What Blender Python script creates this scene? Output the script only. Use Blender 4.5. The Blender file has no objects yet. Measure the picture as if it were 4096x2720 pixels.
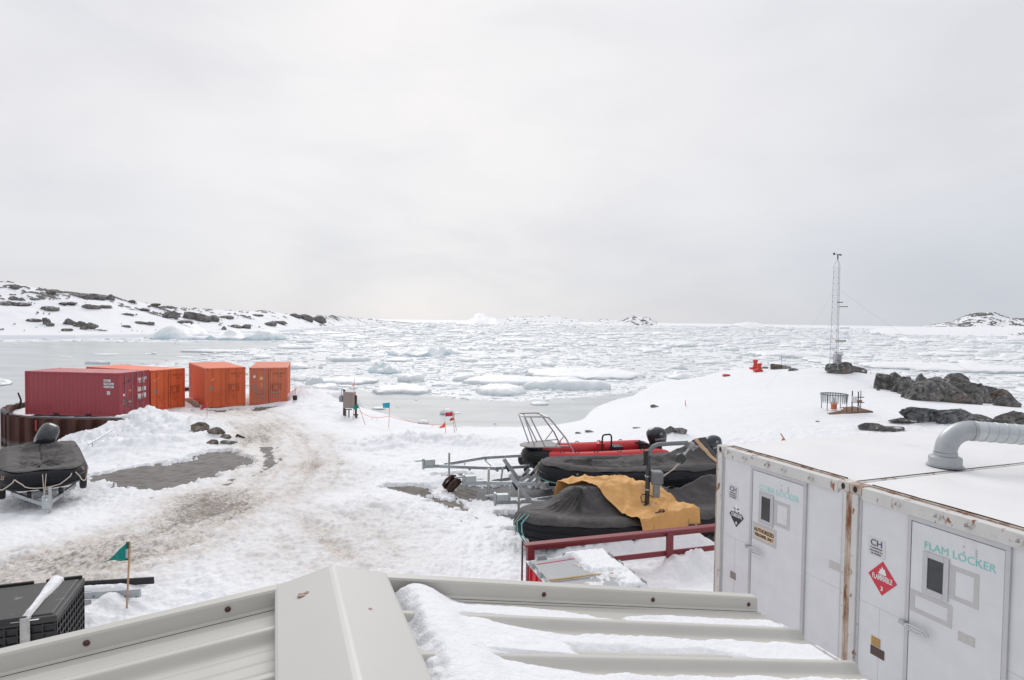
import bpy, math, random
import numpy as np
from mathutils import Vector, Matrix
random.seed(7)
rng = np.random.default_rng(7)
R = math.radians
SC = bpy.context.scene
COL = SC.collection

# ------------------------------------------------------------------ camera
HC = 7.6                      # eye above the water (z = 0)
FPX, PIT, ROL = 2431.0, R(1.8245), R(0.7708)
fw = np.array([0, math.cos(PIT), -math.sin(PIT)])
u0 = np.array([0, math.sin(PIT), math.cos(PIT)])
r0 = np.array([1.0, 0, 0])
RT = r0 * math.cos(ROL) + u0 * math.sin(ROL)
UP = -r0 * math.sin(ROL) + u0 * math.cos(ROL)
cd = bpy.data.cameras.new('camera')
cd.sensor_width = 36.0
cd.lens = 36.0 * FPX / 4096.0
cd.clip_start = 0.05
cd.clip_end = 20000
cam = bpy.data.objects.new('camera', cd)
COL.objects.link(cam)
cam.matrix_world = Matrix(((RT[0], UP[0], -fw[0], 0), (RT[1], UP[1], -fw[1], 0), (RT[2], UP[2], -fw[2], HC), (0, 0, 0, 1)))
SC.camera = cam

# ------------------------------------------------------------------ sky, sun, exposure
SUN_AZ, SUN_EL = R(-10), R(38)
w = bpy.data.worlds.new('World')
SC.world = w
w.use_nodes = True
nt = w.node_tree
for n in list(nt.nodes):
    nt.nodes.remove(n)


def N(nt, t, **kw):
    n = nt.nodes.new(t)
    for k, v in kw.items():
        if k.startswith('i_'):
            n.inputs[k[2:].replace('_', ' ')].default_value = v
        else:
            setattr(n, k, v)
    return n


def ramp(nt, src, stops):
    r = nt.nodes.new('ShaderNodeValToRGB')
    e = r.color_ramp.elements
    while len(e) < len(stops):
        e.new(0.5)
    for el, (p, c) in zip(e, stops):
        el.position = p
        el.color = c if len(c) == 4 else (*c, 1)
    nt.links.new(src, r.inputs[0])
    return r


def mth(nt, op, a, b=None, clamp=False):
    m = nt.nodes.new('ShaderNodeMath')
    m.operation = op
    m.use_clamp = clamp
    for i, v in enumerate((a, b)):
        if v is None:
            continue
        if isinstance(v, (int, float)):
            m.inputs[i].default_value = v
        else:
            nt.links.new(v, m.inputs[i])
    return m.outputs[0]


def mixc(nt, fac, a, b, blend='MIX'):
    m = nt.nodes.new('ShaderNodeMix')
    m.data_type = 'RGBA'
    m.blend_type = blend
    for i, v in ((0, fac), (6, a), (7, b)):
        if isinstance(v, (int, float)):
            m.inputs[i].default_value = v
        elif isinstance(v, tuple):
            m.inputs[i].default_value = v if len(v) == 4 else (*v, 1)
        else:
            nt.links.new(v, m.inputs[i])
    return m.outputs[2]


sky = N(nt, 'ShaderNodeTexSky', sky_type='NISHITA', sun_disc=False, sun_elevation=SUN_EL, sun_rotation=SUN_AZ)
bg_sky = N(nt, 'ShaderNodeBackground')
bg_sky.inputs['Strength'].default_value = 0.1
nt.links.new(sky.outputs[0], bg_sky.inputs[0])
tc = N(nt, 'ShaderNodeTexCoord')
sep = N(nt, 'ShaderNodeSeparateXYZ')
nt.links.new(tc.outputs['Generated'], sep.inputs[0])
mp = N(nt, 'ShaderNodeMapping')
mp.inputs['Scale'].default_value = (1.0, 1.0, 2.6)
mp.inputs['Rotation'].default_value = (R(-8), R(6), 0)
nt.links.new(tc.outputs['Generated'], mp.inputs[0])
nz = N(nt, 'ShaderNodeTexNoise', i_Scale=2.1, i_Detail=6.0, i_Roughness=0.5, i_Distortion=0.25)
nt.links.new(mp.outputs[0], nz.inputs['Vector'])
nz2 = N(nt, 'ShaderNodeTexNoise', i_Scale=4.2, i_Detail=5.0, i_Roughness=0.5, i_Distortion=0.4)
nt.links.new(mp.outputs[0], nz2.inputs['Vector'])
# overcast: a little darker and bluer low down and to the right, brighter overhead
el = ramp(nt, sep.outputs[2], [(0.0, (0.715, 0.722, 0.758)), (0.10, (0.75, 0.753, 0.785)), (0.22, (0.805, 0.80, 0.82)), (0.42, (0.785, 0.785, 0.812)), (0.60, (0.88, 0.885, 0.92)), (1.0, (1.02, 1.025, 1.07))])
# right side bank
rt_ = mth(nt, 'MULTIPLY', ramp(nt, sep.outputs[0], [(0.05, (0, 0, 0)), (0.65, (1, 1, 1))]).outputs[0],
          ramp(nt, sep.outputs[2], [(0.0, (1, 1, 1)), (0.30, (0, 0, 0))]).outputs[0])
c1 = mixc(nt, mth(nt, 'MULTIPLY', rt_, 0.95), el.outputs[0], (0.56, 0.595, 0.66))
# thick and thin cloud
cl = ramp(nt, nz.outputs[0], [(0.30, (0.90, 0.902, 0.92)), (0.52, (1.0, 1.0, 1.0)), (0.72, (1.05, 1.045, 1.04))])
c2 = mixc(nt, 1.0, c1, cl.outputs[0], 'MULTIPLY')
# thin patch where the sun almost shows
dot = N(nt, 'ShaderNodeVectorMath', operation='DOT_PRODUCT')
sd_ = Vector((math.sin(R(-9)) * math.cos(R(16)), math.cos(R(-9)) * math.cos(R(16)), math.sin(R(16))))
dot.inputs[1].default_value = sd_
nt.links.new(tc.outputs['Generated'], dot.inputs[0])
g = ramp(nt, dot.outputs['Value'], [(0.78, (0, 0, 0)), (0.93, (0.22, 0.22, 0.22)), (1.0, (0.7, 0.7, 0.7))])
gp = mth(nt, 'MULTIPLY', g.outputs[0], ramp(nt, nz2.outputs[0], [(0.36, (0.12, 0.12, 0.12)), (0.66, (1, 1, 1))]).outputs[0])
c2b = mixc(nt, 1.0, c2, ramp(nt, mth(nt, 'ADD', mth(nt, 'MULTIPLY', sep.outputs[1], 0.5), 0.5), [(0.22, (0.70, 0.71, 0.735)), (0.58, (1, 1, 1))]).outputs[0], 'MULTIPLY')  # sky behind the eye dimmed, added to deepen shade on faces towards it
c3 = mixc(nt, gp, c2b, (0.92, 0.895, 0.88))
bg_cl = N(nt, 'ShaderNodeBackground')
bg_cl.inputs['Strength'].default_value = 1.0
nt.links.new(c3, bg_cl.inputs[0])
mx = N(nt, 'ShaderNodeMixShader')
mx.inputs[0].default_value = 0.95
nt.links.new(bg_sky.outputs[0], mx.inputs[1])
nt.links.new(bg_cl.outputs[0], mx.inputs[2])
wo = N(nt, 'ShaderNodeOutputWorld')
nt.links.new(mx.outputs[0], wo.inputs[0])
ld = bpy.data.lights.new('sun', 'SUN')
ld.energy = 1.0
ld.angle = R(28)
ld.color = (1.0, 0.965, 0.93)
sun = bpy.data.objects.new('sun', ld)
COL.objects.link(sun)
sv = Vector((math.sin(SUN_AZ) * math.cos(SUN_EL), math.cos(SUN_AZ) * math.cos(SUN_EL), math.sin(SUN_EL)))
sun.rotation_euler = sv.to_track_quat('Z', 'Y').to_euler()
SC.view_settings.view_transform = 'Standard'
SC.view_settings.look = 'None'
SC.view_settings.exposure = 0.07
SC.view_settings.gamma = 1.0

# ------------------------------------------------------------------ measuring the place from the photograph


def ray(px, py):
    return fw + RT * ((px - 2048) / FPX) - UP * ((py - 1360) / FPX)


def Zp(px, py, z):
    """point at height z seen at this pixel"""
    d = ray(px, py)
    p = d * ((z - HC) / d[2])
    return np.array([p[0], p[1], z])


def Yp(px, py, y):
    """point at distance y in front of the eye seen at this pixel"""
    d = ray(px, py)
    p = d * (y / d[1])
    return np.array([p[0], p[1], p[2] + HC])


# ------------------------------------------------------------------ numpy noise
_perm = rng.permutation(4096)


def _h(ix, iy):
    return _perm[(_perm[ix & 4095] + iy) & 4095] / 4095.0


def vnoise(x, y):
    x = np.asarray(x, float)
    y = np.asarray(y, float)
    ix = np.floor(x).astype(int)
    iy = np.floor(y).astype(int)
    fx = x - ix
    fy = y - iy
    fx = fx * fx * fx * (fx * (fx * 6 - 15) + 10)
    fy = fy * fy * fy * (fy * (fy * 6 - 15) + 10)
    a = _h(ix, iy)
    b = _h(ix + 1, iy)
    c = _h(ix, iy + 1)
    d = _h(ix + 1, iy + 1)
    return (a + (b - a) * fx) * (1 - fy) + (c + (d - c) * fx) * fy


def fbm(x, y, o=4, gain=0.5):
    s = 0
    a = 1.0
    t = 0
    for k in range(o):
        s = s + a * vnoise(x * 2 ** k + 17.3 * k, y * 2 ** k - 9.1 * k)
        t += a
        a *= gain
    return s / t          # 0..1


def sstep(a, b, x):
    t = np.clip((x - a) / (b - a), 0, 1)
    return t * t * (3 - 2 * t)


def polysd(x, y, P):
    """signed distance to polygon, positive inside"""
    x = np.asarray(x, float)
    y = np.asarray(y, float)
    best = np.full(x.shape, 1e9)
    ins = np.zeros(x.shape, bool)
    n = len(P)
    for i in range(n):
        ax, ay = P[i][:2]
        bx, by = P[(i + 1) % n][:2]
        ex, ey = bx - ax, by - ay
        t = np.clip(((x - ax) * ex + (y - ay) * ey) / (ex * ex + ey * ey + 1e-12), 0, 1)
        best = np.minimum(best, (x - ax - t * ex) ** 2 + (y - ay - t * ey) ** 2)
        c = ((ay > y) != (by > y)) & (x < (bx - ax) * (y - ay) / ((by - ay) if by != ay else 1e-9) + ax)
        ins ^= c
    d = np.sqrt(best)
    return np.where(ins, d, -d)


def linedist(x, y, P):
    best = np.full(np.shape(x), 1e9)
    for i in range(len(P) - 1):
        ax, ay = P[i][:2]
        bx, by = P[i + 1][:2]
        ex, ey = bx - ax, by - ay
        t = np.clip(((x - ax) * ex + (y - ay) * ey) / (ex * ex + ey * ey + 1e-12), 0, 1)
        best = np.minimum(best, (x - ax - t * ex) ** 2 + (y - ay - t * ey) ** 2)
    return np.sqrt(best)


# ------------------------------------------------------------------ materials
MATS = {}


def mat(name, col, rough=0.6, metal=0.0, var=0.12, vscale=6.0, bump=0.0, bscale=40.0, bdist=0.01, coat=0.0, col2=None, c2=(0.55, 0.65), c2scale=4.0, spec=0.5, aniso=None):
    """procedural paint / cloth / metal: base colour with uneven tone, an optional second colour in patches, fine bump"""
    if name in MATS:
        return MATS[name]
    m = bpy.data.materials.new(name)
    m.use_nodes = True
    t = m.node_tree
    b = t.nodes['Principled BSDF']
    b.inputs['Roughness'].default_value = rough
    b.inputs['Metallic'].default_value = metal
    b.inputs['Specular IOR Level'].default_value = spec
    if coat:
        b.inputs['Coat Weight'].default_value = coat
    tc = N(t, 'ShaderNodeTexCoord')
    src = tc.outputs['Object']
    if aniso:
        mp = N(t, 'ShaderNodeMapping')
        mp.inputs['Scale'].default_value = aniso
        t.links.new(src, mp.inputs[0])
        src = mp.outputs[0]
    nz = N(t, 'ShaderNodeTexNoise', i_Scale=vscale, i_Detail=6.0, i_Roughness=0.6)
    t.links.new(src, nz.inputs['Vector'])
    lo = tuple(c * (1 - var) for c in col)
    hi = tuple(min(1, c * (1 + var)) for c in col)
    r = ramp(t, nz.outputs[0], [(0.3, lo), (0.7, hi)])
    out = r.outputs[0]
    if col2:
        n2 = N(t, 'ShaderNodeTexNoise', i_Scale=c2scale, i_Detail=8.0, i_Roughness=0.65)
        t.links.new(src, n2.inputs['Vector'])
        f = ramp(t, n2.outputs[0], [(c2[0], (0, 0, 0)), (c2[1], (1, 1, 1))])
        out = mixc(t, f.outputs[0], out, col2)
    t.links.new(out, b.inputs['Base Color'])
    rr = ramp(t, nz.outputs[0], [(0.3, (max(0, rough - 0.08),) * 3), (0.7, (min(1, rough + 0.08),) * 3)])
    t.links.new(rr.outputs[0], b.inputs['Roughness'])
    if bump:
        n3 = N(t, 'ShaderNodeTexNoise', i_Scale=bscale, i_Detail=4.0)
        t.links.new(src, n3.inputs['Vector'])
        bp = N(t, 'ShaderNodeBump')
        bp.inputs['Strength'].default_value = bump
        bp.inputs['Distance'].default_value = bdist
        t.links.new(n3.outputs[0], bp.inputs['Height'])
        t.links.new(bp.outputs[0], b.inputs['Normal'])
    MATS[name] = m
    return m


# ------------------------------------------------------------------ mesh building
class MB:
    def __init__(s):
        s.v = []
        s.f = []

    def add(s, V, F):
        o = len(s.v)
        s.v += [tuple(map(float, p)) for p in V]
        s.f += [tuple(int(i) + o for i in q) for q in F]
        return s

    def box(s, x0, x1, y0, y1, z0, z1, M=None, taper=0):
        V = [(x0, y0, z0), (x1, y0, z0), (x1, y1, z0), (x0, y1, z0), (x0 + taper, y0 + taper, z1), (x1 - taper, y0 + taper, z1), (x1 - taper, y1 - taper, z1), (x0 + taper, y1 - taper, z1)]
        if M is not None:
            V = [M @ Vector(p) for p in V]
        return s.add(V, [(0, 3, 2, 1), (4, 5, 6, 7), (0, 1, 5, 4), (1, 2, 6, 5), (2, 3, 7, 6), (3, 0, 4, 7)])

    def beam(s, a, b, w, h, up=(0, 0, 1)):
        """square bar from a to b"""
        a = Vector(a)
        b = Vector(b)
        d = (b - a)
        L = d.length
        d.normalize()
        up = Vector(up)
        sx = d.cross(up)
        if sx.length < 1e-4:
            sx = d.cross(Vector((1, 0, 0)))
        sx.normalize()
        uz = sx.cross(d)
        V = []
        for p in (a, b):
            for (i, j) in ((-1, -1), (1, -1), (1, 1), (-1, 1)):
                V.append(p + sx * (i * w / 2) + uz * (j * h / 2))
        return s.add(V, [(0, 1, 2, 3), (7, 6, 5, 4), (0, 4, 5, 1), (1, 5, 6, 2), (2, 6, 7, 3), (3, 7, 4, 0)])

    def tube(s, P, r, n=10, cap=True, closed=False):
        P = [Vector(p) for p in P]
        m = len(P)
        rs = r if hasattr(r, '__len__') else [r] * m
        ref = None
        rings = []
        for i, p in enumerate(P):
            if closed:
                d = P[(i + 1) % m] - P[i - 1]
            else:
                d = P[min(i + 1, m - 1)] - P[max(i - 1, 0)]
            if d.length < 1e-9:
                d = Vector((0, 0, 1))
            d.normalize()
            if ref is None:
                ref = Vector((0, 0, 1)) if abs(d.z) < 0.9 else Vector((1, 0, 0))
            ax = (ref - d * ref.dot(d))
            if ax.length < 1e-6:
                ax = d.orthogonal()
            ax.normalize()
            ref = ax
            ay = d.cross(ax)
            rings.append([p + (ax * math.cos(2 * math.pi * k / n) + ay * math.sin(2 * math.pi * k / n)) * rs[i] for k in range(n)])
        V = [q for rg in rings for q in rg]
        F = []
        for i in range(m if closed else m - 1):
            j = (i + 1) % m
            for k in range(n):
                F.append((i * n + k, i * n + (k + 1) % n, j * n + (k + 1) % n, j * n + k))
        if cap and not closed:
            F.append(tuple(range(n - 1, -1, -1)))
            F.append(tuple((m - 1) * n + k for k in range(n)))
        return s.add(V, F)

    def grid(s, G, closed_u=False):
        """G: array (n, m, 3)"""
        G = np.asarray(G, float)
        n, m = G.shape[:2]
        o = len(s.v)
        s.v += [tuple(p) for p in G.reshape(-1, 3)]
        for i in range(n if closed_u else n - 1):
            a = i * m
            b = ((i + 1) % n) * m
            for j in range(m - 1):
                s.f.append((o + a + j, o + b + j, o + b + j + 1, o + a + j + 1))
        return s

    def lathe(s, prof, n=24, M=None):
        V = []
        for (r, z) in prof:
            for k in range(n):
                a = 2 * math.pi * k / n
                p = Vector((r * math.cos(a), r * math.sin(a), z))
                V.append(M @ p if M is not None else p)
        F = []
        m = len(prof)
        for i in range(m - 1):
            for k in range(n):
                F.append((i * n + k, i * n + (k + 1) % n, (i + 1) * n + (k + 1) % n, (i + 1) * n + k))
        F.append(tuple(range(n - 1, -1, -1)))
        F.append(tuple((m - 1) * n + k for k in range(n)))
        return s.add(V, F)

    def build(s, name, m, parent=None, smooth=False, bevel=0, loc=None):
        me = bpy.data.meshes.new(name)
        me.from_pydata(s.v, [], s.f)
        me.update()
        if smooth:
            me.polygons.foreach_set('use_smooth', [True] * len(me.polygons))
        me.materials.append(m)
        o = bpy.data.objects.new(name, me)
        COL.objects.link(o)
        if parent is not None:
            o.parent = parent
        if loc is not None:
            o.location = loc
        if bevel:
            b = o.modifiers.new('bevel', 'BEVEL')
            b.width = bevel
            b.segments = 2
            b.limit_method = 'ANGLE'
        if smooth and smooth != 'all':
            try:
                me.set_sharp_from_angle(angle=R(40))
            except Exception:
                pass
        return o


    def split(s, name, m, parent=None, **kw):
        """one object for each separate piece"""
        par = list(range(len(s.v)))

        def find(i):
            while par[i] != i:
                par[i] = par[par[i]]
                i = par[i]
            return i
        for f in s.f:
            a = find(f[0])
            for i in f[1:]:
                par[find(i)] = a
        groups = {}
        for f in s.f:
            groups.setdefault(find(f[0]), []).append(f)
        out = None
        for fs in groups.values():
            ids = sorted({i for f in fs for i in f})
            mp_ = {i: k for k, i in enumerate(ids)}
            q = MB()
            q.v = [s.v[i] for i in ids]
            q.f = [tuple(mp_[i] for i in f) for f in fs]
            o = q.build(name, m, parent, **kw)
            out = out or o
        return out


def npmesh(name, V, F, m, parent=None, smooth=True, attrs=None):
    """fast mesh: V (n,3), F (k,4) or (k,3)"""
    V = np.ascontiguousarray(V, np.float32)
    F = np.ascontiguousarray(F, np.int32)
    me = bpy.data.meshes.new(name)
    me.vertices.add(len(V))
    me.vertices.foreach_set('co', V.ravel())
    k = F.shape[1]
    me.loops.add(F.size)
    me.loops.foreach_set('vertex_index', F.ravel())
    me.polygons.add(len(F))
    me.polygons.foreach_set('loop_start', np.arange(0, F.size, k, dtype=np.int32))
    me.polygons.foreach_set('loop_total', np.full(len(F), k, np.int32))
    if smooth:
        me.polygons.foreach_set('use_smooth', np.ones(len(F), bool))
    for an, av in (attrs or {}).items():
        a = me.attributes.new(an, 'FLOAT', 'POINT')
        a.data.foreach_set('value', np.ascontiguousarray(av, np.float32))
    me.update(calc_edges=True)
    me.validate()
    me.materials.append(m)
    o = bpy.data.objects.new(name, me)
    COL.objects.link(o)
    if parent is not None:
        o.parent = parent
    return o


def gridfaces(n, m):
    i, j = np.meshgrid(np.arange(n - 1), np.arange(m - 1), indexing='ij')
    a = (i * m + j).ravel()
    return np.stack([a, a + m, a + m + 1, a + 1], 1)


def tag(o, label=None, cat=None, group=None, kind=None):
    if label:
        o['label'] = label
    if cat:
        o['category'] = cat
    if group:
        o['group'] = group
    if kind:
        o['kind'] = kind
    return o


def thing(name, label, cat, loc=(0, 0, 0), rz=0.0, group=None):
    o = bpy.data.objects.new(name, None)
    o.empty_display_size = 0.2
    COL.objects.link(o)
    o.location = tuple(float(c) for c in loc)
    o.rotation_euler = (0, 0, rz)
    return tag(o, label, cat, group)


def copy_tree(o, parent=None):
    c = o.copy()
    COL.objects.link(c)
    if parent is not None:
        c.parent = parent
    for ch in [k for k in bpy.data.objects if k.parent == o]:
        copy_tree(ch, c)
    return c


def text(name, s, size, m, parent, M, align='LEFT', thick=0.0015, xs=1.0, bold=0.0):
    """flat lettering as a mesh; M places it (text runs along M's x, up along M's y)"""
    cu = bpy.data.curves.new('lettering', 'FONT')
    cu.body = s
    cu.size = size
    cu.align_x = align
    cu.extrude = thick
    cu.offset = bold
    cu.resolution_u = 3
    t = bpy.data.objects.new('lettering', cu)
    me = bpy.data.meshes.new_from_object(t)
    bpy.data.objects.remove(t)
    bpy.data.curves.remove(cu)
    me.transform(M @ Matrix.Diagonal((xs, 1, 1, 1)))
    me.materials.clear()
    me.materials.append(m)
    o = bpy.data.objects.new(name, me)
    COL.objects.link(o)
    o.parent = parent
    return o


def facing_x(x, y, z):
    """text on a wall whose normal is -y, reading along +x"""
    return Matrix(((1, 0, 0, x), (0, 0, -1, y), (0, 1, 0, z), (0, 0, 0, 1)))
# ------------------------------------------------------------------ the lie of the land
_ctl = [(505, 2430, 2.88), (1000, 2250, 2.9), (1300, 2000, 2.45), (600, 2250, 2.85), (200, 2140, 2.35), (162, 2068, 2.2), (20, 2060, 2.1), (700, 2010, 2.15),
        (1000, 1900, 1.95), (1200, 1750, 1.72), (900, 1640, 1.6), (1150, 1622, 1.6), (1500, 1900, 2.1), (1700, 1800, 1.9), (1800, 2050, 2.25),
        (2067, 2067, 1.92), (1797, 1935, 2.1), (1957, 1980, 2.0), (2000, 2300, 2.72), (2680, 2310, 2.55), (2820, 2330, 2.65), (2300, 2250, 2.6), (1500, 2300, 2.95), (2200, 2120, 2.3), (2500, 2080, 2.3),
        (2300, 1760, 2.0), (2600, 1780, 2.35), (3000, 1760, 2.8), (3450, 1720, 3.2), (3340, 1650, 3.42), (2600, 1630, 2.55), (2900, 1570, 3.0),
        (3035, 1478, 3.5), (3340, 1508, 3.85), (3120, 1500, 3.7), (3540, 1505, 3.75), (4000, 1690, 3.35), (4096, 1680, 3.3),
        (2395, 1640, 1.75), (2340, 1688, 1.65), (2160, 1706, 1.55), (2050, 1711, 1.5), (1850, 1712, 1.45), (1640, 1694, 1.5), (1450, 1640, 1.6), (1250, 1588, 1.9), (1300, 1650, 1.75),
        (2630, 1534, 2.5), (2790, 1516, 2.9), (2950, 1481, 3.35), (480, 1990, 1.95), (370, 1910, 1.72), (600, 1850, 1.72), (880, 1800, 1.72), (700, 1700, 1.7), (420, 1800, 1.45),
        (150, 1900, 1.0), (0, 1930, 1.0), (260, 1790, 0.9), (300, 1740, 1.3)]
_pts = [Zp(*c) for c in _ctl]
_pts += [np.array(p) for p in ((29.4, 42, 2.9), (31.3, 40, 2.6), (26.7, 36.5, 3.05), (30, 46, 2.3), (34, 37, 2.6), (25.5, 33, 3.2), (33, 33, 2.9), (0, 3, 3.05), (-6, 5, 3.0), (6, 6, 3.05), (6, 10, 3.02), (9, 14, 3.0), (5.5, 13.5, 2.6), (8, 17, 2.6), (-12, 8, 2.9), (-20, 14, 2.2), (14, 4, 3.1), (24, 12, 3.1),
                               (-29, 37, 1.6), (-21, 36, 1.6), (-17, 44, 1.6), (-27, 43, 1.6), (45, 40, 3.2), (50, 20, 3.2), (20, 20, 3.1), (-40, 20, 0.6), (-14, -4, 2.9), (14, -4, 3.1))]
_pts = np.array(_pts)


def _tps(d2):
    return d2 * np.log(d2 + 1e-9)


_n = len(_pts)
_K = _tps(((_pts[:, None, :2] - _pts[None, :, :2]) ** 2).sum(-1)) + np.eye(_n) * 6.0
_A = np.zeros((_n + 3, _n + 3))
_A[:_n, :_n] = _K
_A[:_n, _n] = 1
_A[:_n, _n + 1:] = _pts[:, :2]
_A[_n, :_n] = 1
_A[_n + 1:, :_n] = _pts[:, :2].T
_W = np.linalg.solve(_A, np.r_[_pts[:, 2], 0, 0, 0])


def base(x, y):
    x = np.asarray(x, float)
    y = np.asarray(y, float)
    s = _W[_n] + _W[_n + 1] * x + _W[_n + 2] * y
    for i in range(_n):
        s = s + _W[i] * _tps((x - _pts[i, 0]) ** 2 + (y - _pts[i, 1]) ** 2)
    return np.clip(s, 0.3, 5.5)


# shoreline: crest of the snow bank, clockwise from behind the containers
WALL = [(-16.6, 49.5), (-24, 49.0), (-28.5, 46.5), (-30.6, 43.0), (-31.2, 40.0), (-30.95, 37.6), (-30.0, 36.15), (-28.95, 34.95), (-27.7, 33.9), (-26.2, 33.25), (-23.8, 33.0), (-21.0, 33.15), (-20.6, 32.75), (-18.6, 33.0)]
_sh = [(1205, 1572, 2.0), (1250, 1585, 1.9), (1290, 1592, 1.75), (1339, 1610, 1.7), (1377, 1625, 1.65), (1446, 1638, 1.6), (1517, 1658, 1.55), (1561, 1673, 1.5), (1635, 1693, 1.5), (1710, 1703, 1.5), (1813, 1709, 1.45), (1950, 1711, 1.45), (2065, 1709, 1.5), (2160, 1705, 1.55),
       (2268, 1692, 1.6), (2345, 1682, 1.65), (2360, 1668, 1.65), (2383, 1648, 1.75), (2410, 1626, 1.8), (2473, 1601, 2.0), (2571, 1579, 2.2), (2572, 1566, 2.3), (2600, 1547, 2.5), (2632, 1532, 2.5), (2700, 1523, 2.7), (2790, 1515, 2.9), (2854, 1498, 3.1), (2949, 1479, 3.35), (3005, 1471, 3.45),
       (3090, 1474, 3.6), (3234, 1470, 4.0), (3400, 1470, 4.2), (3600, 1482, 4.1), (3800, 1480, 4.0), (4000, 1530, 3.8), (4200, 1600, 3.6)]
_wl = [p for p in WALL]
_shp = [tuple(Zp(*p)[:2]) for p in _sh]
LAND = _wl[::-1] + [(-13.0, 47.5)] + _shp + [(70, 30), (75, 5), (60, -12), (-60, -12), (-60, 14), (-34, 20), tuple(Zp(-60, 1965, 0.7)[:2]), tuple(Zp(160, 1915, 0.7)[:2]), tuple(Zp(262, 1850, 0.6)[:2]), tuple(Zp(256, 1800, 0.8)[:2]), tuple(Zp(248, 1765, 1.0)[:2]), tuple(Zp(300, 1738, 1.2)[:2]), tuple(Zp(350, 1722, 1.4)[:2])]


def pxpoly(pts, z):
    return [tuple(Zp(a, b, z)[:2]) for a, b in pts]


RAMP = pxpoly([(365, 1888), (574, 1857), (700, 1836), (830, 1806), (905, 1796), (985, 1812), (1010, 1840), (985, 1868), (830, 1930), (700, 1958), (590, 1980), (510, 1972), (430, 1925), (355, 1930)], 1.85)
GRAV = pxpoly([(745, 1638), (860, 1640), (1000, 1630), (1140, 1618), (1110, 1632), (1085, 1646), (1020, 1652), (985, 1640), (930, 1645), (890, 1658), (860, 1654), (800, 1652)], 1.6)
MATS_ = [pxpoly([(1745, 1903), (1895, 1884), (1880, 1906), (1762, 1914)], 2.1), pxpoly([(1765, 1942), (1900, 1930), (2150, 1930), (2300, 1960), (2250, 1985), (2020, 2000), (1830, 2005), (1795, 1975)], 2.05),
         pxpoly([(1960, 2055), (2080, 2040), (2250, 2025), (2300, 2040), (2160, 2080), (2050, 2095), (1985, 2065)], 2.1), pxpoly([(2230, 1990), (2900, 1960), (3000, 2140), (2500, 2100), (2280, 2040)], 2.2),
         pxpoly([(2000, 2110), (2070, 2090), (2060, 2140), (2010, 2130)], 2.35)]
PLANK = [pxpoly([(1545, 1960), (1680, 1948), (1760, 1950), (1730, 1990), (1640, 2015), (1550, 1985)], 2.15), pxpoly([(1700, 2000), (1830, 2005), (1860, 2040), (1790, 2070), (1760, 2050)], 2.15)]
TRACK = [tuple(Zp(a, b, z)[:2]) for a, b, z in ((-500, 2420, 3.0), (0, 2270, 2.85), (400, 2215, 2.8), (760, 2140, 2.55), (1020, 2010, 2.3), (1170, 1870, 1.95), (1140, 1750, 1.75), (1010, 1680, 1.65), (900, 1650, 1.6))]
TRACK2 = [tuple(Zp(a, b, z)[:2]) for a, b, z in ((1020, 2010, 2.3), (1230, 2100, 2.6), (1400, 2230, 2.85))]
MOUNDS = [  # px, py, z guess, radius across, radius in depth, height, lumps
    (470, 1730, 1.7, 2.6, 2.6, 0.32, 0.35), (575, 1668, 1.9, 1.5, 1.6, 0.62, 0.3), (720, 1700, 1.8, 2.2, 2.2, 0.22, 0.3), (340, 1775, 1.3, 1.6, 1.4, 0.25, 0.4), (600, 1770, 1.8, 3.0, 1.6, 0.35, 0.3), (860, 1720, 1.8, 1.6, 2.0, 0.25, 0.2),
    (1205, 1600, 1.7, 1.3, 1.6, 0.75, 0.25), (1290, 1640, 1.7, 2.0, 2.2, 0.28, 0.15), (1235, 1580, 1.9, 1.0, 1.0, 0.5, 0.2),
    (1500, 1790, 1.9, 2.0, 1.2, 0.22, 0.2), (1650, 1770, 1.9, 2.4, 1.0, 0.3, 0.25), (1850, 1775, 1.9, 2.4, 1.0, 0.25, 0.2), (2000, 1760, 1.9, 1.6, 1.2, 0.2, 0.1), (1450, 1900, 2.1, 1.5, 1.5, 0.2, 0.2), (1560, 2080, 2.3, 1.6, 1.2, 0.15, 0.25),
    (440, 2430, 2.95, 0.25, 0.22, 0.22, 0.1), (370, 2500, 2.9, 0.5, 0.3, 0.16, 0.2),
    (2540, 2215, 2.6, 1.0, 0.30, 0.32, 0.08), (2740, 2190, 2.65, 0.7, 0.3, 0.42, 0.1), (2350, 2230, 2.6, 0.6, 0.3, 0.15, 0.1), (2800, 2290, 2.7, 0.5, 0.4, 0.18, 0.3), (2560, 2300, 2.6, 1.2, 0.5, 0.12, 0.1),
    (2700, 1755, 2.5, 0.5, 1.0, 0.3, 0.05), (3850, 1700, 3.4, 2.5, 2.5, 0.3, 0.0)]
for _m in range(len(MOUNDS)):
    a = MOUNDS[_m]
    MOUNDS[_m] = (*Zp(a[0], a[1], a[2])[:2], *a[3:])


def bare_sd(x, y):
    b = np.full(np.shape(x), -9.0)
    for P in [RAMP, GRAV] + MATS_ + PLANK:
        b = np.maximum(b, polysd(x, y, P))
    return b


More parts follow.
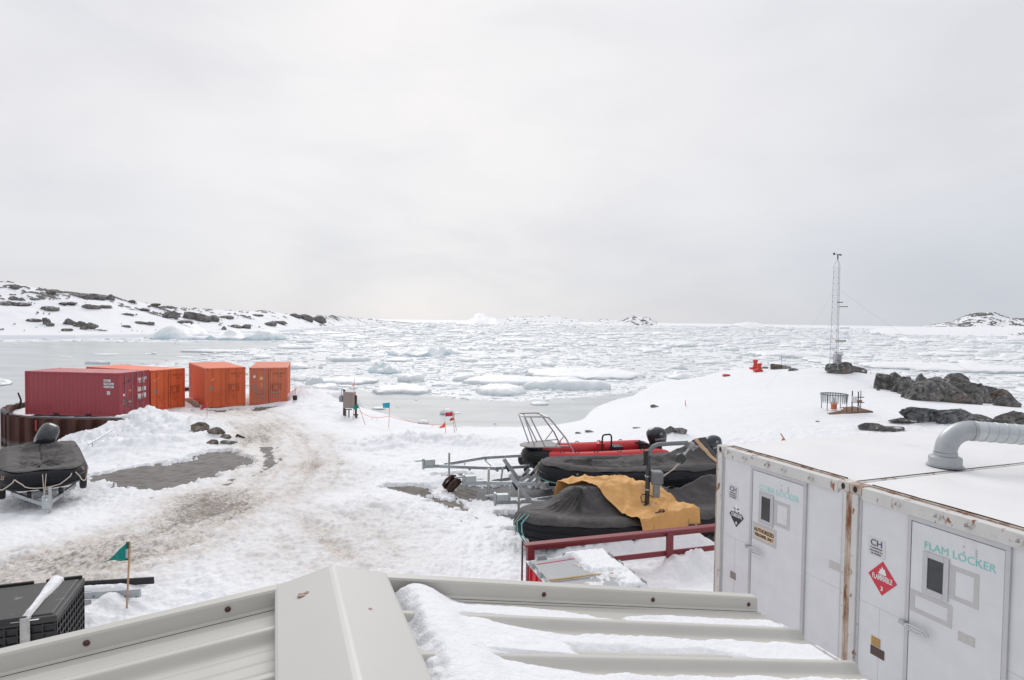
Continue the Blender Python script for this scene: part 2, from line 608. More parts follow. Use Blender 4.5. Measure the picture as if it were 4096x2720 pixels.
def height(x, y, full=False):
    x = np.asarray(x, float)
    y = np.asarray(y, float)
    b = base(x, y)
    lump = np.full(x.shape, 0.10)
    h = b.copy()
    for (mx_, my_, rx, ry, hh, lp) in MOUNDS:
        q = np.exp(-(((x - mx_) / rx) ** 2 + ((y - my_) / ry) ** 2))
        h = h + hh * q
        lump = lump + lp * q
    # open snow field on the point is smooth
    field = sstep(24, 29, y) * sstep(-6, 4, x - 0.0 * y)
    lump = lump * (1 - 0.75 * field)
    dt = np.minimum(linedist(x, y, TRACK), linedist(x, y, TRACK2) + 0.8)
    wob = (fbm(x * 0.35, y * 0.35, 3) - 0.5) * 2.4
    tr = 1 - sstep(1.1, 3.4, dt + wob)
    # lumps and chunks of ploughed snow
    big = (fbm(x * 0.55, y * 0.55, 4) - 0.5) * 2
    chunk = np.abs(fbm(x * 1.7 + 5, y * 1.7, 4) - 0.5) * 2
    chunk2 = np.abs(fbm(x * 4.2 + 9, y * 4.2 + 3, 3) - 0.5) * 2
    h = h + lump * (big * 0.9 + chunk * 0.75 + chunk2 * 0.35 - 0.25) * (1 - 0.5 * tr)
    h = h + field * 0.16 * (fbm(x * 0.13, y * 0.2, 2) - 0.5)
    # wheel ruts, trodden slush
    rut = np.exp(-((dt - 0.85) / 0.26) ** 2) * sstep(0.3, 0.55, fbm(x * 0.25, y * 0.25, 2))
    rut2 = np.exp(-((dt - 0.35 + 0.5 * wob * 0.2) / 0.10) ** 2) + np.exp(-((dt - 1.75 + 0.3 * wob) / 0.12) ** 2)
    h = h - 0.05 * rut2 * (0.4 + 0.6 * sstep(0.4, 0.6, fbm(x * 0.3 + 5, y * 0.3, 2)))
    crumb = np.abs(fbm(x * 2.8, y * 2.8, 3) - 0.5) * 2 + np.abs(fbm(x * 7.5, y * 7.5, 2) - 0.5) * 1.2
    near = 1 - sstep(22, 34, y)
    h = h - 0.10 * rut + tr * (crumb - 0.55) * 0.11 + (1 - tr) * near * (1 - field) * (crumb - 0.55) * 0.055
    # snow cover over bare ramp, mats and gravel
    bs = bare_sd(x, y)
    e = bs + (fbm(x * 0.9, y * 0.9, 4) - 0.5) * 1.6 + (fbm(x * 4, y * 4, 3) - 0.5) * 0.8 + (fbm(x * 11, y * 11, 2) - 0.5) * 0.45
    t = 0.13 - 0.24 * sstep(-0.10, 0.16, e)
    hb = b + t + np.where(t > 0, 1, 0) * 0.0
    k = sstep(0.6, -0.9, -bs) if False else sstep(-0.9, 0.1, bs)
    h = h * (1 - k) + (hb + (h - b) * np.where(t > 0.0, 0.5, 0.12)) * k
    h = h + 0.06 * (1 - k)
    # the bank
    sd = polysd(x, y, LAND)
    sd = sd + (fbm(x * 0.5, y * 0.5, 3) - 0.5) * 0.7 * sstep(-18, -15, x)
    wallz = sstep(-17.5, -19, x) * sstep(30, 33, y)
    d0 = np.where(wallz > 0.5, 0.25, np.where(x < -14, 0.6, 1.5))
    s = np.clip((sd + d0) / (d0 + 0.10), 0, 1)
    s = np.sqrt(np.clip(1 - (1 - s) ** 2, 0, 1))
    z = -0.9 + (h + 0.9) * s
    if full:
        return z, dict(b=b, tr=tr, rut=rut + 0.6 * rut2, sd=sd, bs=bs)
    return z


def G(px, py, rmax=75):
    """where the sight line through this pixel meets the snow"""
    d = ray(px, py)
    t = np.exp(np.linspace(math.log(4), math.log(rmax), 1400))
    P = d[None, :] * t[:, None]
    hz = height(P[:, 0], P[:, 1])
    k = np.argmax(P[:, 2] + HC <= hz)
    p = P[k].copy()
    p[2] = hz[k]
    return p


def hz(x, y):
    return float(height(np.array([x]), np.array([y]))[0])


# ---- snow shader
def snow_mat():
    m = bpy.data.materials.new('snow')
    m.use_nodes = True
    t = m.node_tree
    b = t.nodes['Principled BSDF']
    tc = N(t, 'ShaderNodeTexCoord')
    o = tc.outputs['Object']
    at = N(t, 'ShaderNodeAttribute', attribute_name='dirt')
    n1 = N(t, 'ShaderNodeTexNoise', i_Scale=2.2, i_Detail=9.0, i_Roughness=0.68)
    t.links.new(o, n1.inputs['Vector'])
    n2 = N(t, 'ShaderNodeTexNoise', i_Scale=14.0, i_Detail=6.0, i_Roughness=0.6)
    t.links.new(o, n2.inputs['Vector'])
    clean = ramp(t, n1.outputs[0], [(0.3, (0.84, 0.855, 0.885)), (0.7, (0.90, 0.905, 0.915))])
    # dirt: warm grey slush, with darker grit where it is worst
    f = mth(t, 'MULTIPLY', at.outputs['Fac'], ramp(t, n1.outputs[0], [(0.30, (0.25,) * 3), (0.62, (1, 1, 1))]).outputs[0], True)
    c = mixc(t, mth(t, 'MULTIPLY', f, 1.3, True), clean.outputs[0], (0.64, 0.59, 0.54))
    at2 = N(t, 'ShaderNodeAttribute', attribute_name='grit')
    n3 = N(t, 'ShaderNodeTexNoise', i_Scale=9.0, i_Detail=10.0, i_Roughness=0.78)
    t.links.new(o, n3.inputs['Vector'])
    gsum = mth(t, 'ADD', mth(t, 'MULTIPLY', at2.outputs['Fac'], 0.55), n3.outputs[0])
    gf = ramp(t, gsum, [(0.70, (0, 0, 0)), (0.86, (1, 1, 1))])
    c = mixc(t, mth(t, 'MULTIPLY', gf.outputs[0], 0.8), c, (0.17, 0.135, 0.105))
    t.links.new(c, b.inputs['Base Color'])
    b.inputs['Roughness'].default_value = 0.62
    b.inputs['Specular IOR Level'].default_value = 0.25
    bp = N(t, 'ShaderNodeBump')
    bp.inputs['Strength'].default_value = 0.6
    bp.inputs['Distance'].default_value = 0.05
    t.links.new(n2.outputs[0], bp.inputs['Height'])
    t.links.new(bp.outputs[0], b.inputs['Normal'])
    return m


SNOW = snow_mat()
_az = np.radians(np.linspace(-56, 56, 1050))
_rr = np.exp(np.linspace(math.log(2.2), math.log(76), 860))
_AZ, _RR = np.meshgrid(_az, _rr, indexing='ij')
_X = _RR * np.sin(_AZ)
_Y = _RR * np.cos(_AZ)
_Z, _inf = height(_X, _Y, True)
_patch = 0
for (a_, b_, z_, r_, k_) in ((870, 2050, 2.4, 1.1, 1.0), (990, 1765, 1.75, 0.9, 0.9), (1255, 1860, 1.95, 0.8, 0.55), (760, 1985, 2.2, 1.0, 0.5), (1040, 1725, 1.7, 1.2, 0.7), (640, 2000, 2.1, 0.9, 0.4), (160, 2245, 2.8, 1.4, 0.55), (480, 2230, 2.8, 1.2, 0.5), (1385, 1865, 2.0, 0.4, 0.5), (800, 2020, 2.2, 1.0, 0.7), (1000, 1660, 1.62, 1.0, 0.45)):
    q_ = Zp(a_, b_, z_)
    _patch = _patch + k_ * np.exp(-(((_X - q_[0]) / r_) ** 2 + ((_Y - q_[1]) / (r_ * 1.6)) ** 2))
_dirt = np.clip(_inf['tr'] * 0.55 + _inf['rut'] * 0.35 + _patch * 0.8, 0, 1)
_grit = np.clip(_inf['tr'] * 0.16 + _inf['rut'] * 0.16 + _patch * 0.42, 0, 1)
_keep = (_inf['sd'] > -2.2)
_F = gridfaces(*_X.shape)
_F = _F[_keep.ravel()[_F].any(1)]
_used, _inv = np.unique(_F.ravel(), return_inverse=True)
_V = np.stack([_X, _Y, _Z], -1).reshape(-1, 3)[_used]
snow = npmesh('snow_ground', _V, _inv.reshape(-1, 4), SNOW, attrs={'dirt': _dirt.ravel()[_used], 'grit': _grit.ravel()[_used]})
tag(snow, kind='structure')


def sheet(name, P, m, n=40, dz=0.0, grow=1.0):
    P = np.array(P)
    x0, y0 = P.min(0) - grow
    x1, y1 = P.max(0) + grow
    gx, gy = np.meshgrid(np.linspace(x0, x1, n), np.linspace(y0, y1, n), indexing='ij')
    o = npmesh(name, np.stack([gx, gy, base(gx, gy) + dz], -1).reshape(-1, 3), gridfaces(n, n), m)
    return tag(o, kind='structure')


# boat ramp: weathered planks, gravel by the containers, steel matting under the trailers
def plank_mat(name, ang, wid, lng, cols, gap):
    m = bpy.data.materials.new(name)
    m.use_nodes = True
    t = m.node_tree
    b = t.nodes['Principled BSDF']
    tc = N(t, 'ShaderNodeTexCoord')
    mp = N(t, 'ShaderNodeMapping')
    mp.inputs['Rotation'].default_value = (0, 0, ang)
    t.links.new(tc.outputs['Object'], mp.inputs[0])
    br = N(t, 'ShaderNodeTexBrick')
    br.inputs['Scale'].default_value = 1.0
    br.inputs['Brick Width'].default_value = lng
    br.inputs['Row Height'].default_value = wid
    br.inputs['Mortar Size'].default_value = 0.02
    br.inputs['Color1'].default_value = (*cols[0], 1)
    br.inputs['Color2'].default_value = (*cols[1], 1)
    br.inputs['Mortar'].default_value = (*gap, 1)
    t.links.new(mp.outputs[0], br.inputs['Vector'])
    n = N(t, 'ShaderNodeTexNoise', i_Scale=3.0, i_Detail=9.0, i_Roughness=0.7)
    t.links.new(tc.outputs['Object'], n.inputs['Vector'])
    r = ramp(t, n.outputs[0], [(0.32, (0.50, 0.46, 0.43)), (0.5, (0.98, 0.97, 0.96)), (0.7, (1.3, 1.27, 1.25))])
    t.links.new(mixc(t, 1.0, br.outputs[0], r.outputs[0], 'MULTIPLY'), b.inputs['Base Color'])
    b.inputs['Roughness'].default_value = 0.75
    return m


sheet('boat_ramp', RAMP, plank_mat('ramp_planks', R(24), 0.62, 2.6, ((0.165, 0.152, 0.142), (0.18, 0.168, 0.16)), (0.11, 0.10, 0.092)))
sheet('gravel', GRAV, mat('gravel', (0.17, 0.15, 0.135), 0.9, var=0.75, vscale=9, bump=0.6, bscale=12), grow=0.6)


def grate_mat():
    m = bpy.data.materials.new('steel_matting')
    m.use_nodes = True
    t = m.node_tree
    b = t.nodes['Principled BSDF']
    tc = N(t, 'ShaderNodeTexCoord')
    vals = []
    for a in (R(35), R(-35)):
        mp = N(t, 'ShaderNodeMapping')
        mp.inputs['Rotation'].default_value = (0, 0, a)
        t.links.new(tc.outputs['Object'], mp.inputs[0])
        wv = N(t, 'ShaderNodeTexWave', i_Scale=3.2)
        t.links.new(mp.outputs[0], wv.inputs[0])
        vals.append(wv.outputs['Fac'])
    mxv = mth(t, 'MAXIMUM', vals[0], vals[1])
    r = ramp(t, mxv, [(0.72, (0.045, 0.05, 0.055)), (0.95, (0.16, 0.17, 0.175))])
    t.links.new(r.outputs[0], b.inputs['Base Color'])
    b.inputs['Roughness'].default_value = 0.6
    return m


sheet('steel_matting', sum([list(p) for p in MATS_], []), grate_mat(), 60, 0.0, 0.3)
sheet('plank_matting', sum([list(p) for p in PLANK], []), plank_mat('mat_planks', R(35), 0.35, 1.6, ((0.19, 0.165, 0.14), (0.15, 0.135, 0.12)), (0.04, 0.035, 0.03)), 40, 0.012, 0.2)

# ------------------------------------------------------------------ sea
OPEN = [pxpoly([(-900, 1358), (0, 1364), (600, 1369), (1000, 1362), (1180, 1366), (1190, 1385), (980, 1404), (850, 1420), (700, 1436), (560, 1462), (480, 1490), (640, 1560), (300, 1950), (-900, 2000)], 0),
        pxpoly([(1170, 1580), (1330, 1552), (1480, 1568), (1740, 1585), (1880, 1596), (2110, 1604), (2480, 1578), (2620, 1560), (2560, 1640), (2400, 1740), (1900, 1780), (1480, 1720), (1230, 1620)], 0)]
HALF = [pxpoly([(480, 1490), (700, 1436), (1190, 1385), (1500, 1420), (1700, 1500), (1560, 1545), (1250, 1560), (1150, 1590), (700, 1600)], 0), pxpoly([(2250, 1440), (2700, 1430), (2900, 1470), (2650, 1520), (2500, 1500)], 0)]


def openness(x, y):
    s = np.full(np.shape(x), 0.0)
    for P, k, wd in ((OPEN[0], 1.0, 0.10), (OPEN[1], 1.0, 0.05), (HALF[0], 0.55, 0.10), (HALF[1], 0.5, 0.10)):
        r = np.sqrt(np.asarray(x) ** 2 + np.asarray(y) ** 2)
        d = polysd(x, y, P) / (wd * r + 1) + (fbm(np.asarray(x) * 4 / (r + 5), np.asarray(y) * 0.05, 3) - 0.5) * 1.2
        s = np.maximum(s, k * sstep(-0.4, 0.5, d))
    return s


def sea_mat():
    m = bpy.data.materials.new('grease_ice_water')
    m.use_nodes = True
    t = m.node_tree
    b = t.nodes['Principled BSDF']
    tc = N(t, 'ShaderNodeTexCoord')
    o = tc.outputs['Object']
    mp = N(t, 'ShaderNodeMapping')
    mp.inputs['Scale'].default_value = (0.35, 1.0, 1.0)
    t.links.new(o, mp.inputs[0])
    n1 = N(t, 'ShaderNodeTexNoise', i_Scale=0.22, i_Detail=10.0, i_Roughness=0.62, i_Distortion=0.6)
    t.links.new(mp.outputs[0], n1.inputs['Vector'])
    wat = ramp(t, n1.outputs[0], [(0.30, (0.40, 0.43, 0.435)), (0.5, (0.52, 0.545, 0.545)), (0.72, (0.63, 0.65, 0.645))])
    at = N(t, 'ShaderNodeAttribute', attribute_name='ice')
    v1 = N(t, 'ShaderNodeTexVoronoi', i_Scale=1.3)
    v1.feature = 'DISTANCE_TO_EDGE'
    n2 = N(t, 'ShaderNodeTexNoise', i_Scale=0.8, i_Detail=9.0, i_Roughness=0.7)
    t.links.new(o, n2.inputs['Vector'])
    t.links.new(mixc(t, 0.35, o, n2.outputs['Color']), v1.inputs['Vector'])
    chips = ramp(t, v1.outputs[0], [(0.03, (0, 0, 0)), (0.10, (1, 1, 1))])
    sel = ramp(t, mth(t, 'ADD', n2.outputs[0], mth(t, 'MULTIPLY', at.outputs['Fac'], 0.42)), [(0.62, (0, 0, 0)), (0.70, (1, 1, 1))])
    f = mth(t, 'MULTIPLY', chips.outputs[0], sel.outputs[0])
    sl = mixc(t, mth(t, 'MULTIPLY', mth(t, 'POWER', at.outputs['Fac'], 2.0), 0.75), wat.outputs[0], (0.78, 0.81, 0.82))
    c = mixc(t, f, sl, (0.88, 0.895, 0.905))
    t.links.new(c, b.inputs['Base Color'])
    rr = mixc(t, f, (0.28, 0.28, 0.28), (0.7, 0.7, 0.7))
    t.links.new(rr, b.inputs['Roughness'])
    b.inputs['Specular IOR Level'].default_value = 0.35
    bp = N(t, 'ShaderNodeBump')
    bp.inputs['Strength'].default_value = 0.35
    bp.inputs['Distance'].default_value = 0.1
    t.links.new(mth(t, 'ADD', n2.outputs[0], f), bp.inputs['Height'])
    t.links.new(bp.outputs[0], b.inputs['Normal'])
    return m


_az = np.radians(np.linspace(-75, 75, 420))
_rr = np.exp(np.linspace(math.log(8), math.log(15000), 420))
_AZ, _RR = np.meshgrid(_az, _rr, indexing='ij')
_X = _RR * np.sin(_AZ)
_Y = _RR * np.cos(_AZ)
_ice = 1 - openness(_X, _Y)
_ice = _ice * np.where(_RR > 70, 1, 0.9)
sea = npmesh('sea_water', np.stack([_X, _Y, 0 * _X], -1).reshape(-1, 3), gridfaces(*_X.shape), sea_mat(), attrs={'ice': _ice.ravel()})
tag(sea, kind='structure')


# ---- ice shader: snow white tops, blue-green in the flanks
def ice_mat(name, blue, amt):
    m = bpy.data.materials.new(name)
    m.use_nodes = True
    t = m.node_tree
    b = t.nodes['Principled BSDF']
    tc = N(t, 'ShaderNodeTexCoord')
    ge = N(t, 'ShaderNodeNewGeometry')
    sx = N(t, 'ShaderNodeSeparateXYZ')
    t.links.new(ge.outputs['Normal'], sx.inputs[0])
    n = N(t, 'ShaderNodeTexNoise', i_Scale=1.1, i_Detail=8.0, i_Roughness=0.65)
    t.links.new(tc.outputs['Object'], n.inputs['Vector'])
    f = mth(t, 'ADD', sx.outputs[2], mth(t, 'MULTIPLY', mth(t, 'SUBTRACT', n.outputs[0], 0.5), 1.9))
    rp = ramp(t, f, [(0.25, (1, 1, 1)), (0.80, (0, 0, 0))])
    c = mixc(t, mth(t, 'MULTIPLY', rp.outputs[0], amt), (0.90, 0.912, 0.92), blue)
    t.links.new(c, b.inputs['Base Color'])
    b.inputs['Roughness'].default_value = 0.5
    b.inputs['Specular IOR Level'].default_value = 0.3
    bp = N(t, 'ShaderNodeBump')
    bp.inputs['Strength'].default_value = 0.6
    bp.inputs['Distance'].default_value = 0.12
    n2 = N(t, 'ShaderNodeTexNoise', i_Scale=2.6, i_Detail=6.0)
    t.links.new(tc.outputs['Object'], n2.inputs['Vector'])
    t.links.new(n2.outputs[0], bp.inputs['Height'])
    t.links.new(bp.outputs[0], b.inputs['Normal'])
    return m


ICE = ice_mat('floe_ice', (0.68, 0.76, 0.77), 0.7)
ICEW = ice_mat('white_floe_ice', (0.74, 0.81, 0.82), 0.45)
ICEB = ice_mat('blue_berg_ice', (0.60, 0.77, 0.81), 0.85)
ICEV = ice_mat('vivid_blue_ice', (0.50, 0.75, 0.84), 0.9)


def floe_mesh(name, W_, D_, h, seed, m, rough=0.35, nseg=72, nring=16, spike=0.0, dome=0.35):
    """irregular slab of ice: snowy uneven top, undercut ragged sides"""
    a = np.linspace(0, 2 * np.pi, nseg, endpoint=False)
    ca, sa = np.cos(a), np.sin(a)
    rad = 0.72 + 0.56 * fbm(ca * 1.3 + seed * 7.7, sa * 1.3 + seed * 3.1, 4) - 0.28 + 0.12 * (fbm(ca * 6 + seed, sa * 6 - seed, 2) - 0.5)
    rad = np.clip(rad, 0.45, 1.15)
    rings = []
    for k in range(nring):
        q = 1 - k / (nring - 1) * 0.985
        x = ca * rad * q * W_ / 2 * 1.15
        y = sa * rad * q * D_ / 2 * 1.15
        e = 1 - q
        top = h * ((0.62 + 0.38 * np.minimum(1, e * 6)) * (1 - dome) + dome * (0.18 + 0.82 * np.sqrt(np.clip(1 - q ** 2.2, 0, 1)))) + h * rough * 2 * (fbm(x * 2.2 / max(h, 0.4) * 0.35 + seed, y * 2.2 / max(h, 0.4) * 0.35, 5) - 0.5)
        if spike:
            sp = fbm(x * 4 / W_ + seed * 5, y * 3 / W_ + seed, 3)
            top = top + spike * np.clip(sp - 0.5, 0, 1) * 4 * np.minimum(1, e * 4)
        rings.append(np.stack([x, y, np.maximum(top, 0.05)], -1))
    # undercut flank
    out = rings[0].copy()
    mid = out.copy()
    mid[:, 2] = out[:, 2] * 0.45
    mid[:, :2] *= 1.0 + 0.02 * rng.standard_normal((nseg, 1))
    low = out.copy()
    low[:, 2] = 0.06
    low[:, :2] *= 0.985
    bot = out.copy()
    bot[:, 2] = -0.25
    bot[:, :2] *= 0.97
    V = np.concatenate([bot, low, mid] + rings)
    nr = nring + 3
    i, j = np.meshgrid(np.arange(nr - 1), np.arange(nseg), indexing='ij')
    A_ = (i * nseg + j).ravel()
    B_ = (i * nseg + (j + 1) % nseg).ravel()
    F = np.stack([A_, B_, B_ + nseg, A_ + nseg], 1)
    return npmesh(name, V, F, m, smooth=False if nseg < 20 else True)


def place_floe(px0, px1, pyb, pyt, h, label, seed, m=ICE, name='ice_floe', cat='ice floe', grp=None, rough=0.3, spike=0.0, dome=0.35):
    c = Zp((px0 + px1) / 2, pyb, 0)
    far = Zp((px0 + px1) / 2, pyt, h)
    D_ = max(far[1] - c[1], 0.8)
    W_ = (px1 - px0) / FPX * (c[1] + D_ * 0.4)
    D_ = min(D_, W_ * 1.6)
    o = floe_mesh(name, W_ * 1.08, D_ * 1.05, h, seed, m, rough, spike=spike, dome=dome)
    o.location = (c[0] * (1 + D_ / 2 / c[1]), c[1] + D_ / 2, 0)
    tag(o, label, cat, grp)
    return o


_hero = [
    (1245, 1345, 1576, 1526, .75, 'round lumpy white floe just offshore, right of the rightmost orange container'),
    (1256, 1512, 1541, 1504, .5, 'long flat white floe lying behind the grey box on posts'),
    (1484, 1722, 1582, 1529, .55, 'broad low white floe behind the blue flag with ragged right end'),
    (1588, 1712, 1531, 1490, .9, 'rounded snowy floe stacked behind the broad low floe'),
    (1890, 2115, 1587, 1530, .75, 'smooth domed white floe nearest the bay, left of the thick slab'),
    (2075, 2475, 1564, 1512, 1.05, 'thick slab floe with tall grey green side wall across the bay'),
    (1812, 2390, 1545, 1500, .7, 'very long flat floe behind the thick slab'),
    (2070, 2610, 1519, 1466, .7, 'widest pale flat floe, farthest of the four big ones across the bay'),
    (2120, 2197, 1622, 1603, .22, 'small flat white floe adrift in the grey bay'),
    (1757, 1822, 1660, 1634, .42, 'white wedge shaped bergy bit behind the red flags'),
    (1674, 1716, 1697, 1683, .25, 'little white floe floating close under the orange line'),
    (1490, 1545, 1639, 1623, .2, 'small white floe right behind the turquoise flag pole'),
    (2974, 3318, 1436, 1399, 1.3, 'long green edged floe left of the lattice mast'),
    (2600, 2785, 1390, 1364, 1.4, 'blocky floe with greenish side far out in the middle right'),
    (3450, 4150, 1495, 1445, .8, 'huge flat snowy floe behind the dark rocks on the right'),
    (330, 452, 1457, 1443, .5, 'thin white floe just behind the orange container roof'),
    (1300, 1480, 1448, 1425, .8, 'low white floe of the pack ice left of the blue blocks'),
    (700, 1000, 1412, 1396, .5, 'long thin floe strip edging the open grey water'),
]
for k, hrow in enumerate(_hero):
    place_floe(*hrow[:6], seed=k + 1.37, m=ICEW if hrow[1] - hrow[0] < 80 else ICE, dome=0.95 if hrow[1] - hrow[0] < 80 else 0.35)
for k, (a_, b_, c_, d_, h_, lb_, mt_, sp_) in enumerate([
        (1470, 1605, 1497, 1460, .8, 'jagged pale blue ice block between white floes', ICEB, 0.5),
        (1534, 1822, 1428, 1388, 1.3, 'long tumbled blue ice ridge in the middle of the pack', ICEB, 0.9),
        (583, 1165, 1362, 1332, 1.8, 'long pale blue berg grounded below the snowy hill', ICEB, 2.2),
        (1664, 1748, 1311, 1297, 3.0, 'vivid blue iceberg far out near the end of the hill', ICEV, 1.6),
        (1215, 1300, 1545, 1515, .8, 'pale ragged ice lump beside the rightmost orange container', ICE, .15)]):
    place_floe(a_, b_, c_, d_, h_, lb_, k + 40.2, mt_, 'iceberg', 'iceberg', None, 0.75, sp_, 0.85)


def berg(name, px0, px1, pyb, ypeak, depth, y0, m, label, prof, seed, cat='iceberg', rockm=None):
    """far berg or islet: a ridge whose skyline follows prof (pixel x, pixel y)"""
    n, mm = 90, 26
    xs = np.linspace(px0, px1, n)
    pr = np.interp(xs, [p[0] for p in prof], [p[1] for p in prof])
    Gd = np.zeros((n, mm, 3))
    for i in range(n):
        top = Yp(xs[i], pr[i], y0)
        hh = max(top[2], 0.2)
        for j in range(mm):
            q = j / (mm - 1) * 2 - 1
            yy = y0 + q * depth / 2
            Gd[i, j] = (top[0] * yy / y0, yy, hh * max(0, 1 - abs(q) ** 1.6) - 0.3)
    x, y = Gd[..., 0], Gd[..., 1]
    sc = 12.0 / depth
    Gd[..., 2] += np.clip(Gd[..., 2], 0, None) * 0.35 * (fbm(x * sc * 0.6 + seed, y * sc * 0.6, 5) - 0.5)
    V = Gd.reshape(-1, 3)
    o = npmesh(name, V, gridfaces(n, mm), m)
    return o


def rock_snow_mat():
    m = bpy.data.materials.new('rock_and_snow')
    m.use_nodes = True
    t = m.node_tree
    b = t.nodes['Principled BSDF']
    tc = N(t, 'ShaderNodeTexCoord')
    at = N(t, 'ShaderNodeAttribute', attribute_name='rock')
    n = N(t, 'ShaderNodeTexNoise', i_Scale=0.9, i_Detail=10.0, i_Roughness=0.7)
    t.links.new(tc.outputs['Object'], n.inputs['Vector'])
    rk = ramp(t, n.outputs[0], [(0.3, (0.07, 0.068, 0.068)), (0.55, (0.17, 0.16, 0.155)), (0.75, (0.30, 0.28, 0.265))])
    s = mth(t, 'ADD', at.outputs['Fac'], mth(t, 'MULTIPLY', mth(t, 'SUBTRACT', n.outputs[0], 0.5), 0.9))
    f = ramp(t, s, [(0.44, (0, 0, 0)), (0.56, (1, 1, 1))])
    t.links.new(mixc(t, f.outputs[0], (0.87, 0.88, 0.90), rk.outputs[0]), b.inputs['Base Color'])
    b.inputs['Roughness'].default_value = 0.75
    b.inputs['Specular IOR Level'].default_value = 0.2
    return m


RS = rock_snow_mat()
tag(berg('iceberg', 1845, 2016, 1292, 0, 120, 1150, ICE, '', [(1845, 1291), (1875, 1276), (1900, 1258), (1915, 1252), (1935, 1256), (1960, 1266), (1985, 1272), (2000, 1280), (2016, 1291)], 3.1), 'big white iceberg with a rounded peak on the horizon', 'iceberg')
tag(berg('iceberg', 2935, 3050, 1296, 0, 100, 1500, ICE, '', [(2935, 1296), (2955, 1292), (2990, 1288.5), (3030, 1290), (3050, 1297)], 5.1), 'low flat white iceberg on the horizon left of the mast', 'iceberg')


def island(px0, px1, y0, depth, prof, rockamt, seed, shore=0.12, n=200, mm=60):
    xs = np.linspace(px0, px1, n)
    pr = np.interp(xs, [p[0] for p in prof], [p[1] for p in prof])
    Gd = np.zeros((n, mm, 3))
    for i in range(n):
        top = Yp(xs[i], pr[i], y0)
        hh = max(top[2], 0.1)
        q = np.linspace(-1, 1, mm)
        yy = y0 + q * depth / 2
        Gd[i] = np.stack([top[0] * yy / y0, yy, hh * np.clip(1 - np.abs(q) ** 1.3, 0, None) - 0.4], -1)
    x, y, z = Gd[..., 0], Gd[..., 1], Gd[..., 2]
    u = x / depth * 4
    v = y / depth * 4
    rk = fbm(u * 5 + seed, v * 4, 5) * 0.6 + fbm(u * 17, v * 9 + seed, 3) * 0.4
    rk = sstep(0.60 - rockamt, 0.66 - rockamt, rk) * sstep(0.0, 3.0, z)
    Gd[..., 2] += z.clip(0) * (0.25 * (fbm(u * 3 + seed, v * 3, 5) - 0.5) + 0.10 * rk)
    o = npmesh('snowy_islet', Gd.reshape(-1, 3), gridfaces(n, mm), RS, attrs={'rock': rk.ravel()})
    return tag(o, kind='structure')


island(2470, 2630, 1350, 160, [(2470, 1286), (2500, 1278), (2530, 1264), (2545, 1268), (2570, 1266), (2600, 1273), (2625, 1286)], 0.03, 2.2)
island(1980, 2330, 2200, 300, [(1980, 1278), (2020, 1272), (2080, 1265), (2150, 1269), (2200, 1264), (2260, 1272), (2330, 1281)], -0.03, 6.4)
island(2380, 2500, 2300, 300, [(2380, 1282), (2420, 1276), (2460, 1278), (2500, 1284)], -0.02, 9.4)
island(3690, 4420, 1250, 380, [(3690, 1305), (3760, 1294), (3800, 1290), (3850, 1272), (3880, 1262), (3930, 1253), (3965, 1251), (4000, 1262), (4030, 1272), (4096, 1276), (4200, 1264), (4420, 1300)], 0.085, 4.9)
island(3480, 4700, 620, 220, [(3480, 1316), (3550, 1309), (3700, 1306), (3900, 1305), (4100, 1304), (4500, 1304), (4700, 1315)], -0.2, 8.9)
island(4030, 4500, 420, 60, [(4030, 1334), (4060, 1330), (4120, 1329), (4500, 1330)], 0.05, 1.9, n=80, mm=30)

# ------------------------------------------------------------------ snowy hill across the cove
_sky = [(-700, 1080), (-400, 1105), (0, 1139), (100, 1146), (200, 1165), (300, 1176), (440, 1182), (520, 1203), (600, 1218), (700, 1232), (760, 1240), (900, 1243), (1000, 1248), (1100, 1252), (1200, 1262), (1330, 1266), (1420, 1272), (1500, 1280), (1590, 1289), (1680, 1296)]
_shr = [(-700, 1362), (-100, 1359), (0, 1358), (300, 1356), (580, 1350), (900, 1340), (1100, 1332), (1200, 1324), (1330, 1312), (1450, 1303), (1560, 1297), (1680, 1295)]
ns, mr = 760, 190
xs = np.linspace(-600, 1660, ns)
sky_y = np.interp(xs, [p[0] for p in _sky], [p[1] for p in _sky])
shr_y = np.interp(xs, [p[0] for p in _shr], [p[1] for p in _shr])
Hd = np.zeros((ns, mr, 3))
for i in range(ns):
    p0 = Zp(xs[i], shr_y[i], 0)
    d0 = p0[1]
    d1 = d0 * 1.06 + 80
    top = Yp(xs[i], sky_y[i], d1)
    t = np.linspace(-0.03, 1.25, mr)
    yy = d0 + (d1 - d0) * t
    e = np.clip(t, 0, 1)
    zz = 1.3 + (top[2] - 1.3) * (0.35 * e + 0.65 * (e * e * (3 - 2 * e)))
    zz = zz * sstep(-0.012, 0.006, t) - 0.6 * (1 - sstep(-0.02, 0.0, t))
    zz = np.where(t > 1, top[2] * (1 - (t - 1) * 1.2), zz)
    k = p0[0] / d0
    Hd[i] = np.stack([k * yy, yy, zz], -1)
x, y, z = Hd[..., 0], Hd[..., 1], Hd[..., 2]
T_ = np.tile(np.linspace(-0.03, 1.25, mr), (ns, 1))
relief = sstep(0.0, 0.25, T_)
sc_ = np.clip(z, 0, 20) / 20
Hd[..., 2] += relief * (fbm(x / 22, y / 18, 4) - 0.5) * 3.2 * (0.25 + sc_)
rn = fbm(x / 13 + 3, y / 10, 5) * 0.50 + fbm(x / 2.4, y / 1.9, 4) * 0.50
zone = 0.012 * (T_ > 0.55) + 0.022 * np.exp(-((T_ - 0.93) / 0.14) ** 2)
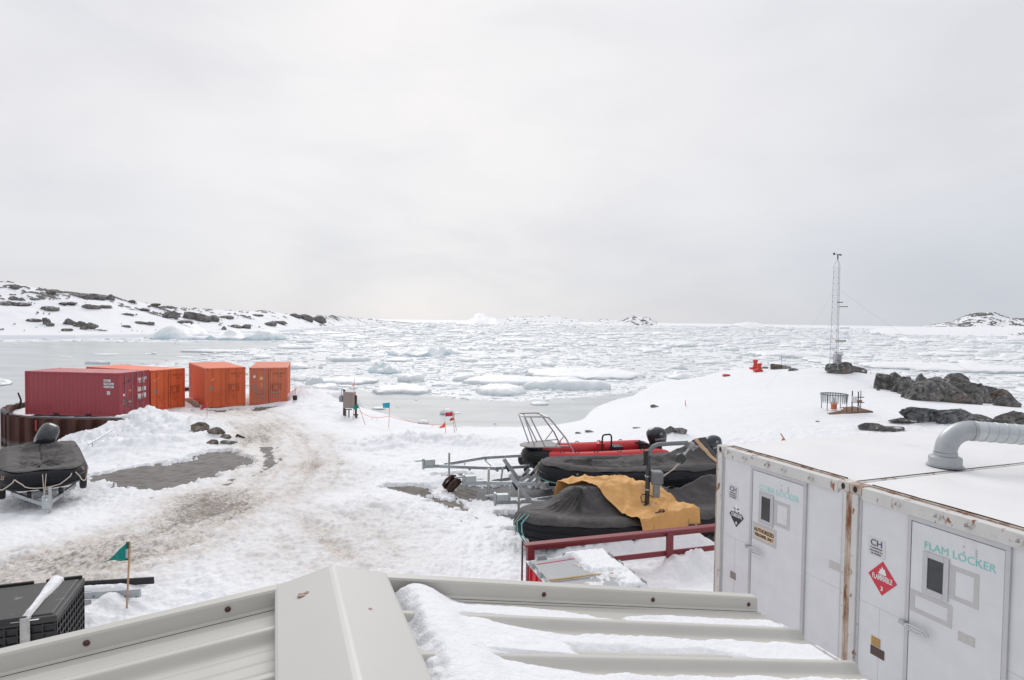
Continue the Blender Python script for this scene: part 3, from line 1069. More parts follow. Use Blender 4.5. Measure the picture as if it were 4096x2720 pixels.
for (px_, t_, sx_, st_, k_) in ((870, 0.55, 90, 0.10, 0.04), (1330, 0.75, 90, 0.25, 0.09), (330, 0.93, 130, 0.10, 0.08), (30, 0.72, 120, 0.10, 0.04), (1150, 0.5, 80, 0.2, 0.03), (470, 0.86, 160, 0.06, 0.06), (900, 0.9, 200, 0.1, 0.05)):
    zone = zone + k_ * np.exp(-((xs[:, None] - px_) / sx_) ** 2 - ((T_ - t_) / st_) ** 2)
th = 0.640 - zone - 0.20 * (fbm(x / 40 + 7, y / 28, 3) - 0.5)
rk = sstep(th, th + 0.035, rn) * sstep(0.03, 0.10, T_)
rk = rk * sstep(0.40, 0.48, fbm(x / 7 + 4, y / 5, 3))
rk0 = np.maximum(rk, sstep(-0.02, -0.008, T_) * (1 - sstep(-0.003, 0.004, T_)) * sstep(0.52, 0.60, fbm(x / 6, y * 0 + 3, 3)))
Hd[..., 2] += rk * (0.2 + 0.8 * fbm(x / 2.2, y / 2.2, 3)) * (0.6 + 0.6 * (y / 300).clip(0.5, 1.5)) * sstep(0.0, 0.05, T_)
hill = npmesh('snowy_hill', Hd.reshape(-1, 3), gridfaces(ns, mr), RS, attrs={'rock': rk.ravel()})
tag(hill, kind='structure')

# ------------------------------------------------------------------ pack ice: loose floes one by one, small brash as one mass
protos = [floe_mesh('ice_floe', 2.0, 2.0 * (0.65 + 0.5 * rng.random()), 0.30 + 0.25 * rng.random(), 100 + 3.3 * k, ICE, 0.35 + 0.3 * rng.random(), 28, 7, spike=(0.4 if k % 5 == 0 else 0.0), dome=0.6) for k in range(14)]
_landsd = lambda x, y: polysd(np.array([x]), np.array([y]), LAND)[0]
cnt = 0
tries = 0
while cnt < 270 and tries < 9000:
    tries += 1
    az_ = R(rng.uniform(-41, 42))
    r_ = math.exp(rng.uniform(math.log(46), math.log(420)))
    x_, y_ = r_ * math.sin(az_), r_ * math.cos(az_)
    if rng.random() < openness(np.array([x_]), np.array([y_]))[0] ** 0.5 * 0.97:
        continue
    if _landsd(x_, y_) > -3.0:
        continue
    hx = Zp(0, shr_y[0], 0)
    pxx = 2048 + FPX * x_ / y_
    if pxx < 1500 and y_ > Zp(max(pxx, -600), np.interp(pxx, xs, shr_y), 0)[1] - 3:
        continue
    if cnt < len(protos):
        o = protos[cnt]
    else:
        o = protos[int(rng.integers(len(protos)))].copy()
        COL.objects.link(o)
    s_ = r_ * math.exp(rng.uniform(math.log(0.006), math.log(0.040)))
    o.location = (x_, y_, -0.02)
    o.rotation_euler = (0, 0, rng.uniform(0, 6.28))
    o.scale = (s_, s_ * rng.uniform(0.6, 1.0), min(s_ * rng.uniform(0.35, 0.75), 1.0 + 0.004 * r_))
    tag(o, 'loose white ice floe adrift among the many of the pack ice', 'ice floe', 'small floes of the pack ice')
    cnt += 1
for o in protos[cnt:]:
    bpy.data.objects.remove(o)

NB = 20000
az_ = np.radians(rng.uniform(-44, 45, NB))
r_ = np.exp(rng.uniform(math.log(36), math.log(1500), NB))
bx_, by_ = r_ * np.sin(az_), r_ * np.cos(az_)
op = openness(bx_, by_)
pxx = 2048 + FPX * bx_ / by_
hs = np.interp(pxx, xs, shr_y)
hd = 7.6 * FPX / np.maximum(hs - (1281 + 0.0135 * (pxx - 2048)), 6)
keep = (rng.random(NB) > np.where(op > 0.9, 0.985, op * 0.9)) & (polysd(bx_, by_, LAND) < -1.0) & ~((pxx < 1550) & (by_ > hd - 2))
bx_, by_, r_ = bx_[keep], by_[keep], r_[keep]
nb = len(bx_)
K = 8
an = np.linspace(0, 2 * np.pi, K, endpoint=False)[None] + rng.uniform(0, 6.28, (nb, 1))
sz = r_ * 0.0042 * np.exp(rng.normal(0, 0.55, nb))
rad = sz[:, None] * (0.75 + 0.5 * rng.random((nb, K)))
hh = (0.04 + 0.0006 * r_) * np.exp(rng.normal(0, 0.5, nb))
ar = rng.uniform(0.45, 1.0, nb)[:, None]
cx = np.cos(an) * rad
cy = np.sin(an) * rad * ar
V = np.zeros((nb, 3 * K + 1, 3))
for q, (sc, zz) in enumerate(((1.02, -0.1), (1.0, 0.7), (0.6, 1.0))):
    V[:, q * K:(q + 1) * K, 0] = bx_[:, None] + cx * sc
    V[:, q * K:(q + 1) * K, 1] = by_[:, None] + cy * sc
    V[:, q * K:(q + 1) * K, 2] = hh[:, None] * zz * (0.7 + 0.6 * rng.random((nb, K))) if q else -0.1
V[:, 3 * K, 0] = bx_
V[:, 3 * K, 1] = by_
V[:, 3 * K, 2] = hh * rng.uniform(0.9, 1.5, nb)
fl = []
for q in range(2):
    for k in range(K):
        a0, b0 = q * K + k, q * K + (k + 1) % K
        fl += [(a0, b0, b0 + K), (a0, b0 + K, a0 + K)]
for k in range(K):
    fl.append((2 * K + k, 2 * K + (k + 1) % K, 3 * K))
fl = np.array(fl)
F = (fl[None] + (np.arange(nb) * (3 * K + 1))[:, None, None]).reshape(-1, 3)
tag(npmesh('brash_ice', V.reshape(-1, 3), F, ICE, smooth=False), 'small broken brash ice crowding the grey water of the bay', 'brash ice', None, 'stuff')
# ------------------------------------------------------------------ paints
LOCKW = mat('locker_white', (0.73, 0.73, 0.745), 0.42, var=0.05, vscale=3, col2=(0.60, 0.58, 0.575), c2=(0.60, 0.78), c2scale=1.5)
RUSTW = mat('rusty_white', (0.66, 0.645, 0.62), 0.55, var=0.06, col2=(0.27, 0.115, 0.045), c2=(0.575, 0.63), c2scale=7.5, aniso=(1, 1, 0.6))
RUSTH = mat('heavy_rust', (0.60, 0.50, 0.41), 0.7, var=0.25, col2=(0.22, 0.085, 0.035), c2=(0.44, 0.60), c2scale=6, aniso=(1, 1, 0.3))
STEEL = mat('galvanised', (0.46, 0.49, 0.51), 0.42, 0.75, var=0.14, vscale=14, bump=0.1)
ALU = mat('dull_aluminium', (0.56, 0.56, 0.57), 0.45, 0.5, var=0.06)
TAPE = mat('grey_tape', (0.55, 0.545, 0.54), 0.55, 0.2, var=0.06, vscale=20)
CHROME = mat('chrome', (0.62, 0.62, 0.63), 0.18, 1.0, var=0.05)
BLACK = mat('black_rubber', (0.018, 0.018, 0.02), 0.55, var=0.3)
SHADEBLK = mat('painted_shade', (0.012, 0.012, 0.014), 0.6, var=0.2)  # flat black painting the shade inside holes, pockets and the trim gap
GLASS = mat('dark_window', (0.02, 0.021, 0.024), 0.08, var=0.2, spec=0.8)
GREENP = mat('faded_green_letters', (0.25, 0.62, 0.56), 0.6, var=0.1)
GREENPALE = mat('very_faded_green_letters', (0.42, 0.74, 0.69), 0.6, var=0.08)
WHITEP = mat('white_print', (0.82, 0.82, 0.82), 0.5, var=0.03)
INK = mat('black_print', (0.03, 0.03, 0.032), 0.5, var=0.1)
REDPL = mat('placard_red', (0.62, 0.035, 0.06), 0.35, var=0.05)
BUFF = mat('buff_sign', (0.78, 0.56, 0.36), 0.5, var=0.05)
PLATE = mat('nameplate', (0.30, 0.27, 0.24), 0.45, 0.3, var=0.2, vscale=40)
GOLD = mat('brass_plate', (0.45, 0.27, 0.09), 0.4, 0.4, var=0.2, vscale=40)
PATCH = mat('glue_patch', (0.55, 0.53, 0.50), 0.7, var=0.12, vscale=30)
ROOFSNOW = mat('locker_roof_paint', (0.83, 0.825, 0.82), 0.5, var=0.03, vscale=1.2, col2=(0.68, 0.64, 0.59), c2=(0.66, 0.76), c2scale=1.8)

# ------------------------------------------------------------------ lockers
LKO, LKA = (3.34765, 9.78367, HC - 4.55243), -1.20514


def quad(o, x0, x1, z0, z1, y, d=0.003):
    return o.box(x0, x1, y - d, y, z0, z1)


def casting(mb, x, y, z):
    """corner casting with its oval holes painted elsewhere as black ovals for the shade in them"""
    mb.box(x, x + 0.165, y, y + 0.178, z, z + 0.118)


def oval(mb, cx, cz, y, rx, rz, n=14):
    V = [(cx + rx * math.cos(2 * math.pi * k / n), y, cz + rz * math.sin(2 * math.pi * k / n)) for k in range(n)]
    V += [(p[0], y + 0.03, p[2]) for p in V]
    mb.add(V, [tuple(range(n))] + [(k, n + k, n + (k + 1) % n, (k + 1) % n) for k in range(n)])


def locker(x0, label, kind):
    """x0: left edge along the common front face"""
    t = thing('storage_locker', label, 'storage locker', LKO, LKA)
    W_, L_, H_ = 2.438, 6.06, 2.59
    x1 = x0 + W_
    b = MB()
    b.box(x0 + 0.02, x1 - 0.02, 0.035, L_ - 0.02, 0.06, H_ - 0.03)
    b.build('body', LOCKW, t)
    # frame: posts, header, sill
    f = MB()
    f.box(x0 + 0.0, x0 + 0.115, 0.0, 0.12, 0.12, H_ - 0.118)
    f.box(x1 - 0.075, x1, 0.0, 0.12, 0.12, H_ - 0.118)
    f.box(x0, x0 + 0.12, L_ - 0.12, L_, 0.0, H_ - 0.118)
    f.box(x1 - 0.12, x1, L_ - 0.12, L_, 0.0, H_ - 0.118)
    f.box(x0, x0 + 0.09, 0.18, L_ - 0.18, H_ - 0.10, H_ - 0.012)
    f.box(x1 - 0.09, x1, 0.18, L_ - 0.18, H_ - 0.10, H_ - 0.012)
    f.box(x0 + 0.115, x1 - 0.075, 0.002, 0.10, 0.0, 0.16)
    f.build('frame', RUSTW, t, bevel=0.006)
    h = MB()
    h.box(x0 + 0.165, x1 - 0.165, 0.001, 0.13, H_ - 0.165, H_ - 0.012)
    h.build('header_beam', RUSTW, t, bevel=0.008)
    e = MB()
    e.box(x0 + 0.17, x1 - 0.17, 0.131, 0.17, H_ - 0.012, H_ + 0.004)
    e.build('gutter', RUSTH, t)
    c = MB()
    for cx in (x0 - 0.004, x1 - 0.161):
        for cy in (-0.004, L_ - 0.174):
            casting(c, cx, cy, H_ - 0.116)
            casting(c, cx, cy, 0.0)
    c.split('corner_casting', RUSTH if x0 > 1 else mat('part_rusty', (0.62, 0.58, 0.53), 0.6, var=0.1, col2=(0.25, 0.10, 0.04), c2=(0.56, 0.62), c2scale=9), t, bevel=0.012)
    hl = MB()
    for cx in (x0 + 0.078, x1 - 0.079):
        oval(hl, cx, H_ - 0.058, -0.006, 0.028, 0.040)
    hl.split('casting_hole', SHADEBLK, t)
    if x0 > 1:
        r = MB()
        r.box(x0 - 0.006, x0 + 0.036, -0.003, 0.05, 0.12, H_ - 0.12)
        r.build('rust_stained_post', RUSTH, t)
    else:
        r = MB()
        r.box(x1 - 0.028, x1 + 0.004, -0.003, 0.05, 0.12, H_ - 0.12)
        r.build('rust_stained_post', RUSTH, t)
        r = MB()
        r.box(x0 - 0.006, x0 + 0.016, -0.004, 0.06, 0.12, H_ - 0.12)
        r.build('rust_stained_edge', RUSTH, t)
    # roof skin, sagging a little, with a seam
    nx, ny = 14, 40
    gx, gy = np.meshgrid(np.linspace(x0 + 0.05, x1 - 0.05, nx), np.linspace(0.172, L_ - 0.1, ny), indexing='ij')
    gz = H_ - 0.004 + 0.010 * (fbm(gx * 0.8, gy * 0.5, 3) - 0.4) + 0.02 * np.sin((gx - x0) / W_ * math.pi)
    npmesh('roof', np.stack([gx, gy, gz], -1).reshape(-1, 3), gridfaces(nx, ny), ROOFSNOW, t)
    ed = MB()
    ed.box(x0 + 0.17, x1 - 0.17, 0.165, 0.185, H_ - 0.01, H_ + 0.012)
    ed.build('roof_edge', INK, t)
    # fastener strips with rivets beside the posts, panel seams
    s = MB()
    for xx in (x0 + 0.115, x1 - 0.11):
        s.box(xx, xx + 0.038, 0.024, 0.036, 0.16, H_ - 0.165)
    dx0, dx1 = x0 + 0.745, x0 + 1.783
    s.split('edge_strip', ALU, t)
    s = MB()
    s.box(x0 + 0.153, dx0, 0.0335, 0.036, 1.192, 1.197)
    s.box(dx1, x1 - 0.11, 0.0335, 0.036, 1.192, 1.197)
    s.box(x0 + 0.42, x0 + 0.424, 0.0335, 0.036, 0.16, 1.192)
    s.split('panel_seam', PATCH, t)
    rv = MB()
    for xx in (x0 + 0.134, x1 - 0.091):
        for k in range(12):
            z_ = 0.3 + k * 0.19
            rv.box(xx - 0.006, xx + 0.006, 0.017, 0.026, z_, z_ + 0.012)
    rv.split('rivet', RUSTW, t)
    # door frame and door
    d = MB()
    d.box(dx0, dx0 + 0.045, 0.006, 0.036, 0.16, 2.375)
    d.box(dx1 - 0.045, dx1, 0.006, 0.036, 0.16, 2.375)
    d.box(dx0, dx1, 0.0055, 0.036, 2.375, 2.425)
    df = d.build('door_frame', ALU, t, bevel=0.003)
    d = MB()
    d.box(dx0 + 0.05, dx1 - 0.05, 0.012, 0.036, 0.18, 2.366)
    door = d.build('door', LOCKW, t, bevel=0.004)
    g = MB()
    g.box(dx0 + 0.045, dx1 - 0.045, 0.030, 0.0355, 2.362, 2.375)
    g.box(dx1 - 0.05, dx1 - 0.045, 0.03, 0.0355, 0.18, 2.375)
    g.build('gasket', BLACK, door)
    ox = dx0
    # window
    wf = MB()
    wx0, wx1, wz0, wz1 = ox + 0.19, ox + 0.47, 1.625, 2.085
    for (a, b_, c_, d_) in ((wx0, wx0 + 0.055, wz0, wz1), (wx1 - 0.055, wx1, wz0, wz1), (wx0 + 0.055, wx1 - 0.055, wz0, wz0 + 0.06), (wx0 + 0.055, wx1 - 0.055, wz1 - 0.06, wz1)):
        wf.box(a, b_, -0.004, 0.012, c_, d_)
    wf.build('window_frame', ALU, door, bevel=0.003)
    MB().box(wx0 + 0.054, wx1 - 0.054, 0.0065, 0.0115, wz0 + 0.059, wz1 - 0.059).build('window_pane', GLASS, door)
    # taped notice panels
    tp = MB()
    for (a, b_, c_, d_) in ([(ox + 0.482, ox + 0.765, 1.675, 2.037)] + ([(ox + 0.06, ox + 0.515, 1.36, 1.605)] if kind == 'flam' else [(ox + 0.07, ox + 0.535, 1.34, 1.60)])):
        wd = 0.05
        tp.box(a, a + wd, 0.0085, 0.012, c_, d_)
        tp.box(b_ - wd, b_, 0.0085, 0.012, c_, d_)
        tp.box(a + wd, b_ - wd, 0.0085, 0.012, c_, c_ + wd)
        tp.box(a + wd, b_ - wd, 0.0085, 0.012, d_ - wd, d_)
    tp.split('taped_notice', TAPE, door)
    # letters
    if kind == 'flam':
        text('lettering', 'FLAM LOCKER', 0.118, GREENP, door, facing_x(ox + 0.19, 0.0095, 2.112), xs=0.95)
    else:
        text('lettering', 'CORR LOCKER', 0.118, GREENPALE, door, facing_x(ox + 0.175, 0.0095, 2.112), xs=0.93)
    dots = MB()
    for (a, c_) in ((0.60, 2.265), (0.60, 2.205), (0.72, 2.265), (0.72, 2.205), (0.72, 2.235)):
        dots.box(ox + a, ox + a + 0.014, 0.006, 0.012, c_, c_ + 0.014)
    dots.build('screw', STEEL, door)
    # latch
    l = MB()
    l.box(ox - 0.045, ox + 0.02, -0.03, 0.006, 1.165, 1.215)
    l.box(ox + 0.02, ox + 0.06, -0.045, -0.012, 1.172, 1.208)
    hb = l.build('latch', STEEL, door, bevel=0.006)
    lv = MB()
    pts = []
    for k in range(24):
        a = 2 * math.pi * k / 24
        pts.append((ox + 0.18 + 0.135 * math.cos(a), -0.052 - 0.004 * math.cos(a), 1.19 + 0.034 * math.sin(a)))
    lv.tube(pts, 0.0105, 8, closed=True)
    lv.tube([(ox + 0.05, -0.05, 1.19), (ox + 0.2, -0.055, 1.192), (ox + 0.28, -0.05, 1.19)], 0.010, 8)
    lv.build('latch_handle', CHROME, door, smooth=True)
    # lugs on the header
    lg = MB()
    for xx in (0.63, 1.085, 1.40, 1.868):
        lg.box(x0 + xx - 0.035, x0 + xx + 0.03, -0.045, 0.001, 2.478, 2.492)
        lg.box(x0 + xx - 0.035, x0 + xx - 0.022, -0.045, 0.001, 2.492, 2.53)
        lg.box(x0 + xx + 0.017, x0 + xx + 0.03, -0.045, 0.001, 2.492, 2.53)
    lg.split('lug', RUSTW, t, bevel=0.004)
    # placards on the left panel
    px_, pz = x0 + 0.445, 1.56
    hw = 0.182 if kind == 'flam' else 0.165
    pl = MB()
    if kind == 'flam':
        pz = 1.565
    pl.add([(px_, 0.030, pz - hw * 1.12), (px_ + hw, 0.030, pz), (px_, 0.030, pz + hw * 1.12), (px_ - hw, 0.030, pz),
            (px_, 0.036, pz - hw * 1.12), (px_ + hw, 0.036, pz), (px_, 0.036, pz + hw * 1.12), (px_ - hw, 0.036, pz)], [(0, 1, 2, 3), (0, 4, 5, 1), (1, 5, 6, 2), (2, 6, 7, 3), (3, 7, 4, 0)])
    if kind == 'flam':
        p = pl.build('hazard_placard', REDPL, t)
        text('lettering', 'FLAMMABLE', 0.088, WHITEP, p, facing_x(px_, 0.0275, pz - 0.03), 'CENTER', xs=0.54, bold=0.0015)
        text('lettering', '3', 0.07, WHITEP, p, facing_x(px_, 0.0275, pz - 0.145), 'CENTER', bold=0.002)
        fl = MB()
        fv = [(-0.055, 0.045), (-0.03, 0.075), (-0.035, 0.1), (-0.012, 0.09), (-0.008, 0.135), (0.018, 0.10), (0.022, 0.115), (0.04, 0.08), (0.052, 0.045), (0.03, 0.035), (-0.03, 0.035)]
        fl.add([(px_ + a, 0.0275, pz + b_ + 0.01) for a, b_ in fv], [tuple(range(len(fv)))])
        fl.box(px_ - 0.055, px_ + 0.055, 0.0270, 0.0295, pz + 0.030, pz + 0.036)
        fl.build('flame_symbol', WHITEP, p)
    else:
        p = pl.build('hazard_placard', WHITEP, t)
        lo = MB()
        s_ = 0.97
        hz_ = 0.30
        lo.add([(px_, 0.0285, pz - hw * 1.12 * s_), (px_ + hw * s_, 0.0285, pz), (px_ + hw * (1 - hz_), 0.0285, pz + hw * 0.30), (px_ - hw * (1 - hz_), 0.0285, pz + hw * 0.30), (px_ - hw * s_, 0.0285, pz)], [(0, 1, 2, 3, 4)])
        lo.build('black_half', INK, p)
        text('lettering', 'CORROSIVE', 0.082, WHITEP, p, facing_x(px_, 0.0270, pz - 0.022), 'CENTER', xs=0.54, bold=0.0015)
        text('lettering', '8', 0.065, WHITEP, p, facing_x(px_, 0.0270, pz - 0.135), 'CENTER', bold=0.002)
        sy = MB()
        for (a, b_, rot) in ((-0.045, 0.105, 0.5), (0.03, 0.11, -0.4)):
            M = Matrix.Translation((px_ + a, 0.0285, pz + b_)) @ Matrix.Rotation(rot, 4, 'Y')
            sy.box(-0.022, 0.022, -0.001, 0.001, -0.009, 0.009, M)
        sy.box(px_ - 0.06, px_ - 0.015, 0.0275, 0.0290, pz + 0.060, pz + 0.072)
        sy.box(px_ + 0.02, px_ + 0.065, 0.0275, 0.0290, pz + 0.060, pz + 0.072)
        sy.build('acid_symbol', INK, p)
        sg = MB()
        sg.box(ox + 0.115, ox + 0.485, 0.0075, 0.0115, 1.385, 1.552)
        sp = sg.build('warning_sign', BUFF, door)
        text('lettering', 'AUTHORIZED', 0.078, INK, sp, facing_x(ox + 0.30, 0.0055, 1.478), 'CENTER', xs=0.78, bold=0.002)
        text('lettering', 'PERSONNEL ONLY', 0.064, INK, sp, facing_x(ox + 0.30, 0.0055, 1.408), 'CENTER', xs=0.66, bold=0.0015)
    # maker's sticker
    sx = x0 + 0.245
    st = MB()
    st.box(sx, sx + 0.225, 0.031, 0.036, 1.795, 2.015)
    sk = st.build('sticker', mat('sticker_grey', (0.66, 0.65, 0.67), 0.5, var=0.03), t)
    text('lettering', 'CH', 0.105, mat('indigo_print', (0.08, 0.075, 0.14), 0.5), sk, facing_x(sx + 0.112, 0.029, 1.92), 'CENTER', xs=1.05, bold=0.001)
    for q, tx in enumerate(('Containerhouse', 'International, Inc.', '281-478-0501')):
        text('lettering', tx, 0.033, INK, sk, facing_x(sx + 0.112, 0.029, 1.885 - 0.035 * q), 'CENTER', xs=0.72, thick=0.0008)
    # plates and glue patches
    pb = MB()
    if kind == 'flam':
        pb.box(x0 + 0.33, x0 + 0.445, 0.030, 0.036, 0.725, 0.83)
        pb.build('brass_plate', GOLD, t)
        pb = MB()
        pb.box(x0 + 0.322, x0 + 0.50, 0.030, 0.036, 0.605, 0.715)
        pb.build('nameplate', mat('brown_plate', (0.10, 0.065, 0.055), 0.5, 0.2, var=0.2, vscale=60), t)
        MB().box(ox + 0.58, ox + 0.745, 0.0085, 0.012, 1.275, 1.375).build('glue_patch', PATCH, door)
    else:
        pb.box(x0 + 0.335, x0 + 0.455, 0.030, 0.036, 0.545, 0.655)
        pb.build('nameplate', PLATE, t)
        MB().box(x0 + 2.155, x0 + 2.325, 0.0325, 0.036, 1.41, 1.515).build('glue_patch', PATCH, t)
    return t


lk1 = locker(0.0, 'white storage locker with green CORR LOCKER lettering and black and white corrosive placard', 'corr')
lk2 = locker(2.452, 'white storage locker with green FLAM LOCKER lettering and red flammable placard', 'flam')
# snow lying in the gutter of each
# duct on the roof
pb_ = Zp(3780, 1862, HC - 4.552 + 2.61)
dt_ = thing('vent_duct', 'galvanised elbow duct rising from the white locker roof and running off to the right', 'duct', pb_)
b = MB()
b.lathe([(0.225, 0.0), (0.225, 0.008), (0.20, 0.008), (0.20, 0.12), (0.19, 0.12), (0.18, 0.135), (0.145, 0.145), (0.145, 0.19)], 32)
b.build('base_collar', mat('grey_duct_metal', (0.44, 0.46, 0.475), 0.42, 0.6, var=0.12, vscale=5), dt_, smooth=True)
e_ = MB()
Rr = 0.325
pts, rs = [], []
hd_ = Vector((0.985, -0.10, -0.05)).normalized()
for k in range(17):
    a = math.pi / 2 * k / 16
    c0 = Vector((0, 0, 0.19))
    p = c0 + hd_ * (Rr * (1 - math.cos(a))) + Vector((0, 0, 1)) * (Rr * math.sin(a))
    pts.append(p)
e_.tube(pts, 0.136, 28)
e_.build('elbow', MATS['grey_duct_metal'], dt_, smooth=True)
p_ = MB()
end = pts[-1]
P_, rs = [], []
nseg = 60
for k in range(nseg + 1):
    P_.append(end + hd_ * (k / nseg * 5.2))
    rs.append(0.138)
p_.tube(P_, rs, 28)
sp = []
for k in range(800):
    a = 2 * math.pi * k / 20
    c0 = end + hd_ * (0.02 + k / 800 * 5.1)
    ax1 = hd_.cross(Vector((0, 0, 1))).normalized()
    ax2 = ax1.cross(hd_)
    sp.append(c0 + ax1 * 0.139 * math.cos(a) + ax2 * 0.139 * math.sin(a))
p_.build('duct_pipe', mat('bright_duct', (0.58, 0.61, 0.62), 0.4, 0.6, var=0.08, vscale=4), dt_, smooth=True)
MB().tube(sp, 0.005, 6).build('spiral_seam', STEEL, dt_, smooth=True)
rg = MB()
rg.tube([end - hd_ * 0.01, end + hd_ * 0.03], 0.143, 28)
rg.build('clamp', MATS['grey_duct_metal'], dt_, smooth=True)

# ------------------------------------------------------------------ shipping containers


def corrug(p0, p1, n, depth, z0, z1, out):
    """trapezoid corrugation between two plan points, standing from z0 to z1"""
    p0 = Vector((*p0, 0))
    p1 = Vector((*p1, 0))
    d = (p1 - p0) / n
    o = Vector((*out, 0))
    pts = []
    for k in range(n):
        for (f, q) in ((0.0, 0), (0.26, 0), (0.5, -depth), (0.76, -depth)):
            pts.append(p0 + d * (k + f) + o * q)
    pts.append(p1)
    return pts, z0, z1


def corr_wall(mb, *a):
    pts, z0, z1 = corrug(*a)
    n = len(pts)
    V = [(p.x, p.y, z0) for p in pts] + [(p.x, p.y, z1) for p in pts]
    mb.add(V, [(k, k + 1, n + k + 1, n + k) for k in range(n - 1)])


def paint(name, c, c2):
    return mat(name, c, 0.5, var=0.07, vscale=1.6, col2=c2, c2=(0.64, 0.74), c2scale=2.6, bump=0.05, bscale=20)


def container(label, loc, yaw, P, bars, lettering, L_=6.06, sidebox=False, group=None):
    """door end at y = 0 facing -y"""
    t = thing('shipping_container', label, 'shipping container', loc, yaw, group)
    W_, H_ = 2.438, 2.59
    f = MB()
    for x in (0.0, W_ - 0.11):
        for y in (0.0, L_ - 0.11):
            f.box(x, x + 0.11, y, y + 0.11, 0.118, H_ - 0.118)
    for x in (0.0, W_ - 0.07):
        f.box(x, x + 0.07, 0.165, L_ - 0.165, H_ - 0.09, H_ - 0.012)
        f.box(x + 0.005, x + 0.075, 0.165, L_ - 0.165, 0.02, 0.16)
    for y in (0.004, L_ - 0.10):
        f.box(0.165, W_ - 0.165, y, y + 0.096, H_ - 0.11, H_ - 0.006)
        f.box(0.165, W_ - 0.165, y, y + 0.096, 0.015, 0.14)
    f.build('frame', P, t)
    c = MB()
    for x in (-0.003, W_ - 0.162):
        for y in (-0.003, L_ - 0.162):
            for z in (0.0, H_ - 0.118):
                c.box(x, x + 0.165, y, y + 0.165, z, z + 0.118)
    c.split('corner_casting', P, t, bevel=0.012)
    hl = MB()
    for x in (0.079, W_ - 0.079):
        for z in (0.058, H_ - 0.059):
            oval(hl, x, z, -0.006, 0.03, 0.042)
    hl.split('casting_hole', SHADEBLK, t)
    s = MB()
    corr_wall(s, (0.03, L_ - 0.11), (0.03, 0.11), 21, 0.036, 0.15, H_ - 0.08, (-1, 0))
    s.build('side_wall', P, t)
    s = MB()
    corr_wall(s, (W_ - 0.03, 0.11), (W_ - 0.03, L_ - 0.11), 21, 0.036, 0.15, H_ - 0.08, (1, 0))
    s.build('side_wall', P, t)
    s = MB()
    corr_wall(s, (W_ - 0.11, L_ - 0.03), (0.11, L_ - 0.03), 9, 0.036, 0.13, H_ - 0.1, (0, 1))
    s.build('back_wall', P, t)
    # roof corrugations run across
    rv = []
    n = 29
    for k in range(n):
        for (q, z) in ((0.0, 0.0), (0.3, 0.0), (0.5, -0.018), (0.8, -0.018)):
            rv.append((0.11 + (L_ - 0.22) * (k + q) / n, z))
    rv.append((L_ - 0.11, 0.0))
    m = len(rv)
    V = [(0.07, y, H_ - 0.008 + z) for y, z in rv] + [(W_ - 0.07, y, H_ - 0.008 + z) for y, z in rv]
    r = MB()
    r.add(V, [(k, m + k, m + k + 1, k + 1) for k in range(m - 1)])
    r.build('roof', mat(P.name + '_roof', tuple(min(1, a * 1.15 + 0.05) for a in P['rgb']), 0.55, var=0.08, vscale=1.2), t)
    fp = MB()
    for y in (L_ / 2 - 1.2, L_ / 2 + 0.85):
        for x in (0.0, W_):
            fp.box(x - 0.004, x + 0.004, y, y + 0.36, 0.035, 0.145)
    fp.split('forklift_pocket', SHADEBLK, t)
    # doors
    for k, (a, b_) in enumerate(((0.115, W_ / 2 - 0.012), (W_ / 2 + 0.012, W_ - 0.115))):
        d = MB()
        d.box(a, b_, 0.03, 0.07, 0.15, H_ - 0.12)
        zz = (0.16, 0.87, 1.66, H_ - 0.13)
        for q in range(3):
            if q:
                d.box(a + 0.06, b_ - 0.06, 0.010, 0.03, zz[q] - 0.035, zz[q] + 0.035)
        for x in (a, b_ - 0.07):
            d.box(x, x + 0.07, 0.010, 0.03, 0.15, H_ - 0.12)
        d.box(a + 0.07, b_ - 0.07, 0.010, 0.03, 0.15, 0.22)
        d.box(a + 0.07, b_ - 0.07, 0.010, 0.03, H_ - 0.20, H_ - 0.12)
        dr = d.build('door', P, t)
        g = MB()
        g.box(a, b_, 0.005, 0.03, H_ - 0.12, H_ - 0.095)
        g.box(a, b_, 0.005, 0.03, 0.125, 0.15)
        ex = a - 0.022 if k == 0 else b_
        for (z0, z1) in ((0.2, 0.78), (0.98, 1.58), (1.78, H_ - 0.2)):
            g.box(ex, ex + 0.022, 0.004, 0.03, z0, z1)
        if k == 0:
            g.box(b_ + 0.001, b_ + 0.025, 0.001, 0.035, 0.16, 1.25)
            g.box(b_ + 0.001, b_ + 0.025, 0.001, 0.035, 1.38, H_ - 0.12)
        g.build('gasket', BLACK, dr)
        for x in ((a + 0.30, a + 0.82) if k == 0 else (a + 0.16, a + 0.66)):
            lb = MB()
            lb.tube([(x, -0.012, 0.09), (x, -0.012, H_ - 0.05)], 0.017, 8)
            for z in (0.10, 0.30, 1.0, 1.7, 2.25, H_ - 0.07):
                lb.box(x - 0.032, x + 0.032, -0.032, 0.012, z - 0.035, z + 0.035)
            lb.build('locking_bar', bars, dr)
            h = MB()
            z = 0.62 if (x - a) > 0.5 else 0.86
            s_ = 1 if (x - a) < 0.5 else -1
            h.beam((x, -0.03, z), (x + s_ * 0.38, -0.035, z + 0.03), 0.014, 0.03)
            h.box(x + s_ * 0.17 - 0.03, x + s_ * 0.17 + 0.03, -0.045, 0.01, z - 0.04, z + 0.06)
            h.build('handle', bars, dr)
        hg = MB()
        for z in (0.32, 0.88, 1.68, 2.28):
            x = a - 0.035 if k == 0 else b_ - 0.045
            hg.box(x, x + 0.08, -0.014, 0.012, z - 0.045, z + 0.045)
        hg.split('hinge', P, dr)
        lettering(dr, k, a, b_)
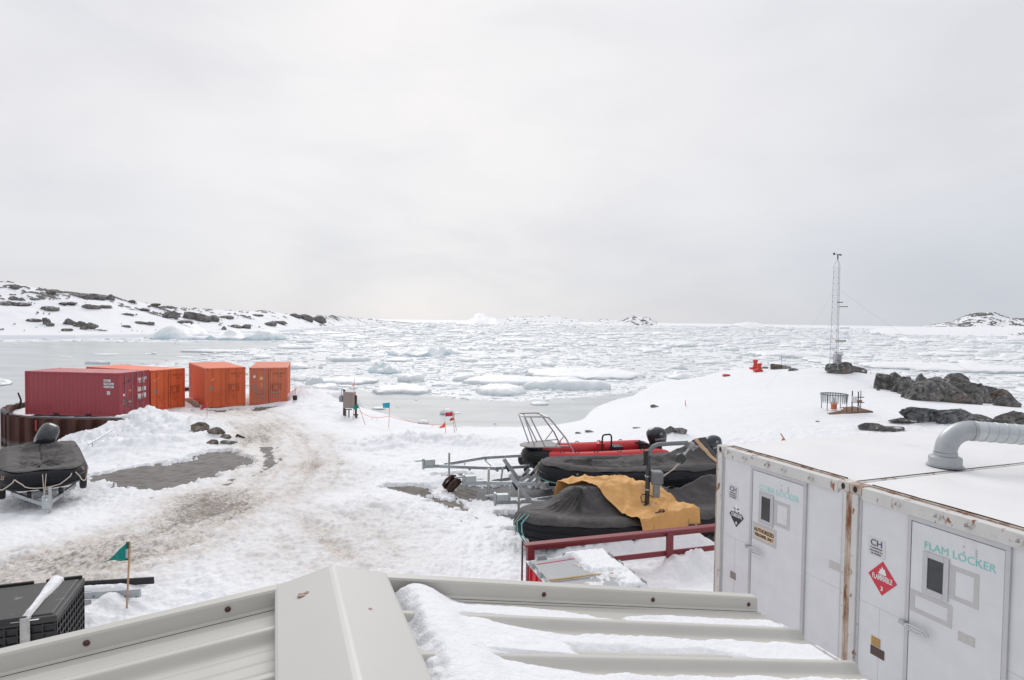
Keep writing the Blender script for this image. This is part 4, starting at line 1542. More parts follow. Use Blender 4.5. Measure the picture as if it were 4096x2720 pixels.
    if sidebox:
        v = MB()
        for (z0, z1) in ((0.42, 0.80), (0.86, 1.24), (1.30, 1.68), (1.74, 2.12)):
            v.box(-0.012, 0.0, L_ - 0.42, L_ - 0.28, z0, z1)
        v.build('side_marking', INK, t)
        v = MB()
        v.box(-0.008, 0.004, L_ - 0.46, L_ - 0.24, 0.38, 2.16)
        v.build('marking_panel', WHITEP, t)
    return t


def letter_usap(num, extra):
    def fn(dr, k, a, b_):
        dk = mat('faded_black_print', (0.085, 0.04, 0.03), 0.6, var=0.3, vscale=30)
        y = 0.026
        if k == 1:
            text('lettering', 'USAP', 0.16, dk, dr, facing_x(a + 0.26, y, 2.13), xs=0.85)
            text('lettering', num, 0.16, dk, dr, facing_x(a + 0.58, y, 2.13), xs=0.76)
            text('lettering', '22G1', 0.16, dk, dr, facing_x(a + 0.58, y, 1.94), xs=0.85)
            for q, s in enumerate(('MAX GR', 'TARE', 'NET', 'CU CAP')):
                text('lettering', s, 0.145, dk, dr, facing_x(a + 0.10, y, 1.40 - 0.135 * q), xs=0.8, bold=0.002)
            for q, s in enumerate(('30480 KG', '67200 LB', '2180 KG', '4810 LB', '28300 KG', '62390 LB', '33.2 CU M', '1172 CU F')):
                text('lettering', s, 0.075, dk, dr, facing_x(a + 0.58, y, 1.46 - 0.066 * q), xs=0.8)
        else:
            m = MB()
            m.box(a + 0.13, a + 0.34, 0.024, 0.03, 1.11, 1.40)
            m.build('data_plate', PLATE, dr)
            extra(dr, a)
    return fn


def ex_bird(dr, a):
    m = MB()
    m.add([(a + 0.19, 0.026, 1.80), (a + 0.24, 0.026, 1.76), (a + 0.33, 0.026, 1.78), (a + 0.39, 0.026, 1.90), (a + 0.34, 0.026, 1.87), (a + 0.29, 0.026, 1.93), (a + 0.27, 0.026, 1.84)], [(0, 1, 2, 3, 4, 5, 6)])
    m.build('logo', mat('faded_yellow', (0.78, 0.60, 0.34), 0.6), dr)


def ex_scrape(dr, a):
    m = MB()
    for (p, q, w_) in (((0.10, 1.93), (0.22, 1.98), 0.02), ((0.30, 2.0), (0.44, 2.07), 0.018), ((0.14, 1.90), (0.27, 1.96), 0.012), ((0.18, 1.98), (0.16, 1.9), 0.014), ((0.24, 1.52), (0.27, 1.47), 0.02)):
        m.beam((a + p[0], 0.028, p[1]), (a + q[0], 0.028, q[1]), 0.004, w_)
    m.build('scrape', mat('scraped_paint', (0.70, 0.55, 0.48), 0.6), dr)


def disc(mb, cx, cz, y, r, n=20):
    mb.add([(cx + r * math.cos(2 * math.pi * k / n), y, cz + r * math.sin(2 * math.pi * k / n)) for k in range(n)], [tuple(range(n))])


def ex_discs(dr, a):
    m = MB()
    disc(m, a + 0.22, 1.98, 0.026, 0.095)
    m.build('round_sticker', WHITEP, dr)
    m = MB()
    disc(m, a + 0.64, 1.86, 0.026, 0.12)
    s = m.build('round_sticker', mat('yellow_sticker', (0.80, 0.56, 0.20), 0.5), dr)
    m = MB()
    m.box(a + 0.66, a + 0.70, 0.025, 0.03, 1.24, 1.54)
    m.build('scrape', MATS['scraped_paint'], dr)


def letter_red(dr, k, a, b_):
    y = 0.026
    m = MB()
    if k == 0:
        text('lettering', 'CAMP', 0.17, mat('faded_black_print', (0.085, 0.04, 0.03), 0.6, var=0.3, vscale=30), dr, facing_x(a + 0.06, y, 1.92), xs=0.9)
        text('lettering', '1', 0.17, MATS['faded_black_print'], dr, facing_x(a + 0.24, y, 1.74))
        m.box(a + 0.15, a + 0.30, 0.024, 0.03, 1.21, 1.34)
        m.box(a + 0.62, a + 0.82, 0.024, 0.03, 0.80, 0.92)
        m.split('label', WHITEP, dr)
        m = MB()
        m.box(a + 0.12, a + 0.36, 0.024, 0.03, 0.72, 1.02)
        m.build('data_plate', PLATE, dr)
        m = MB()
        disc(m, a + 0.60, 2.08, y, 0.085)
        m.build('round_sticker', mat('navy_sticker', (0.03, 0.06, 0.12), 0.5), dr)
        m = MB()
        m.box(a + 0.60, a + 0.82, 0.024, 0.03, 1.46, 1.53)
        m.split('label', mat('orange_label', (0.75, 0.35, 0.2), 0.5), dr)
    else:
        for (x0, x1, z0, z1) in ((0.24, 0.50, 2.03, 2.17), (0.62, 1.0, 2.06, 2.20), (0.33, 0.46, 1.88, 2.0), (0.64, 0.84, 1.88, 2.02), (0.22, 0.50, 1.36, 1.64), (0.60, 0.94, 1.38, 1.66), (0.22, 0.50, 0.92, 1.20), (0.60, 0.94, 0.94, 1.22)):
            m.box(a + x0, a + x1, 0.024, 0.03, z0, z1)
        lb = m.split('label', WHITEP, dr)
        for (s, x, z, sz) in (('IES', 0.26, 2.06, 0.12), ('1940736', 0.63, 2.09, 0.12), ('US', 0.335, 1.90, 0.09), ('2210', 0.65, 1.91, 0.11), ('MAX GR', 0.24, 1.53, 0.07), ('TARE', 0.24, 1.42, 0.07), ('24000 KG', 0.62, 1.55, 0.065), ('52910 LB', 0.62, 1.43, 0.065), ('NET', 0.24, 1.09, 0.07), ('CU CAP', 0.24, 0.98, 0.07), ('21820 KG', 0.62, 1.11, 0.065), ('33.1 CU M', 0.62, 0.99, 0.065)):
            text('lettering', s, sz, INK, dr, facing_x(a + x, 0.0205, z), xs=0.85)


def pnt(name, c, c2):
    m = paint(name, c, c2)
    m['rgb'] = c
    return m


ORA = pnt('orange_paint', (0.70, 0.138, 0.045), (0.58, 0.115, 0.045))
ORB = pnt('faded_orange_paint', (0.65, 0.165, 0.08), (0.56, 0.135, 0.08))
MAR = pnt('maroon_paint', (0.39, 0.072, 0.085), (0.34, 0.075, 0.083))
GREYBAR = mat('grey_bar', (0.27, 0.27, 0.275), 0.5, 0.5, var=0.15)
a_ = -0.10121
ca, sa = math.cos(a_), math.sin(a_)
red = container('dark red shipping container on the pier with white number plates on its long side', (-28.767 + 6.06 * ca, 35.821 + 6.06 * sa, HC - 5.945), a_ + math.pi / 2, MAR, GREYBAR, letter_red)
m = MB()
sx_ = 0.03 - 0.026
for (y0, y1, z0, z1) in ((0.62, 1.05, 2.07, 2.20), (0.42, 1.05, 1.88, 2.01), (0.42, 1.05, 1.70, 1.83), (0.66, 0.84, 1.30, 1.52)):
    m.box(0.022, 0.0265, y0, y1, z0, z1)
sl = m.split('side_label', WHITEP, red)
MX = Matrix(((0, 0, -1, 0.0195), (-1, 0, 0, 0), (0, 1, 0, 0), (0, 0, 0, 1)))
for (s, y, z, sz) in (('IESU', 1.02, 2.085, 0.14), ('1940736', 1.03, 1.895, 0.14), ('US 2210', 1.03, 1.715, 0.14), ('US', 0.80, 1.425, 0.08), ('10', 0.80, 1.32, 0.08)):
    M = Matrix(((0, 0, -1, 0.0195), (-1, 0, 0, y), (0, 1, 0, z), (0, 0, 0, 1)))
    text('lettering', s, sz, INK, sl, M, xs=1.1)
container('orange shipping container standing right behind the dark red one', (-22.522, 37.861, HC - 6.011), 1.18864, ORA, ORA, letter_usap('996520 7', ex_scrape))
container('orange shipping container with orange locking bars and white striped panel on its long side', (-19.911, 39.486, HC - 5.961), 0.65044, ORA, ORA, letter_usap('996770 9', ex_bird), sidebox=True)
container('faded orange shipping container with grey locking bars and two round stickers, rightmost of the row', (-17.740, 41.011, HC - 6.016), 0.32171, ORB, mat('galvanised_bar', (0.36, 0.37, 0.38), 0.45, 0.6, var=0.12), letter_usap('996440 8', ex_discs))

# ------------------------------------------------------------------ near roof, below the eye
RA = R(-21.32)
ro = Zp(1328, 2266, 6.6)
roof = thing('metal_roof', 'beige ribbed metal gable roof with wide ridge cap across the foreground', 'roof', ro, -RA)
BEI = mat('beige_roof_metal', (0.57, 0.555, 0.505), 0.38, var=0.025, vscale=2.0, bump=0.03, bscale=300)
BEIC = mat('beige_ridge_metal', (0.56, 0.552, 0.52), 0.40, var=0.02, vscale=1.5, bump=0.03, bscale=300, col2=(0.56, 0.50, 0.46), c2=(0.76, 0.80), c2scale=3.0)
SLR, SLL = 0.198, 0.105
WR, WL = 2.20, 2.6


def panel_profile(y):
    """height of the ribbed sheet along the ridge direction (y is negative towards the eye)"""
    p = ((-y - 0.36 + 0.305 * 8) % 0.305)
    p = np.where(p < 0.1525, p, p - 0.305)
    q = np.abs(p)
    h = 0.034 * (1 - sstep(0.010, 0.038, q))
    for s in (0.085, 0.1525):
        h = h + 0.004 * np.exp(-(((q - s) / 0.009) ** 2))
    return h


def rib_shift(x):
    return np.where(x > 0, 0.125 - 0.023 * (x - 0.24), 0.115)


ys = np.arange(-2.9, -0.045, 0.0045)
prof = panel_profile(ys)
for (sgn, sl_, wd) in ((1, SLR, WR), (-1, SLL, WL)):
    xg = np.linspace(0.0, wd, 16) * sgn
    if sgn < 0:
        xg = xg[::-1]
    gx, gy = np.meshgrid(xg, ys, indexing='ij')
    gz = -sl_ * np.abs(gx) + panel_profile(gy - rib_shift(gx)) - 0.102
    o = npmesh('roof_sheet', np.stack([gx, gy, gz], -1).reshape(-1, 3), gridfaces(*gx.shape), BEI, roof)
    so = o.modifiers.new('thick', 'SOLIDIFY')
    so.thickness = 0.004
# rake trims: folded channel along the gable edge
for (sgn, sl_, wd) in ((1, SLR, WR - 0.02), (-1, SLL, WL)):
    sec = [(-0.052, -0.066), (-0.050, -0.060), (-0.030, -0.058), (-0.024, -0.053), (-0.020, 0.0), (-0.014, 0.008), (0.026, 0.010), (0.032, 0.004), (0.032, -0.2)]
    V = []
    for xx in (0.02, wd):
        for (yy, zz) in sec:
            V.append((xx * sgn, yy, zz - sl_ * xx - (0.034 if sgn > 0 else 0.041)))
    n = len(sec)
    m = MB()
    m.add(V, [(k, k + 1, n + k + 1, n + k) if sgn < 0 else (k, n + k, n + k + 1, k + 1) for k in range(n - 1)] + ([tuple(range(n, 2 * n))]))
    tr_ = m.build('rake_trim', BEI, roof)
    for xx in ((0.93, 1.52, 2.12) if sgn > 0 else (0.38, 0.83, 1.6)):
        s = MB()
        M = Matrix.Translation((xx * sgn, -0.0225, -0.026 - sl_ * xx - 0.037)) @ Matrix.Rotation(math.pi / 2, 4, 'X')
        s.lathe([(0.011, 0.0), (0.011, 0.002), (0.008, 0.006), (0.003, 0.008)], 12, M)
        s.build('screw', mat('rusty_screw', (0.10, 0.045, 0.05), 0.5, 0.4), tr_, smooth=True)
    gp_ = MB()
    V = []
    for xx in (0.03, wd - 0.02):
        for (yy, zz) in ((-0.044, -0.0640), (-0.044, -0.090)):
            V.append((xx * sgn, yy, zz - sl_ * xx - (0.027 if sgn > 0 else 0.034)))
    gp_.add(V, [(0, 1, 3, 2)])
    gp_.build('shadow_gap', SHADEBLK, roof)  # black strip painted in as the shadow under the trim
# ridge cap
sec = [(-0.215, -0.085), (-0.213, -0.058), (-0.205, -0.052), (-0.012, -0.0015), (0.0, 0.0), (0.012, -0.0015), (0.212, -0.060), (0.221, -0.067), (0.224, -0.095)]
V = []
for yy in (0.012, -2.9):
    for (xx, zz) in sec:
        V.append((xx, yy, zz))
n = len(sec)
m = MB()
m.add(V, [(k, n + k, n + k + 1, k + 1) for k in range(n - 1)])
m.add([(-0.215, 0.012, -0.13), (0.224, 0.012, -0.14)] + [(xx, 0.012, zz) for xx, zz in sec], [(0, 1) + tuple(range(len(sec) + 1, 1, -1))])
rc = m.build('ridge_cap', BEIC, roof)
st_m = MB()
rs9 = np.random.default_rng(4)
for (cx_, cy_, r_) in ((-0.115, -0.16, 0.016), (-0.10, -0.155, 0.009), (-0.128, -0.17, 0.007), (0.10, -0.36, 0.006)):
    st_m.add([(cx_ + r_ * (0.7 + 0.6 * rs9.random()) * math.cos(k * 0.5236) * 1.3, cy_ + r_ * (0.7 + 0.6 * rs9.random()) * math.sin(k * 0.5236), -0.25 * abs(cx_) * 1.02 - (0.001 if cx_ < 0 else 0.003) + 0.0035) for k in range(12)], [tuple(range(12))])
st_m.split('stain', mat('rust_stain', (0.36, 0.25, 0.21), 0.7, var=0.3, vscale=80), rc)
# building below
wl_ = MB()
wl_.box(-WL + 0.3, WR - 0.3, -6.0, 0.02, -3.6, -0.62)
wl_.build('wall', BEI, roof)
# snow drifted on the right slope
gx, gy = np.meshgrid(np.linspace(0.20, WR + 0.03, 300), np.linspace(-1.75, -0.06, 330), indexing='ij')
gs_ = gy - rib_shift(gx)
prf = panel_profile(gs_)
ph = ((-gs_ - 0.36) % 0.305) / 0.305          # 0 at a rib (far), 1 at the next rib towards the eye
rough = (fbm(gx * 9, gy * 14, 4) - 0.5)
fine = (fbm(gx * 60, gy * 60, 3) - 0.5)
wv = fbm(gx * 2.2 + 3, np.floor((-gs_ - 0.36) / 0.305) * 3.7, 3)
drift = 0.085 * np.exp(-((gx - 0.33 - 0.10 * (-gy)) / (0.13 + 0.05 * (-gy))) ** 2)     # bank along the ridge cap
p2_ = ph + 0.16 * rough
xx_ = gx + 0.25 * rough
low = 0.80 - 0.14 * sstep(0.6, 1.0, xx_) + 0.55 * sstep(1.45, 2.0, xx_) + 0.6 * (1 - sstep(0.42, 0.75, xx_ - 0.25 * ph))
near_cap = 1 - sstep(0.36, 0.80 + 0.35 * ph, xx_)
c1 = sstep(0.20 - 0.3 * near_cap, 0.36 - 0.3 * near_cap, p2_) * (1 - sstep(low - 0.10, low + 0.08, p2_))
c2_ = sstep(0.84, 0.93, p2_) * sstep(0.40, 0.55, wv + 0.5 * rough + 0.25 * sstep(1.2, 1.9, gx))
body = np.maximum(c1 * (0.020 + 0.034 * near_cap + 0.010 * wv), c2_ * 0.030)
first = (gs_ > -0.36)
f1 = sstep(-0.345, -0.31, gs_ + 0.03 * rough) * (1 - sstep(-0.235 - 0.03 * wv, -0.195, gs_ + 0.05 * rough)) * np.maximum(near_cap, np.maximum(0.9 * (1 - sstep(0.95, 1.25, xx_)), sstep(1.15, 1.5, xx_)))
f1 = np.maximum(f1, 0.9 * sstep(-0.355, -0.335, gs_) * (1 - sstep(-0.31, -0.27, gs_ + 0.1 * rough)))
th = np.where(first, np.maximum(drift, f1 * (0.030 + 0.02 * near_cap)), np.maximum(drift, body)) + 0.009 * rough + 0.0045 * fine - 0.008
th = th - 0.05 * (1 - sstep(0.23, 0.31, gx + 0.06 * rough)) * (1 - sstep(-0.2, -0.05, gy) * 0.8)
ribtop = sstep(0.02, 0.03, prf)
th = th - 0.016 * ribtop * sstep(0.42, 0.62, gx)
edge = sstep(WR + 0.02, WR - 0.10, gx + 0.12 * rough) if False else 1 - sstep(WR - 0.07, WR + 0.02, gx + 0.10 * rough)
gz = -SLR * gx - 0.102 + np.where(th > 0, th * edge, np.maximum(th, -0.02)) - 0.004 * (1 - edge) - 0.002
o = npmesh('roof_snow', np.stack([gx, gy, gz], -1).reshape(-1, 3), gridfaces(*gx.shape), mat('fresh_snow', (0.885, 0.89, 0.905), 0.6, var=0.02, vscale=20, bump=0.5, bscale=120, spec=0.25))
o.location = ro
o.rotation_euler = (0, 0, -RA)
tag(o, 'windblown snow lying between the ribs of the beige metal roof', 'snow drift', None, 'stuff')
# ------------------------------------------------------------------ pier wall
PILE = bpy.data.materials.new('rusty_sheet_pile')
PILE.use_nodes = True
pl_t = PILE.node_tree
pl_b = pl_t.nodes['Principled BSDF']
pl_tc = N(pl_t, 'ShaderNodeTexCoord')
pl_sp = N(pl_t, 'ShaderNodeSeparateXYZ')
pl_t.links.new(pl_tc.outputs['Object'], pl_sp.inputs[0])
pl_mp = N(pl_t, 'ShaderNodeMapping')
pl_mp.inputs['Scale'].default_value = (1, 1, 0.25)
pl_t.links.new(pl_tc.outputs['Object'], pl_mp.inputs[0])
pl_n = N(pl_t, 'ShaderNodeTexNoise', i_Scale=2.2, i_Detail=9.0, i_Roughness=0.7)
pl_t.links.new(pl_mp.outputs[0], pl_n.inputs['Vector'])
pl_r = ramp(pl_t, pl_n.outputs[0], [(0.3, (0.035, 0.013, 0.010)), (0.55, (0.085, 0.030, 0.021)), (0.75, (0.15, 0.055, 0.035))])
pl_hz = mth(pl_t, 'ADD', pl_sp.outputs[2], mth(pl_t, 'MULTIPLY', mth(pl_t, 'SUBTRACT', pl_n.outputs[0], 0.5), 0.5))
pl_f = ramp(pl_t, mth(pl_t, 'MULTIPLY', pl_hz, 0.5), [(0.10, (0, 0, 0)), (0.18, (0.6, 0.6, 0.6)), (0.30, (0, 0, 0))])
pl_t.links.new(mixc(pl_t, pl_f.outputs[0], pl_r.outputs[0], (0.25, 0.235, 0.245)), pl_b.inputs['Base Color'])
pl_b.inputs['Roughness'].default_value = 0.8
WP = [Vector((*p, 0)) for p in WALL[1:13]]
# resample the line and push it out to the water side
dense = []
for i in range(len(WP) - 1):
    n = max(1, int((WP[i + 1] - WP[i]).length / 0.05))
    for k in range(n):
        dense.append(WP[i].lerp(WP[i + 1], k / n))
dense.append(WP[-1])
for _ in range(25):
    dense = [dense[0]] + [(dense[i - 1] + dense[i] * 2 + dense[i + 1]) / 4 for i in range(1, len(dense) - 1)] + [dense[-1]]
sl_ = 0.0
line = []
cap = []
for i in range(len(dense)):
    d = (dense[min(i + 1, len(dense) - 1)] - dense[max(i - 1, 0)]).normalized()
    nrm = Vector((-d.y, d.x, 0)) * -1.0
    if i:
        sl_ += (dense[i] - dense[i - 1]).length
    ph_ = (sl_ / 0.84) % 1.0
    q = -0.11 + 0.22 * (sstep(0.0, 0.10, ph_) - sstep(0.5, 0.60, ph_))
    line.append(dense[i] + nrm * (0.30 + float(q)))
    cap.append(dense[i] + nrm * 0.30)
cen_ = Vector((-25, 40, 0))
if (cap[len(cap) // 2] - cen_).length < (dense[len(dense) // 2] - cen_).length:
    line, cap = [], []
    sl_ = 0.0
    for i in range(len(dense)):
        d = (dense[min(i + 1, len(dense) - 1)] - dense[max(i - 1, 0)]).normalized()
        nrm = Vector((-d.y, d.x, 0))
        if i:
            sl_ += (dense[i] - dense[i - 1]).length
        ph_ = (sl_ / 0.84) % 1.0
        q = float(-0.11 + 0.22 * (sstep(0.0, 0.10, ph_) - sstep(0.5, 0.60, ph_)))
        line.append(dense[i] + nrm * (0.30 + q))
        cap.append(dense[i] + nrm * 0.30)
pw = thing('pier_wall', 'curved rusty brown sheet pile wall of the pier under the dark red container', 'pier wall', (line[0].x, line[0].y, 0))
off = Vector((line[0].x, line[0].y, 0))
m = MB()
n = len(line)
V = [tuple(p - off + Vector((0, 0, z))) for z in (-1.2, 1.93) for p in line]
V += [tuple(p - off + Vector((0, 0, z))) for z in (1.93, 1.2) for p in dense]
m.add(V, [(k, k + 1, n + k + 1, n + k) for k in range(n - 1)] + [(n + k, n + k + 1, 2 * n + k + 1, 2 * n + k) for k in range(n - 1)] + [(2 * n + k, 2 * n + k + 1, 3 * n + k + 1, 3 * n + k) for k in range(n - 1)])
m.build('sheet_piling', PILE, pw)
lo_, hi_ = int(n * 0.72), n - 8
m = MB()
m.tube([p - off + Vector((0, 0, 1.98)) for p in cap[int(n * 0.63):lo_:4]], 0.10, 10)
m.build('cap_pipe', mat('black_hose', (0.025, 0.024, 0.026), 0.5, var=0.3), pw, smooth=True)
m = MB()
m.tube([p - off + Vector((0, 0, 2.02)) for p in cap[lo_:hi_:4]], 0.04, 8)
m.build('handrail_pipe', mat('grey_pipe', (0.16, 0.165, 0.17), 0.5, 0.4), pw, smooth=True)
for fr, zz, hh in ((0.735, 1.1, 0.8), (0.80, 1.25, 0.6)):
    i = int(n * fr)
    d = (line[i + 3] - line[i - 3]).normalized()
    nr = Vector((d.y, -d.x, 0))
    if (line[i] + nr - cen_).length < (line[i] - cen_).length:
        nr = -nr
    m = MB()
    c = line[i] + nr * 0.13 - off
    m.beam(c + Vector((0, 0, zz)), c + Vector((0, 0, zz + hh)), 0.09, 0.03, up=tuple(nr))
    m.build('red_stripe', mat('red_marker', (0.45, 0.05, 0.045), 0.6), pw)
    if fr < 0.75:
        m = MB()
        m.beam(c + Vector((0, 0, -0.2)) + nr * -0.02 + d * 0.12, c + Vector((0, 0, 2.0)) + nr * -0.02 + d * 0.12, 0.42, 0.22, up=tuple(nr))
        m.build('fender_post', PILE, pw)
m = MB()
m.tube([Yp(78, 1660, 37.8), Yp(80, 1628, 37.8), Yp(84, 1600, 37.8), Yp(72, 1571, 37.8)], [0.11, 0.09, 0.05, 0.045], 8)
o = m.build('bent_post', BLACK, smooth=True)
tag(o, 'thin black bent post standing on the pier edge left of the dark red container', 'post')
m = MB()
dh_ = G(372, 1786)[1] - 0.05
a, b_ = Yp(352, 1778, dh_), Yp(449, 1721, G(449, 1738)[1])
m.tube([a, b_], 0.032, 8)
q = Yp(370, 1769, dh_)
m.tube([q, (q[0], q[1], q[2] - 0.45)], 0.024, 8)
tag(m.build('handrail', STEEL, smooth=True), 'grey sloping handrail sticking out of the snow pile below the dark red container', 'handrail')

# ------------------------------------------------------------------ rocks


def rock_material(name, dark, mid, lite, stain=None):
    m = bpy.data.materials.new(name)
    m.use_nodes = True
    t = m.node_tree
    b = t.nodes['Principled BSDF']
    tc = N(t, 'ShaderNodeTexCoord')
    n = N(t, 'ShaderNodeTexNoise', i_Scale=2.4, i_Detail=10.0, i_Roughness=0.72)
    t.links.new(tc.outputs['Object'], n.inputs['Vector'])
    r = ramp(t, n.outputs[0], [(0.3, dark), (0.52, mid), (0.74, lite)])
    v = N(t, 'ShaderNodeTexVoronoi', i_Scale=0.8)
    v.feature = 'DISTANCE_TO_EDGE'
    t.links.new(mixc(t, 0.25, tc.outputs['Object'], n.outputs['Color']), v.inputs['Vector'])
    ck = ramp(t, v.outputs[0], [(0.0, (0.62, 0.62, 0.62)), (0.035, (1, 1, 1))])
    c = mixc(t, 1.0, r.outputs[0], ck.outputs[0], 'MULTIPLY')
    n4 = N(t, 'ShaderNodeTexNoise', i_Scale=0.55, i_Detail=4.0)
    t.links.new(tc.outputs['Object'], n4.inputs['Vector'])
    c = mixc(t, 1.0, c, ramp(t, n4.outputs[0], [(0.35, (0.7, 0.7, 0.7)), (0.65, (1.45, 1.45, 1.43))]).outputs[0], 'MULTIPLY')
    if stain:
        n2 = N(t, 'ShaderNodeTexNoise', i_Scale=0.7, i_Detail=5.0)
        t.links.new(tc.outputs['Object'], n2.inputs['Vector'])
        f = ramp(t, n2.outputs[0], [(0.56, (0, 0, 0)), (0.66, (0.75, 0.75, 0.75))])
        c = mixc(t, f.outputs[0], c, stain)
    ge = N(t, 'ShaderNodeNewGeometry')
    sx = N(t, 'ShaderNodeSeparateXYZ')
    t.links.new(ge.outputs['True Normal'], sx.inputs[0])
    n5 = N(t, 'ShaderNodeTexNoise', i_Scale=1.3, i_Detail=5.0)
    t.links.new(tc.outputs['Object'], n5.inputs['Vector'])
    c = mixc(t, ramp(t, mth(t, 'SUBTRACT', mth(t, 'ADD', mth(t, 'MULTIPLY', sx.outputs[2], 0.6), n5.outputs[0]), 0.6), [(0.53, (0, 0, 0)), (0.57, (1, 1, 1))]).outputs[0], c, (0.84, 0.85, 0.87))
    t.links.new(c, b.inputs['Base Color'])
    b.inputs['Roughness'].default_value = 0.8
    b.inputs['Specular IOR Level'].default_value = 0.3
    bp = N(t, 'ShaderNodeBump')
    bp.inputs['Strength'].default_value = 0.9
    bp.inputs['Distance'].default_value = 0.16
    t.links.new(mth(t, 'ADD', n.outputs[0], mth(t, 'MULTIPLY', ck.outputs[0], 0.3)), bp.inputs['Height'])
    t.links.new(bp.outputs[0], b.inputs['Normal'])
    return m


ROCK = rock_material('dark_rock', (0.045, 0.044, 0.045), (0.165, 0.16, 0.155), (0.40, 0.385, 0.37), (0.20, 0.14, 0.11))
ROCKB = rock_material('brown_rock', (0.06, 0.05, 0.042), (0.19, 0.155, 0.13), (0.32, 0.275, 0.235))
ROCKG = rock_material('grey_rock', (0.08, 0.083, 0.085), (0.17, 0.172, 0.176), (0.28, 0.28, 0.28))
import bmesh


def rock(x0, x1, yt, yb, label, m=ROCK, depth=0.75, seed=1, sub=4, flat=0.0, y=None, at=None, name='rock', nplanes=26, bury=0.3, grp=None):
    """angular boulder filling this pixel box, bedded in the snow"""
    if at is not None:
        c = at
    elif y is None:
        c = G((x0 + x1) / 2, yb - (yb - yt) * 0.15)
    else:
        c = Yp((x0 + x1) / 2, yb, y)
    D_ = c[1]
    W_ = (x1 - x0) / FPX * D_ * 1.06
    H_ = (yb - yt) / FPX * D_
    # the top must reach its pixel from where the rock really stands
    yc_ = c[1] + W_ * depth * 0.3
    xc_ = c[0] * yc_ / c[1]
    if at is None:
        zt_ = Yp((x0 + x1) / 2, yt, yc_)[2]
        c = np.array([c[0], c[1], hz(xc_, yc_)])
        H_ = max(H_ * 0.8, zt_ - c[2])
    bm = bmesh.new()
    bmesh.ops.create_icosphere(bm, subdivisions=sub, radius=1.0)
    P = np.array([v.co for v in bm.verts])
    F = np.array([[v.index for v in f.verts] for f in bm.faces])
    bm.free()
    rs = np.random.default_rng(seed)
    nn = rs.normal(size=(nplanes, 3))
    nn /= np.linalg.norm(nn, axis=1)[:, None]
    dd = rs.uniform(0.60, 1.0, nplanes)
    dot = P @ nn.T
    rr = np.where(dot > 0.15, dd[None] / np.maximum(dot, 0.15), 9).min(1)
    rr = np.minimum(rr, 1.2)
    Q = P * rr[:, None]
    nz_ = fbm(Q[:, 0] * 2.4 + seed, Q[:, 1] * 2.4 + Q[:, 2] * 3.1, 5) - 0.5
    st = np.abs(fbm(Q[:, 0] * 1.1 + seed * 2, Q[:, 2] * 5 + Q[:, 1] * 1.5, 4) - 0.5)
    cr = np.abs(fbm(Q[:, 0] * 3.1 + seed * 3, Q[:, 1] * 3 + Q[:, 2] * 2.0, 3) - 0.5)
    Q = Q * (1 + 0.12 * nz_ - 0.20 * (1 - sstep(0.0, 0.045, cr)) - 0.03 * (0.12 - st).clip(0) / 0.12)[:, None]
    mn, mx = Q.min(0), Q.max(0)
    Q = (Q - (mn + mx) / 2) / (mx - mn)          # unit box
    Q[:, 0] *= W_
    Q[:, 1] *= W_ * depth
    hh = H_ / (1 - bury)
    Q[:, 2] = (Q[:, 2] + 0.5) * hh - bury * hh
    o = npmesh(name, Q, F, m, smooth=False)
    o.location = (c[0] * (1 + W_ * depth * 0.3 / c[1]), c[1] + W_ * depth * 0.3, c[2])
    return tag(o, label, 'rock', grp)


